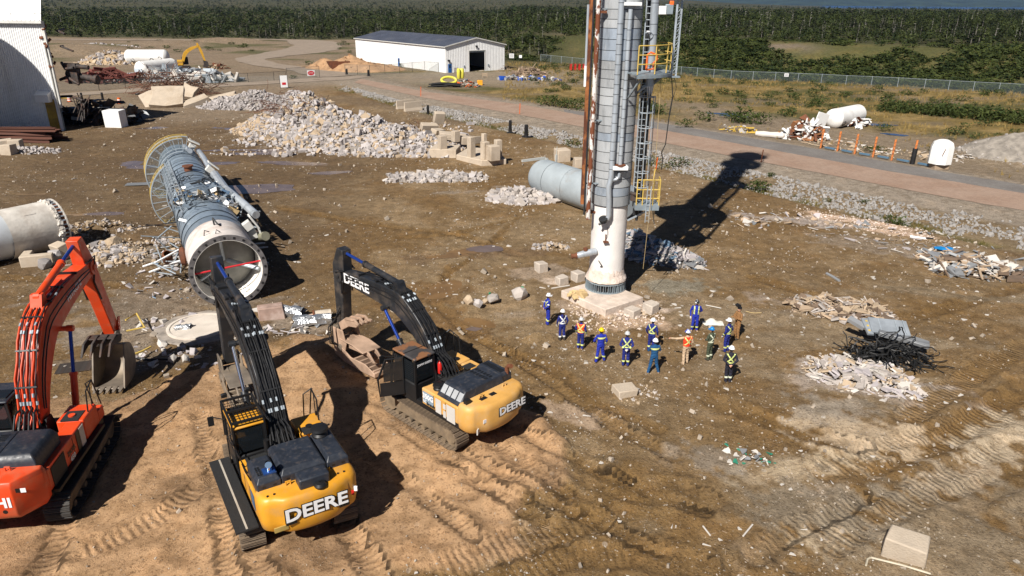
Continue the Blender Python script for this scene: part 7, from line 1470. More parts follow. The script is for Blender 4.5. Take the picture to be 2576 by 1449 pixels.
tangle_thing('rebar_tangle', 'thin rusty rebar tangle at the right end of the long rubble heap', 'rebar', 2, 1540, 1165, 1.6, 1.2, 2.2, 45, .025, BROWNR, 32)
tangle_thing('rebar_tangle', 'dark rebar sticking out of the crest of the long rubble heap', 'rebar', 2, 560, 1000, 4.5, 3.0, 2.6, 70, .03, BROWNR, 33).location = (-29, 96.5, 3.0)
# --- thick concrete slabs
def block(name, label, cat, pts, h, mt, tilt=0.0, group=None, lift=0.0, bev=.05):
    c = sum((Vector(p[:2]) for p in pts), Vector((0, 0)))/len(pts); r = link(name, None); r.location = (c.x, c.y, hz(c.x, c.y)+lift); mb = MB(); mb.prism([(p[0]-c.x, p[1]-c.y) for p in pts], -.1, h, 'xy'); me = mb.mesh(name, mt, 20)
    bpy.data.objects.remove(r); o = link(name, me); o.location = (c.x, c.y, hz(c.x, c.y)+lift); o.rotation_euler = (tilt, tilt*.4, 0); b_ = o.modifiers.new('bevel', 'BEVEL'); b_.width = bev; b_.segments = 2; b_.limit_method = 'ANGLE'; return tag(o, label, cat, group)
def slab(name, label, zn, x, y, L, W_, T_, rx, ry, rz, z, seed, mt=CONC):
    p = P(zn, x, y); rg = random.Random(seed); o = [(-L/2+rg.uniform(0,.3),-W_/2),(0,-W_/2-rg.uniform(0,.3)),(L/2,-W_/2+rg.uniform(0,.5)),(L/2-rg.uniform(0,.5),0),(L/2-rg.uniform(0,.3),W_/2),(0,W_/2+rg.uniform(-.3,.2)),(-L/2,W_/2-rg.uniform(0,.6)),(-L/2+rg.uniform(0,.6),0)]
    me = MB().prism(o, -T_/2, T_/2, 'xy').mesh(name, mt, 20); ob = link(name, me); ob.location = (p.x, p.y, hz(p.x, p.y)+z); ob.rotation_euler = (rx, ry, rz); b_ = ob.modifiers.new('bevel', 'BEVEL'); b_.width = .06; b_.segments = 2; b_.limit_method = 'ANGLE'; return tag(ob, label, 'concrete slab')
slab('concrete_slab', 'largest tan concrete slab tilted up beside the dark burnt debris', 1, 1530, 965, 5.2, 4.6, .9, .62, .05, .25, 1.5, 1); slab('concrete_slab', 'tan concrete slab leaning under the left edge of the largest slab', 1, 1390, 955, 3.6, 4.0, .8, .5, -.25, .5, 1.0, 2)
slab('concrete_slab', 'tilted slab between the largest slab and the low flat slab', 1, 1720, 905, 3.0, 2.6, .8, .7, .3, -.2, 1.4, 3); slab('concrete_slab', 'low flat slab resting in front of the tilted slabs', 1, 1770, 965, 4.4, 2.6, .9, .15, -.28, .6, .7, 4); slab('concrete_slab', 'long slab propped up at the pale grey rubble heap', 1, 2010, 955, 5.6, 2.0, .8, .3, -.22, .3, 1.0, 5)
# --- foundations with stub columns
def foundation(label, corners, h, stubs, seed):
    c = sum((Vector(p[:2]) for p in corners), Vector((0, 0)))/len(corners); r = thing('concrete_footing', label, 'footing', (c.x, c.y, hz(c.x, c.y))); rg = random.Random(seed)
    MB().prism([(p[0]-c.x, p[1]-c.y) for p in corners], -.15, h, 'xy').build('base_block', CONC, r, 20, .06)
    for zn, x, y, w, hh in stubs: p = P(zn, x, y, h); MB().box((p.x-c.x, p.y-c.y, h+hh/2-.02), (w, w, hh), .6+rg.uniform(-.1,.1)).build('stub_column', CONC, r, 20, .05)
def quad(zn, a, b, depth, z=0): p, q = P(zn, *a, z).to_2d(), P(zn, *b, z).to_2d(); n = Vector((-(q-p).y, (q-p).x)).normalized()*depth; return [p, q, q+n, p+n]
foundation('tan concrete footing with one thick stub column beside the rubble heap', quad(2,(1660,1378),(1895,1385),3.0), .95, [(2,1775,1300,.85,1.5),(2,1890,1240,.8,1.3)], 1)
q2 = [P(2,1895,1400).to_2d(), P(2,2100,1449).to_2d()+Vector((.2,-.2)), P(2,2335,1440).to_2d(), P(2,2200,1375).to_2d()+Vector((.5,2.0)), P(2,2000,1350).to_2d()+Vector((0,1.2))]
foundation('tan concrete footing with four square stub columns at the end of the rubble', q2, .55, [(2,2028,1375,.7,2.2),(2,2148,1395,.75,1.9),(2,2220,1405,1.15,1.6),(2,2262,1385,.7,2.0),(2,2140,1290,.5,1.6)], 2)
for k, (x, y, w, d, h, z, rx, rz, lab) in enumerate([(1750,1135,1.4,.8,1.5,2.0,.3,.4,'square tan concrete block tipped on top of the footing stack'),(1660,1150,2.2,.9,.8,1.2,.35,.5,'slanted tan concrete beam leaning on the footing stack'),(1735,1190,1.6,1.0,.9,1.0,.2,.9,'broad tan concrete block under the tipped block of the footing stack'),(1800,1205,1.5,1.2,1.1,.8,-.1,.2,'grey squared concrete block at the centre of the footing stack'),(1870,1230,3.2,.9,.6,1.2,.05,.15,'long low concrete beam lying across the footing stack'),(1670,1215,1.6,1.4,.7,.8,.4,.7,'tan concrete block at the left foot of the footing stack'),(1990,1245,1.5,1.1,.9,.8,.1,.3,'tan block between the footing stack and the stub columns'),(2070,1250,1.7,1.0,.9,.9,-.15,.9,'rough tan block right behind the stub columns')]):
    p = P(2, x, y+55); me = MB().box((0,0,0), (w,d,h)).mesh('concrete_block', CONC, 20); o = link('concrete_block', me); o.location = (p.x, p.y, hz(p.x,p.y)+z+h*.2); o.rotation_euler = (rx, .1, rz); b_ = o.modifiers.new('bevel','BEVEL'); b_.width = .06; b_.segments = 2; tag(o, lab, 'concrete block')
def blk(label, zn, x, y, w, d, h, rz=0., rx=0., mt=CONC, name='concrete_block', cat='concrete block', jit=.06, seed=0):
    p = P(zn, x, y); rg = random.Random(seed+int(x)+int(y)); mb = MB().box((0,0,h/2-.05), (w,d,h+.1)); mb.v = [(a+rg.uniform(-1,1)*jit*w, b+rg.uniform(-1,1)*jit*d, c+(rg.uniform(-1,1)*jit*h if c > 0 else 0)) for a, b, c in mb.v]; me = mb.mesh(name, mt, 20); o = link(name, me); o.location = on(p); o.rotation_euler = (rx, 0, rz); b_ = o.modifiers.new('bevel','BEVEL'); b_.width = .05*min(1, h*2); b_.segments = 2; return tag(o, label, cat)
def boulder(label, zn, x, y, s, seed, mt=GREYC, paint=False, name='boulder', cat='boulder'):
    p = P(zn, x, y); rg = np.random.default_rng(seed); q = rg.normal(size=(26,3)); q /= np.linalg.norm(q,axis=1)[:,None]; q *= np.array([.5,.48,.46])*rg.uniform(.82,1.05,(26,1)); v, f = hull([tuple(a) for a in q]); me = var_mesh(name, (v, f), mt); o = link(name, me); o.location = on(p, s*.30); o.scale = (s,s,s); o.rotation_euler = (0,0,seed); tag(o, label, cat)
    if paint:
        for k in range(3): m_ = MB(); c_ = Vector((rg.uniform(-.3,.0), -.40, rg.uniform(.0,.3))); m_.box(c_, (.05,.16,.12), .3+k); m_.build('green_paint_mark', M('green_marking_paint', (.02,.35,.18), .6), o)
boulder('pale boulder with green paint marks standing alone near the workers', 11,1625,790,1.05,41,CONC_T,True); boulder('pale boulder with green paint marks beside the small rock cluster', 11,1268,855,.85,42,CONC_T,True); boulder('tan clod at the left end of the small rock cluster', 11,940,900,.8,43,TANC); boulder('angular grey rock in the middle of the small rock cluster', 11,1062,925,.62,44); boulder('curved grey slab leaning in the small rock cluster', 11,1005,880,.55,45); boulder('tan stone beside the green marked boulder of the rock cluster', 11,1165,860,.5,46,TANC)
STUBM = M('dusty_footing_stub', (.52,.45,.38), .92, 0, .15, 2, (.34,.26,.18), .35, 1.5, .5, 10)
blk('rough white concrete block left of the standing column', 11,1918,420,.7,.65,.65,.5,0,STUBM); blk('white cubic footing stub beside the column pad', 11,2415,545,.7,.7,.6,.6,0,STUBM); blk('low white footing stub left of the column pad', 11,2195,595,.72,.65,.5,.6,0,STUBM); blk('white footing stub in front of the pad corner', 9,1205,1375,.75,.7,.55,.7,0,STUBM); blk('broken footing stub wrapped in plastic in front of the pad', 9,1050,1410,.7,.7,.5,.7,0,STUBM)
blk('large pale concrete block in the lower right of the yard', 6,2012,735,1.25,.85,.75,-.5,.1,CONC,jit=.12); blk('tan concrete cube behind the grey lying vessel', 9,462,118,1.5,1.3,1.3,.3); blk('rounded tan block just left of the standing column pipes', 9,605,172,1.2,1.0,1.0,.2)
l_ = MB(); l_.prism([(-1.0,-.7),(.9,-.7),(.9,-.2),(-.45,-.2),(-.45,.7),(-1.0,.7)], -.1, .75, 'xy'); o = l_.build('concrete_block', CONC, None, 20, .05); o.location = on(P(10,620,1160)); o.rotation_euler = (0,0,.35); tag(o, 'angled concrete block shaped like an L under the white vessel', 'concrete block')
blk('upright concrete block with slots beside the open vessel end', 10,965,1065,1.0,.7,1.0,-.5,.2); boulder('round grey boulder in front of the white vessel', 10,690,1240,1.0,47); boulder('large pale boulder behind the tip of the orange boom', 10,1115,930,1.15,48,CONC_T); boulder('grey boulder standing between the blocks by the white vessel', 10,840,1130,1.1,49); boulder('flat tan stone on the rubble beyond the orange boom', 10,1735,900,1.2,50,TANC)
pile('rubble_heap', 'low rubble heap beyond the tip of the orange boom', 'rubble pile', [mnd(10,1750,1080,1.9,1.2,.1,.5),mnd(10,1600,900,1.2,.8,.1,.4)], 60, 500, .08, .6, CHUNKS, [GREYC, TANC], CORE_G, seed=4)
pile('rubble_heap', 'stony dirt bank behind the white vessel and orange boom', 'rubble pile', [mnd(10,1500,680,3.6,1.2,.1,.35)], 30, 420, .05, .35, CHUNKS, [GREYC, TANC], None, seed=5)
pile('rubble_heap', 'scattered rubble round the end of the grey lying vessel', 'rubble pile', [mnd(9,120,430,3.2,2.2,0,.7),mnd(9,300,450,2.0,1.2,0,.4)], 80, 900, .10, .8, CHUNKS, [GREYC, CONC_T], CORE_G, seed=6)
pile('rubble_heap', 'flat strip of rubble between the footings and the fallen column', 'rubble pile', [mnd(0,1100,448,5.0,1.5,0,.5),mnd(0,1030,455,2.0,1.0,0,.4)], 90, 900, .10, .8, CHUNKS, [GREYC, CONC_T], CORE_G, seed=7)
pile('rubble_heap', 'small rubble scatter left of the standing column stub', 'rubble pile', [mnd(9,370,840,1.3,.6,.1,.3)], 30, 200, .06, .35, CHUNKS, [TANC, GREYC], None, seed=8)
pile('fireproofing_crumbs', 'pink white crumbs of fireproofing heaped before the column pad', 'rubble pile', [mnd(9,1010,1420,2.0,.7,.3,.12),mnd(9,720,1400,1.3,.5,-.5,.10)], 30, 900, .04, .22, CHUNKS, [CRUMB, CRUMB, TANC], None, seed=9)
pile('lagging_clods', 'yellow brown lagging clods lying on the column pad', 'rubble pile', [(TX-1.75, TY-1.35, .55, .4, 0, .2)], 12, 30, .12, .5, CHUNKS, [TANI], None, seed=10).location.z += .40
pile('insulation_heap', 'heap of torn pale insulation sheets in the shadow behind the column', 'debris heap', [mnd(9,1070,830,1.6,1.6,0,1.3),mnd(9,1250,930,2.2,1.5,-.3,1.1),mnd(9,1430,970,1.8,1.1,-.3,.8)], 160, 1200, .15, 1.1, PLT, [SHEETP, SHEETP, SHEETW, SHEETB, SHEETG], CORE_G, part='torn_sheet', flat=.5, seed=11)
pile('timber_heap', 'heap of broken timber and tan rubble at the right of the yard', 'debris heap', [mnd(8,560,480,2.8,1.5,-.2,.65),mnd(8,760,540,1.6,1.0,-.3,.5)], 120, 1300, .12, 1.0, STK+PLT[:3], [WOOD, TANC, WOODD, CONC_T], None, part='timber_piece', flat=0, seed=12)
pile('sheet_heap', 'heap of pale broken sheets in front of the black cable tangle', 'debris heap', [mnd(8,700,1020,2.3,1.5,-.2,.5),mnd(8,900,1080,1.6,1.1,-.3,.35),mnd(8,480,980,1.3,.7,0,.3)], 150, 1100, .09, .8, PLT, [CONC_T, SHEETP, CONC_T, TANC, SHEETW], None, part='torn_sheet', flat=0, seed=13)
pile('timber_heap', 'heap of timber and white scraps near the ditch at far right', 'debris heap', [mnd(5,2060,1240,2.8,1.7,-.2,.8),mnd(5,1850,1150,2.0,1.0,-.3,.4)], 130, 900, .2, 1.6, STK+PLT[:3], [WOOD, SHEETW, SHEETG, WOODD], None, part='timber_piece', flat=0, seed=14)
cb = tangle_thing('cable_tangle', 'black tangle of cables under the crushed grey cabinet', 'cable', 8, 950, 870, 1.9, 1.0, 1.0, 210, .035, CABLE, 34, 'cable')
p = P(8, 950, 780); r = thing('crushed_cabinet', 'crushed grey metal cabinet lying on the black cable tangle', 'cabinet', on(p, .75), -.15)
MB().box((0,.3,.22),(1.9,1.1,.10),Euler((.35,.05,0)).to_matrix()).build('door_panel', M('grey_cabinet_paint', (.30,.33,.36), .45, .2, .12), r); MB().box((-1.05,.25,.18),(.35,1.15,.12),Euler((.35,.05,.12)).to_matrix()).build('side_panel', M('grey_cabinet_paint', (0,0,0)), r); MB().box((-1.5,.6,.2),(.9,.35,.2),Euler((.2,.3,-.6)).to_matrix()).build('torn_panel', SHEETG, r); MB().box((.5,-.5,-.05),(2.4,.35,.25),Euler((.1,.15,-.15)).to_matrix()).build('crushed_frame', SHEETG, r, 30, .03); MB().box((1.3,-.6,-.15),(.8,.5,.2),Euler((.3,.2,-.2)).to_matrix()).build('crushed_end', SHEETG, r, 30, .03)
for k in range(3): MB().box((-1.06,-.1+.33*k,.13+.12*k),(.10,.10,.03),Euler((.35,.05,.2)).to_matrix()).build('yellow_label', YEL, r)
for x in (-.45, .35, .75): MB().box((x,.3,.28),(.04,1.0,.03),Euler((.35,.05,0)).to_matrix()).build('seam_rib', GALV, r)
# --- bits lying about
def bar(name, label, cat, zn, a, b, rr, mt, z=.06, n=8, mid=None):
    p, q = P(zn, *a), P(zn, *b); r = thing(name, label, cat, on(p)); pts = [Vector((0,0,z))]+([Vector(mid)] if mid else [])+[Vector((q.x-p.x, q.y-p.y, z+hz(q.x,q.y)-hz(p.x,p.y)))]; MB().tube(pts, rr, n).build('bar', mt, r); return r
def rod(name, label, cat, zn, pts, rr, mt, z=.05, n=6): P0 = P(zn, *pts[0]); o = MB().tube([Vector((P(zn,*q).x-P0.x, P(zn,*q).y-P0.y, z+(q[2] if len(q) > 2 else 0))) if False else Vector((P(zn,q[0],q[1]).x-P0.x, P(zn,q[0],q[1]).y-P0.y, z)) for q in pts], rr, n).build(name, mt); o.location = on(P0); return tag(o, label, cat)
rod('bent_pipe', 'thin bent pale pipe beside the lower right concrete block', 'pipe', 6, [(1825,795),(1832,765),(1850,758),(2000,795),(2130,835)], .035, M('pale_pipe', (.5,.44,.33), .6))
rod('plank', 'grey metal strip lying alone right of the column', 'plank', 8, [(445,175),(500,205),(550,238)], .10, SHEETG); rod('batten', 'white batten lying beyond the worker facing the viewer', 'batten', 7, [(1950,290),(2120,325)], .03, SHEETW); rod('cable_end', 'tan cable lying right of the brown suited worker', 'cable', 7, [(2390,360),(2470,378),(2560,375)], .025, ROPE); rod('batten', 'white batten lying along the left side of the column pad', 'batten', 9, [(375,1190),(525,1165)], .05, SHEETW)
rod('white_pipe', 'white pipe lying beside the timber heap near the ditch', 'pipe', 5, [(1480,940),(1620,962)], .09, WHITE); rod('black_pipe', 'black pipe lying behind the white pipe near the ditch', 'pipe', 5, [(1560,950),(1690,962)], .07, CABLE); rod('wooden_batten', 'pale batten lying in the lower right yard', 'batten', 6, [(1245,650),(1290,595)], .03, SHEETW); rod('wooden_batten', 'pale batten lying left of another in the lower yard', 'batten', 6, [(1055,605),(1090,650)], .03, SHEETW)
rod('yellow_rail', 'bent yellow guard rail standing beside the round concrete pad', 'rail', 12, [(-10,470),(120,390),(215,555),(0,600)], .05, YEL, .45); rod('yellow_rail', 'broken yellow rail near the orange bucket', 'rail', 12, [(85,850),(180,815),(285,760)], .05, YEL, .3); rod('black_hose', 'black hose with yellow end lying near the orange bucket', 'hose', 12, [(120,860),(250,880),(370,870),(500,875)], .06, HOSE, .15)
def pipe_piece(label, zn, a, b, rr, mt, extra=None):
    p, q = P(zn, *a, rr), P(zn, *b, rr); r = thing('pipe_piece', label, 'pipe', (p.x, p.y, hz(p.x,p.y))); v = Vector((q.x-p.x, q.y-p.y, 0)); mb = MB(); mb.cyl((0,0,rr), v+Vector((0,0,rr)), rr, n=16, caps=False); mb.cyl((0,0,rr), v+Vector((0,0,rr)), rr*.88, n=16, caps=False); mb.build('pipe_wall', mt, r)
    return r, v
r, v = pipe_piece('pale cut pipe with rusty collar lying beyond the yellow excavators', 12, (2200,310), (2390,285), .24, M('pale_old_pipe', (.52,.45,.36), .6, 0, .15, 2, (.3,.15,.07), .3)); MB().cyl(v*-.02+Vector((0,0,.24)), v*-.12+Vector((0,0,.24)), .30, n=16).build('rusty_collar', RUST, r); MB().cyl(v*-.12+Vector((0,0,.24)), v*-.85+Vector((0,0,.2)), .10, n=10).build('inner_pipe', M('pale_rusty_pipe', (.5,.36,.27), .7), r)
FOIL = M('crumpled_foil', (.60,.62,.64), .3, .8, .1, 3, None, bump=1.0, bscale=8)
def foil(label, zn, x, y, L, rr, rz, seed):
    p = P(zn, x, y); rg = random.Random(seed); rows = []
    for j in range(9): rows.append([((j/8-.5)*L+.1*rg.uniform(-1,1), rr*(1+.3*rg.uniform(-1,1))*math.cos(2*math.pi*i/12), rr*.9+rr*(1+.25*rg.uniform(-1,1))*math.sin(2*math.pi*i/12)) for i in range(12)])
    for q in rows: q.append(q[0])
    o = MB().sheet(rows).build('foil_lagging', FOIL, None, 20); o.location = on(p); o.rotation_euler = (0,0,rz); tag(o, label, 'lagging')
foil('crumpled silver foil lagging wrapped on the cut pipe', 12, 1905, 330, 1.7, .32, -.1, 1); foil('crumpled silver foil lagging lying in front of the cut pipe', 12, 2170, 430, 2.0, .32, .3, 2); foil('small torn foil scrap beside the round concrete pad', 12, 660, 500, .8, .2, .3, 3)
blk('red brown concrete lump beside the foil wrapped pipe', 12,1690,345,1.4,.8,.7,.3,0,M('reddish_concrete', (.38,.26,.21), .9, 0, .2, 2, (.5,.45,.42), .3))
pile('board_litter', 'torn boards and foam strips strewn beyond the yellow excavators', 'debris heap', [mnd(12,1850,540,2.4,.6,.1,.12),mnd(12,1650,290,1.4,.4,.1,.12)], 36, 110, .12, .8, PLT+STK, [SHEETP, SHEETW, SHEETG], None, part='torn_board', flat=0, seed=15)
pile('board_litter', 'lilac foam blocks and boards strewn round the concrete pad', 'debris heap', [mnd(12,380,430,1.1,.35,.1,.08),mnd(12,180,830,1.8,.5,.2,.1),mnd(12,760,870,2.2,.5,.15,.1),mnd(12,520,760,1.4,.4,.1,.08)], 50, 130, .10, .62, PLT+CHUNKS[:4], [SHEETP, SHEETP, SHEETW], None, part='torn_board', flat=0, seed=16)
pile('board_litter', 'torn white sheets strewn left of the fallen column opening', 'debris heap', [mnd(16,350,1230,2.2,1.3,.2,.06),mnd(16,480,1070,.8,.7,0,.2),mnd(16,150,1180,1.4,1.0,0,.06)], 34, 90, .12, .8, PLT, [SHEETW, SHEETP, SHEETP, SHEETB], None, part='torn_board', flat=0, seed=17)
pile('rubble_heap', 'stony churned strip along the left side of the fallen column', 'rubble pile', [mnd(16,180,920,4.2,2.0,.3,.4),mnd(16,100,1010,3.4,1.4,.2,.3)], 40, 600, .05, .42, CHUNKS, [GREYC, TANC], None, seed=18)
g_ = thing('steel_grating', 'dark steel grating lying in the dirt behind the orange bucket', 'grating', on(P(15,340,640), .06), .3)
gb = MB().box((0,0,0),(1.5,.03,.04)).mesh('grating_bar', DARKS)
for k in range(12): o = link('grating_bar', gb, g_); o.location = (0,-.5+.09*k,0)
g_ = thing('walkway_grating', 'grey walkway grating fallen beside the far platform rings', 'grating', on(P(16,85,410), .1), .2); MB().box((0,0,0),(2.2,.9,.06)).build('grating_panel', SHEETG, g_)
# round concrete pad
p = P(12, 850, 470); r = thing('round_pad', 'round pale concrete pad with raised ring in the yard', 'pad', (p.x, p.y, hz(p.x, p.y)))
PADC = M('pale_round_pad', (.62,.55,.47), .9, 0, .12, 1.5, (.35,.3,.24), .3, .8, .3, 12)
MB().lathe([(.01,.16),(1.50,.16)],48).build('inner_slab', PADC, r); MB().lathe([(1.50,.0),(1.50,.20),(1.58,.22),(1.66,.20),(1.66,.10)],48).build('raised_ring', PADC, r); mb = MB(); mb.prism([(2.35*math.cos(a+.2), 2.3*math.sin(a+.2)) for a in [i*math.pi/4 for i in range(8)]], -.1, .10, 'xy'); mb.build('outer_apron', M('dirty_apron_concrete', (.30,.26,.22), .92, 0, .3, 2, (.5,.42,.34), .3, 1.5), r, 20, .04)
# white sack near the workers
mb = MB(); rows = []; rg = random.Random(6)
for j in range(7): rows.append([((i/8-.5)*1.15+.05*rg.uniform(-1,1), (j/6-.5)*.62+.08*(i-4)/4*.6, .02+.24*max(0,1-((i-3.3)/2.2)**2-((j-4)/3.2)**2)+.05*rg.random()) for i in range(9)])
o = mb.sheet(rows).build('white_sack', M('white_woven_sack', (.70,.66,.58), .85, 0, .1, 5), None, 60); o.location = on(P(7,2035,480), .01); o.rotation_euler = (0,0,-.1); tag(o, 'crumpled white woven sack on the ground between the workers', 'sack')
blk('open box footing with rusty rim in the yard below the workers', 7,1065,1235,.95,.8,.3,.3,0,CONC); 
pile('white_crumbs', 'white crushed crumbs round the open box footing', 'rubble pile', [mnd(7,1150,1235,1.2,.5,0,.1)], 16, 200, .04, .18, CHUNKS, [CONC_T, TANC], None, seed=19)
pile('paper_scraps', 'pale crumpled scraps with green strip on the lower right yard', 'debris heap', [mnd(6,1265,270,1.0,.45,.1,.15)], 16, 60, .1, .45, PLT, [SHEETW, SHEETG, SHEETW, M('green_plastic', (.03,.22,.14), .5)], None, part='scrap', flat=0, seed=20)
tp = MB(); rows = [[((i/6-.5)*1.4, (j/3-.5)*.7, .05+.12*random.Random(i*7+j).random()) for i in range(7)] for j in range(4)]; o = tp.sheet(rows).build('blue_tarp', M('bright_blue_tarp', (.01,.22,.55), .5), None, 60); o.location = on(P(5,1785,1055), .05); tag(o, 'bright blue scrap of tarp near the ditch', 'tarp')
pile('sawdust_drift', 'pink crumbs of fireproofing strewn along the ditch edge', 'rubble pile', [mnd(5,1000,800,4.0,.8,-.6,.12),mnd(5,1300,895,3.2,.5,-.6,.1)], 40, 900, .04, .22, CHUNKS, [CRUMB], None, part='crumb', flat=0, seed=21)
pile('board_litter', 'pale boards and scraps strewn towards the ditch at right', 'debris heap', [mnd(5,350,800,4.5,1.2,-.3,.1),mnd(5,1500,1020,4.5,1.2,-.4,.12),mnd(5,2350,1210,2.5,1.4,-.3,.1)], 70, 420, .1, .9, PLT+STK, [SHEETW, SHEETP, WOOD, SHEETG], None, part='torn_board', flat=0, seed=22)
# --- rip rap in the ditch
rng = np.random.default_rng(55); N = 10500; qx = rng.uniform(-36, 46, N); D_ = fx(L_DITCH, qx); T_ = fx(L_RIP, qx); k = rng.uniform(-.05, 1.15, N); qy = D_+(T_-D_)*k; ok = (fbm(qx*.25, qy*.25, 150) > .36) & (np.abs(qx/qy) < .80); qx, qy = qx[ok], qy[ok]; n = len(qx); s = rng.uniform(.09, .30, n); s[:150] = rng.uniform(.34, .52, 150); qz = height(qx, qy, False)+s*.18
r = thing('riprap_bank', 'band of grey rip rap stones along the ditch below the road', 'stones', (0, 0, 0)); RIP = M('riprap_stone', (.31,.29,.27), .9, 0, .2, 2, None, tint=.45, rnd=.35, bump=.4, bscale=10)
rt = rand_rots(n, rng); ms = [var_mesh('stone', c_, RIP) for c_ in CHUNKS[:8]]
for i in range(150): o = link('stone', ms[i % 8], r); o.matrix_local = Matrix.Translation((qx[i], qy[i], qz[i])) @ Matrix([list(map(float, q)) for q in rt[i]]).to_4x4() @ Matrix.Scale(float(s[i])*1.15, 4)
o = link('small_stones', scatter('small_stones', CHUNKS, np.stack([qx, qy, qz], 1)[150:], s[150:]*1.15, rt[150:], RIP, rng), r); o['kind'] = 'stuff'
# --- loose stones over the yard
def in_yard(x, y): return (y < fx(L_DITCH, x)-1.0) & (np.abs(x/y) < .78)
N = 30000; yy = np.exp(rng.uniform(math.log(13), math.log(120), N)); xx = yy*rng.uniform(-.78, .78, N); sm = sand_mask(xx, yy); den = fbm(xx*.22, yy*.22, 42, 5); ok = in_yard(xx, yy) & (rng.uniform(size=N) < np.where(sm > .5, .22, sstep(.35, .62, den)*.9+.14)); xx, yy = xx[ok], yy[ok]; n = len(xx)
s = rng.uniform(.03, .085, n)*(1+yy/26)*(rng.power(.45, n)+.3); STN = M('pale_field_stone', (.37,.31,.245), .9, 0, .15, 3, tint=.45, rnd=.3)
o = link('loose_gravel', scatter('loose_gravel', PEBBLES, np.stack([xx, yy, height(xx, yy)+s*.10], 1), s, rand_rots(n, rng), STN, rng)); tag(o, 'pale loose stones scattered over the brown yard', 'gravel', None, 'stuff')
cnt = 0; ms = [var_mesh('stone', c_, STN) for c_ in CHUNKS[:8]]
while cnt < 190:
    y = float(np.exp(rng.uniform(math.log(15), math.log(95)))); x = y*float(rng.uniform(-.74, .74))
    if not in_yard(np.array([x]), np.array([y]))[0] or (sand_mask(np.array([x]), np.array([y]))[0] > .5 and rng.uniform() > .15): continue
    o = link('stone', ms[cnt % 8]); k = float(rng.uniform(.14, .42))*min(1, .25+y/55); o.location = (x, y, hz(x, y)+k*.2); o.scale = (k, k, k); o.rotation_euler = tuple(map(float, rng.uniform(0, 6.28, 3))); tag(o, 'pale stone lying loose on the open yard', 'stone', 'stones loose on the yard'); cnt += 1
N = 1000; yy = np.exp(rng.uniform(math.log(16), math.log(70), N)); xx = yy*rng.uniform(-.74, .74, N); ok = in_yard(xx, yy) & (sand_mask(xx, yy) < .5) & (fbm(xx*.15, yy*.15, 160) > np.where(xx > 6, .42, .52)); xx, yy = xx[ok], yy[ok]; n = len(xx)
for nm, vs_, mt, sl in (('litter', PLT, SHEETW, slice(0, n, 2)), ('splinters', STK, WOOD, slice(1, n, 2))):
    x_, y_ = xx[sl], yy[sl]; o = link(nm, scatter(nm, vs_, np.stack([x_, y_, height(x_, y_)+.03], 1), rng.uniform(.1, .5, len(x_))*np.minimum(1, .2+y_/60), z_rots(len(x_), rng), mt, rng)); tag(o, ('small white scraps littering the yard', 'small wood splinters littering the yard')[nm == 'splinters'], nm, None, 'stuff')
# --- burnt wreckage by the tall building
pc = P(1, 900, 1130); r = thing('burnt_wreckage', 'black burnt wreckage heap beside the tall corrugated building', 'wreckage', on(pc)); rg = random.Random(71)
for i in range(130):
    x, y = rg.uniform(-5.5, 4.5), rg.uniform(-.8, 3.8); h = max(.4, 4.0-abs(x)*.5-abs(y-1)*.25); L = rg.uniform(.8, 2.6); MB().box((x, y, rg.uniform(.1, h)), (L, rg.uniform(.3, 1.6), .06), Euler((rg.uniform(-1.3,1.3), rg.uniform(-1,1), rg.uniform(0,6))).to_matrix()).build('burnt_sheet', rg.choice([DARKS, SHADEP, DARKS, SHADEP, SHEETG]), r)
tw = MB(); tangle(tw, (0,1,.3), 3.5, 2, 2.6, 60, .05, rg); o = tw.build('burnt_bars', DARKS, r, 0); o['kind'] = 'stuff'
o = MB().box((0,0,1.15),(2.4,1.6,2.3)).build('white_cabinet', WHITE, None, 30, .04); o.location = on(P(1,1060,1150)); o.rotation_euler = (.04,0,-.1); tag(o, 'battered white steel cabinet standing before the burnt wreckage', 'cabinet')
rod('blue_sheet', 'narrow blue sheet lying beside the white steel cabinet', 'sheet', 1, [(1215,1060),(1310,1075)], .18, SHEETB)
def drum_cone(label, zn, x, y):
    p = P(zn, x, y); r = thing('traffic_drum', label, 'traffic drum', on(p)); z = 0
    for k, (h, rr) in enumerate(((.22,.33),(.18,.31),(.2,.30),(.18,.28),(.24,.27))): MB().cyl((0,0,z),(0,0,z+h),rr,rr-.012,16).build('band', ORG if k % 2 == 0 else SIGNW, r); z += h
    MB().lathe([(.46,0),(.46,.07),(.34,.08)],16).build('rubber_base', BLACK, r)
drum_cone('orange and white traffic drum left of the black bollards', 1, 632, 922); drum_cone('orange and white traffic drum behind the burnt wreckage', 1, 1085, 942)
def bollard(label, zn, x, y, h=1.3, w=.3):
    p = P(zn, x, y); r = thing('black_bollard', label, 'bollard', on(p)); MB().lathe([(w,0),(w,.08),(w*.72,.1),(w*.62,h*.5),(w*.66,h*.52),(w*.58,h),(.01,h+.02)],14).build('post', BLACK, r); MB().lathe([(w*1.5,0),(w*1.5,.06),(w,.07)],14).build('foot', BLACK, r)
bollard('black bollard behind the corner of the tall corrugated building', 1,745,908); bollard('black bollard standing behind the burnt wreckage', 1,932,905); bollard('black ribbed post by the jersey barriers', 2,1648,990,1.5,.32); bollard('taller black post at the ditch, left of a pair', 2,2368,1163,1.7,.35); bollard('shorter black post at the ditch, right of a pair', 2,2508,1200,1.6,.4); bollard('black bollard at the corner of the shed fence', 2,1128,678,1.4,.4); bollard('black bollard at the open gate', 2,938,662,1.4,.4); bollard('black bollard left of the shed vehicle door', 2,2006,632,1.3,.3); bollard('black bollard right of the shed vehicle door', 2,2152,624,1.3,.3)
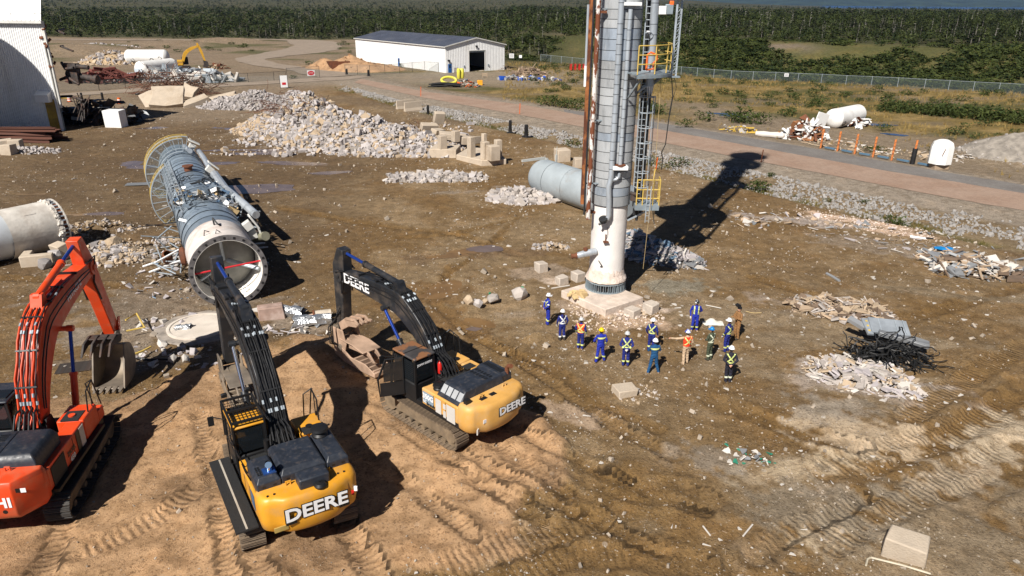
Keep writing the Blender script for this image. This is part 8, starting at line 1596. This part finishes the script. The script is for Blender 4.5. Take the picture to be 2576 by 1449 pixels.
o = MB().lathe([(.28,-.12),(.5,-.12),(.55,0),(.5,.12),(.28,.12),(.28,-.12)],20).build('tyre', BLACK); o.location = on(P(1,1250,855), .15); tag(o, 'black tyre lying beside the pale track', 'tyre')
o = MB().box((0,0,.35),(2.6,.5,.5)).build('yellow_beam', YEL, None, 30, .05); o.location = on(P(1,570,895)); o.rotation_euler = (0,.06,.1); tag(o, 'yellow steel beam lying behind the tall building corner', 'beam')
r = thing('beam_stack', 'stack of rusty steel beams at the foot of the tall building', 'beams', on(P(1,200,1290))); rg = random.Random(81); bmm = MB(); bmm.box((0,0,.19),(1,.32,.03)); bmm.box((0,0,-.19),(1,.32,.03)); bmm.box((0,0,0),(1,.04,.36)); bm_me = bmm.mesh('beam', M('brown_rust_beam', (.125,.048,.03), .85, 0, .3, 1.5, (.05,.03,.02), .3, 1.2, rnd=.35))
for k in range(18): o = link('beam', bm_me, r); o.location = (rg.uniform(-1.2,.6), (k % 5)*.55+rg.uniform(-.1,.1), .25+.42*(k//5)); o.scale = (rg.uniform(6.5,8.5),1,1); o.rotation_euler = (rg.uniform(-.3,.3), rg.uniform(-.02,.03), rg.uniform(-.07,.07))
for k, (x, y) in enumerate([(80,1380),(150,1330),(60,1330)]): blk(('grey concrete cube nearest the viewer below the beam stack','grey concrete cube beside the beam stack','grey concrete cube behind another below the beam stack')[k], 1, x, y+20, 1.3, 1.2, 1.1, .3*k)
pile('rubble_heap', 'loose rubble strip at the foot of the beam stack', 'rubble pile', [mnd(1,250,1370,4.0,1.4,0,.35)], 40, 350, .1, .6, CHUNKS, [GREYC], None, seed=23)
# --- far left yard: tanks, scrap, small digger
def tank(label, a, b, R, mt, marks, name='white_tank'):
    ax = (b-a).to_2d(); L = ax.length; r = thing(name, label, 'tank', (a.x, a.y, hz(a.x, a.y)), math.atan2(-ax.x, ax.y)); base = Matrix.Translation((0,0,R)) @ Matrix.Rotation(-math.pi/2,4,'X')
    MB().lathe([(.02,-R*.5),(R*.5,-R*.42),(R*.85,-R*.22),(R,0)],36,base).build('dished_end', mt, r); MB().lathe([(R,.0),(R,L)],36,base).build('shell', mt, r); MB().lathe([(R,L),(R*.85,L+R*.22),(R*.5,L+R*.42),(.02,L+R*.5)],36,base).build('dished_end', mt, r)
    for y, a_ in marks: mb = MB(); n = 9; c_ = [((R+.02)*math.sin(rad(a_)+.3*math.cos(i*6.28/n)*(.7+.5*random.Random(int(y*10)+i).random())), y+.6*math.sin(i*6.28/n)*(.7+.5*random.Random(int(y*7)+i).random()), R+(R+.02)*math.cos(rad(a_)+.3*math.cos(i*6.28/n))) for i in range(n)]; mb.add(c_, [tuple(range(n))]); mb.build('cut_hole', SHADEP, r)
    return r
TW = M('white_tank_paint', (.78,.77,.74), .45, 0, .05, .6, (.4,.3,.22), .15, .5); a = P(1,1165,520,1.7); b_ = P(1,1500,520,1.7); tank('long white tank with torn holes lying in the far left yard', a, b_, 1.9, TW, [(1.6,115),(6.5,112),(8.6,100),(11,118)]); a = P(1,1275,625,1.6); b_ = P(1,1440,610,1.6)+Vector((.5,5.5,0)); tank('shorter white tank with domed end lying before the long tank', a, b_, 1.65, TW, [])
def simple_pile(label, zn, x, y, rx, ry, h, vr, mts, n1, n2, s0, s1, seed, part='chunk', core=None, cat='rubble pile', flat=.6, ro=0): pile('scrap_heap' if cat != 'rubble pile' else 'rubble_heap', label, cat, [mnd(zn, x, y, rx, ry, ro, h)], n1, n2, s0, s1, vr, mts, core, part=part, flat=flat, seed=seed)
simple_pile('tan rubble heap beside the long white tank', 1,1010,575,9,5,3.6,CHUNKS,[TANC,GREYC],80,700,.3,1.4,24,core=CORE_T); simple_pile('white rubble heap behind the yard fence', 1,1230,735,9,3,1.6,CHUNKS,[GREYC],60,700,.25,1.1,25,core=CORE_G)
simple_pile('dark red heap of steel beams behind the yard fence', 1,970,745,8,3,2.2,[hull([(x,y,z) for x in(-.5,.5) for y in(-.04,.04) for z in(-.05,.05)])],[M('dark_red_scrap',(.13,.035,.025),.8,0,.3,rnd=.3)],70,120,2.0,5.0,26,'beam',cat='scrap heap',flat=0); simple_pile('silver heap of scrap steel sections behind the yard fence', 1,1640,735,13,3.2,2.6,[hull([(x,y,z) for x in(-.5,.5) for y in(-.03,.03) for z in(-.03,.03)])]+PLT[:2],[GALV,SHEETG,SHEETW],150,420,1.2,4.0,27,'scrap_piece',cat='scrap heap',flat=.4); simple_pile('brown heap of rebar behind the yard fence', 1,1330,742,4.5,2.5,2.0,STK,[BROWNR],40,240,1.0,2.4,28,'bar',cat='scrap heap',flat=.5)
simple_pile('pale rubble strip on the far sandy mound', 1,880,420,16,3,1.0,CHUNKS,[GREYC],30,200,.4,1.4,29); simple_pile('rust coloured scrap lump beside the far yellow digger', 1,1975,620,3.0,1.6,1.6,PLT+CHUNKS[:2],[RUST,TANC],30,60,.4,1.4,30,cat='scrap heap'); simple_pile('white and green scrap beside the dark red beams', 1,800,745,4,1.6,.9,PLT,[SHEETW,SHEETG],30,60,.5,1.6,31,cat='scrap heap',flat=0)
p = P(1,1650,630); r = thing('far_digger', 'small distant yellow excavator working near the white tanks', 'excavator', on(p), rad(-62)); CY = M('digger_yellow', (.62,.34,.03), .5, 0, .12)
for s in (-1,1): MB().prism([(-2.0,.1),(-2.3,.45),(-2.0,.85),(2.0,.85),(2.3,.45),(2.0,.1)],s*1.15-.3,s*1.15+.3).build('track', DARKS, r, 30, .08)
MB().box((0,-.9,1.7),(2.6,2.6,1.3)).build('engine_body', CY, r, 30, .15); MB().box((-.8,1.0,2.1),(.95,1.5,1.8)).build('cab', GUARD, r, 30, .1); bb = MB(); sweep_box(bb, [(.3,1.6),(1.2,3.8),(2.8,5.0),(4.6,5.6)], [.25,.4,.35,.2], .5); bb.build('boom', CY, r); sb = MB(); sweep_box(sb, [(4.3,6.3),(5.0,4.4),(5.6,2.0)], [.2,.3,.18], .42); sb.build('stick', CY, r); bk = MB(); bk.prism([(5.2,2.2),(6.2,1.8),(6.4,.9),(5.8,.3),(4.9,.6),(5.3,1.2)],-.55,.55); bk.build('bucket', DARKS, r)
# --- shed surroundings
pile('soil_heaps', 'row of tan soil heaps along the long side of the metal shed', 'soil heap', [mnd(2,760,600,7,5,-.7,3.0),mnd(2,900,615,8,5,-.7,3.2),mnd(2,1010,620,7,5,-.7,2.6),mnd(2,1120,625,6.5,5,-.7,2.5),mnd(2,1220,622,6,4.5,-.7,2.0),mnd(2,1310,615,5,4,-.7,1.4),mnd(2,980,560,7,5,-.7,3.0)], 10, 260, .2, .7, CHUNKS, [SOIL], SOIL, part='clod', seed=32)
r = thing('rusty_skip', 'rusty open skip standing beside the tan soil heaps', 'skip', on(P(2,873,622)), .5); MB().prism([(-2.0,.35),(1.6,.35),(2.6,2.3),(-2.9,2.3)],-1.0,-.93,'xz').build('side_plate', RUST, r); MB().prism([(-2.0,.35),(1.6,.35),(2.6,2.3),(-2.9,2.3)],.93,1.0,'xz').build('side_plate', RUST, r); MB().add([(-2.0,-.93,.35),(1.6,-.93,.35),(2.6,-.93,2.2),(-2.9,-.93,2.2),(-2.0,.93,.35),(1.6,.93,.35),(2.6,.93,2.2),(-2.9,.93,2.2)],[(0,1,5,4),(1,2,6,5),(0,4,7,3)]).build('skip_body', RUST, r); MB().cyl((-1.2,-1.05,.3),(-1.2,1.05,.3),.3,n=10).build('wheel', BLACK, r)
r = thing('hose_coils', 'coiled black hoses piled beside the yellow floats', 'hoses', on(P(2,1800,770))); rg = random.Random(91)
for k in range(9): pts = [(x, .5*math.sin(x*.8+k)*.4+(k % 3)*.5-.5, .15+.2*(k//3)+.25*max(0,1-(x/3.2)**2)) for x in np.linspace(-3.6+rg.random(), 3.4-rg.random(), 10)]; MB().tube(pts, .13, 7).build('hose', CABLE, r)
def float_(label, zn, x, y, L, rr, mt, tilt, rz): p = P(zn, x, y); o = MB().lathe([(.02,0),(rr*.7,.1),(rr,.4),(rr,L-.4),(rr*.7,L-.1),(.02,L)],16).build('plastic_float', mt); o.location = on(p, rr*.8); o.rotation_euler = (tilt,0,rz); tag(o, label, 'float')
YF = M('lime_yellow_plastic', (.68,.62,.08), .4, 0, .06); float_('upright yellow float, left of a pair, in the hose pile', 2,1918,715,2.4,.42,YF,.08,0); float_('upright yellow float, right of a pair, in the hose pile', 2,1946,713,2.3,.5,YF,-.05,0)
o = MB().tube([(1.6*math.cos(a),.8*math.sin(a),.35+.25*math.sin(a)) for a in np.linspace(0,6.28,20)],.28,8).build('yellow_ring', YF); o.location = on(P(2,1830,735), .3); o.rotation_euler = (.5,0,.3); tag(o, 'yellow ring float leaning behind the black hoses', 'float')
pile('tarp_heap', 'white, grey and orange tarps heaped beside the yellow floats', 'tarps', [mnd(2,1990,765,2.6,1.5,0,1.4)], 40, 60, .5, 1.5, PLT, [SHEETW, SHEETG, ORG, CABLE], None, part='tarp', flat=.3, seed=33); blk('bright orange crate beside the tarp heap', 2,2103,752,1.1,.9,1.0,.1,0,M('orange_crate',(.8,.35,.02),.5),'orange_crate','crate',.0)
r = thing('saw_horse', 'pale timber frame standing on the gravel before the shed', 'trestle', on(P(2,2145,685))); [MB().box((s*.55,0,.55),(.12,.12,1.1)).build('upright', WOOD, r) for s in (-1,1)]; [MB().box((0,0,z),(1.2,.08,.14)).build('rail', WOOD, r) for z in (.45,.8)]
pile('timber_heap', 'heap of broken brown timber on the gravel right of the shed', 'debris heap', [mnd(3,210,740,4.0,2.5,0,2.2)], 90, 160, .8, 2.6, STK+PLT[:2], [WOOD, WOODD], None, part='timber_piece', flat=.3, seed=34); pile('junk_row', 'row of white and blue plastic junk in front of the timber heap', 'junk', [mnd(3,60,785,3.2,1.2,0,.8),mnd(3,240,788,3.2,1.2,0,1.0),mnd(3,400,785,3.0,1.2,0,.8)], 70, 90, .4, 1.6, PLT+CHUNKS[:3], [SHEETW, M('royal_blue_plastic',(.01,.08,.45),.5), SHEETG], None, part='junk_piece', flat=.3, seed=35)
r = thing('farm_implement', 'red and yellow farm implement parked by the far fence', 'implement', on(P(3,715,692))); [MB().box((-2.5+1.1*k,0,.9),(.25,1.4,1.5),.2).build('red_tine_frame', M('implement_red',(.5,.03,.02),.5), r) for k in range(5)]; MB().box((0,.2,1.6),(6.0,.2,.2)).build('tool_bar', RUST, r); [MB().cyl((1.0+.8*k,-.6,.4),(1.0+.8*k,-.5,.4),.4,n=14).build('yellow_wheel', YEL, r) for k in range(3)]
pw2 = P(2,2325,630); pile('pallet_scrap', 'broken pallets and scrap beside the right corner of the shed', 'debris heap', [(pw2.x,pw2.y,2.2,1.0,0,1.2)], 25, 30, .5, 1.6, STK, [WOODD, WOOD], None, part='pallet_board', flat=.4, seed=36)
r = thing('wooden_pallet', 'two wooden pallets leaning on the shed wall by the blue door', 'pallet', on(P(2,1890,645)), .65); [MB().box((0,-.25,.18+.2*k),(1.2,.06,.12),Euler((-.25,0,0)).to_matrix()).build('slat', WOODD, r) for k in range(6)]
def barrier(label, zn, x, y, L, rz): p = P(zn, x, y); o = MB().prism([(-.30,-.1),(-.30,.08),(-.14,.33),(-.08,.85),(.08,.85),(.14,.33),(.30,.08),(.30,-.1)],-L/2,L/2).build('jersey_barrier', CONC, None, 20, .02); o.location = on(p); o.scale = (1.5,1,1.8); o.rotation_euler = (0,0,rz); tag(o, label, 'barrier')
barrier('concrete jersey barrier in the ditch, farther of the two', 2,1447,948,2.2,.72); barrier('concrete jersey barrier in the ditch, nearer of the two', 2,1518,968,2.2,.72)
def stake(label, zn, x, y, h=1.3, mt=ORG): p = P(zn, x, y, .4); o = MB().box((0,0,h/2-.1),(.10,.06,h+.2)).build('survey_stake', mt); o.location = on(p); o.rotation_euler = (.04,.03,.4); tag(o, label, 'stake')
stake('orange survey stake at the road edge, farthest along the road', 2,1585,850,1.7); stake('orange survey stake at the road edge above the black posts', 2,2450,1005,1.6); stake('orange survey stake by the bush right of the column ladder', 9,1250,160); stake('dark survey stake in the tip of the column shadow', 9,2124,140,1.4,RUST)
# --- right-hand scrap beyond the road
a = P(4,800,935,1.3); b_ = P(4,960,905,1.5)+Vector((1.5,2.5,0)); tk = tank('crumpled white tank with torn end lying in the field', a, b_, 1.35, TW, [(.8,120)], 'wrecked_tank'); tw = MB(); rg = random.Random(61)
for i in range(26): tw.box((rg.uniform(.8,2.8), rg.uniform(2,6), rg.uniform(.1,1.2)), (rg.uniform(.5,1.6), rg.uniform(.4,1.0), .05), Euler((rg.uniform(-1,1), rg.uniform(-1,1), rg.random()*6)).to_matrix(), rg.choice([0,0,0,1]))
o = tw.build('torn_plate', [TW, RUST], tk); o['kind'] = 'stuff'
pile('scrap_heap', 'heap of torn white and rusty tank plate beside the asphalt lane', 'scrap heap', [mnd(4,560,1085,2.9,1.8,-.1,2.6),mnd(4,650,1090,1.8,1.4,-.1,1.8)], 110, 120, .5, 2.2, PLT, [TW, RUST, M('brown_tank_lining',(.30,.13,.05),.8), TW], None, part='torn_plate', flat=.7, seed=37)
r = thing('torn_tank_head', 'bent white plate standing at the right of the rusty scrap heap', 'plate', on(P(4,680,1075), 1.6), .4); MB().box((0,0,.5),(2.0,.12,2.0),Euler((.1,.25,0)).to_matrix()).build('plate', TW, r, 20, .04); 
pile('bag_scraps', 'white and yellow plastic scraps at the far roadside', 'debris heap', [mnd(4,70,1035,2.6,1.2,0,.9)], 35, 50, .3, 1.2, PLT, [SHEETW, M('yellow_plastic',(.6,.4,.06),.5)], None, part='scrap', flat=.4, seed=38); o = MB().lathe([(.02,-1.9),(.3,-1.8),(.42,-.8),(.36,0),(.44,.9),(.32,1.7),(.02,1.9)],12,Matrix.Rotation(math.pi/2,4,'Y')).build('white_bag_roll', SHEETW, None, 20); o.location = on(P(4,300,1085), .35); o.rotation_euler = (0,0,-.5); tag(o, 'long white wrapped roll lying at the roadside', 'roll')
posts = [(695,1158),(825,1182),(958,1207),(1100,1230),(1245,1255),(1405,1285)]; pp = [P(4, x, y, .3) for x, y in posts]
for k, p in enumerate(pp):
    r = thing('orange_post', ('first','second','third','fourth','fifth','last')[k]+(' rusty orange post of the row along the asphalt lane' if k < 5 else ' orange post of the row, with black sleeve'), 'post', on(p)); MB().cyl((0,0,-.2),(0.05,0,2.3 if k < 5 else 2.6),.115,n=12).build('pipe', M('orange_rust_post',(.62,.20,.05),.7,0,.3,2,spots=(.25,.08,.03),samt=.4,sscale=3), r)
    if k == 5: MB().cyl((0,0,.0),(.02,0,1.7),.26,n=12).build('black_sleeve', BLACK, r)
    q = pp[k+1] if k < 5 else p+(p-pp[k-1])
    d = q-p; m_ = p.lerp(q, .55); o = MB().box((0,0,.22),(d.length*.58,.22,.2)).build('blue_beam', M('dull_blue_steel',(.10,.19,.28),.5,.2,.15), None, 30, .02); o.location = on(m_); o.rotation_euler = (0,0,math.atan2(d.y,d.x)); tag(o, 'blue steel beam lying '+('between the first and second orange posts','between the second and third orange posts','between the third and fourth orange posts','between the fourth and fifth orange posts','between the fifth and last orange posts','between the last orange post and the white tub')[k], 'beam')
r = thing('white_tub', 'upturned white plastic tub on a crate at the asphalt lane', 'tub', on(P(4,1605,1318,.3))); MB().box((0,0,.3),(1.5,1.4,.6)).build('crate', WOOD, r, 30, .03); MB().lathe([(1.15,.55),(1.12,2.3),(.95,2.75),(.5,3.0),(.25,3.05),(.02,3.05)],8).build('tub_shell', TW, r, 20); MB().box((-.4,-1.12,1.9),(.06,.03,.7),Euler((0,.3,0)).to_matrix()).build('rust_mark', RUST, r)
pile('gravel_mound', 'grey gravel mound at the right edge beyond the asphalt lane', 'gravel mound', [mnd(4,2260,1260,7,4,-.6,1.9),mnd(4,2120,1270,4,2.5,-.6,.8)], 16, 260, .06, .3, CHUNKS, [GREYC], M('grey_gravel_fines',(.255,.225,.19),.95,0,.25,1.5,None,bump=1.0,bscale=6), seed=39)
simple_pile('pale scraps strewn beside the white tub', 4,1720,1240,3.0,1.6,.25,PLT,[SHEETW,CONC_T],30,120,.2,.8,40,'scrap',cat='scrap heap',flat=0)
simple_pile('dry scraps strewn behind the orange posts', 4,1050,1170,6.5,2.2,.15,PLT+STK,[WOOD,SHEETW,TANC],60,240,.2,1.2,41,'scrap',cat='scrap heap',flat=0,ro=-.9)

# ================================================================== summer haze
hm = bpy.data.materials.new('haze_air'); hm.use_nodes = True; t = hm.node_tree; t.nodes.clear(); ho = t.nodes.new('ShaderNodeOutputMaterial'); pv = t.nodes.new('ShaderNodeVolumePrincipled')
pv.inputs['Color'].default_value = (.15,.42,1,1); pv.inputs['Density'].default_value = 2.2e-5; pv.inputs['Anisotropy'].default_value = 0.2; t.links.new(pv.outputs[0], ho.inputs['Volume'])
o = MB().box((0, 8000, 80), (30000, 16600, 196)).build('haze', hm, None, 0); tag(o, 'thin blue summer haze over the far forest', 'haze', None, 'stuff')
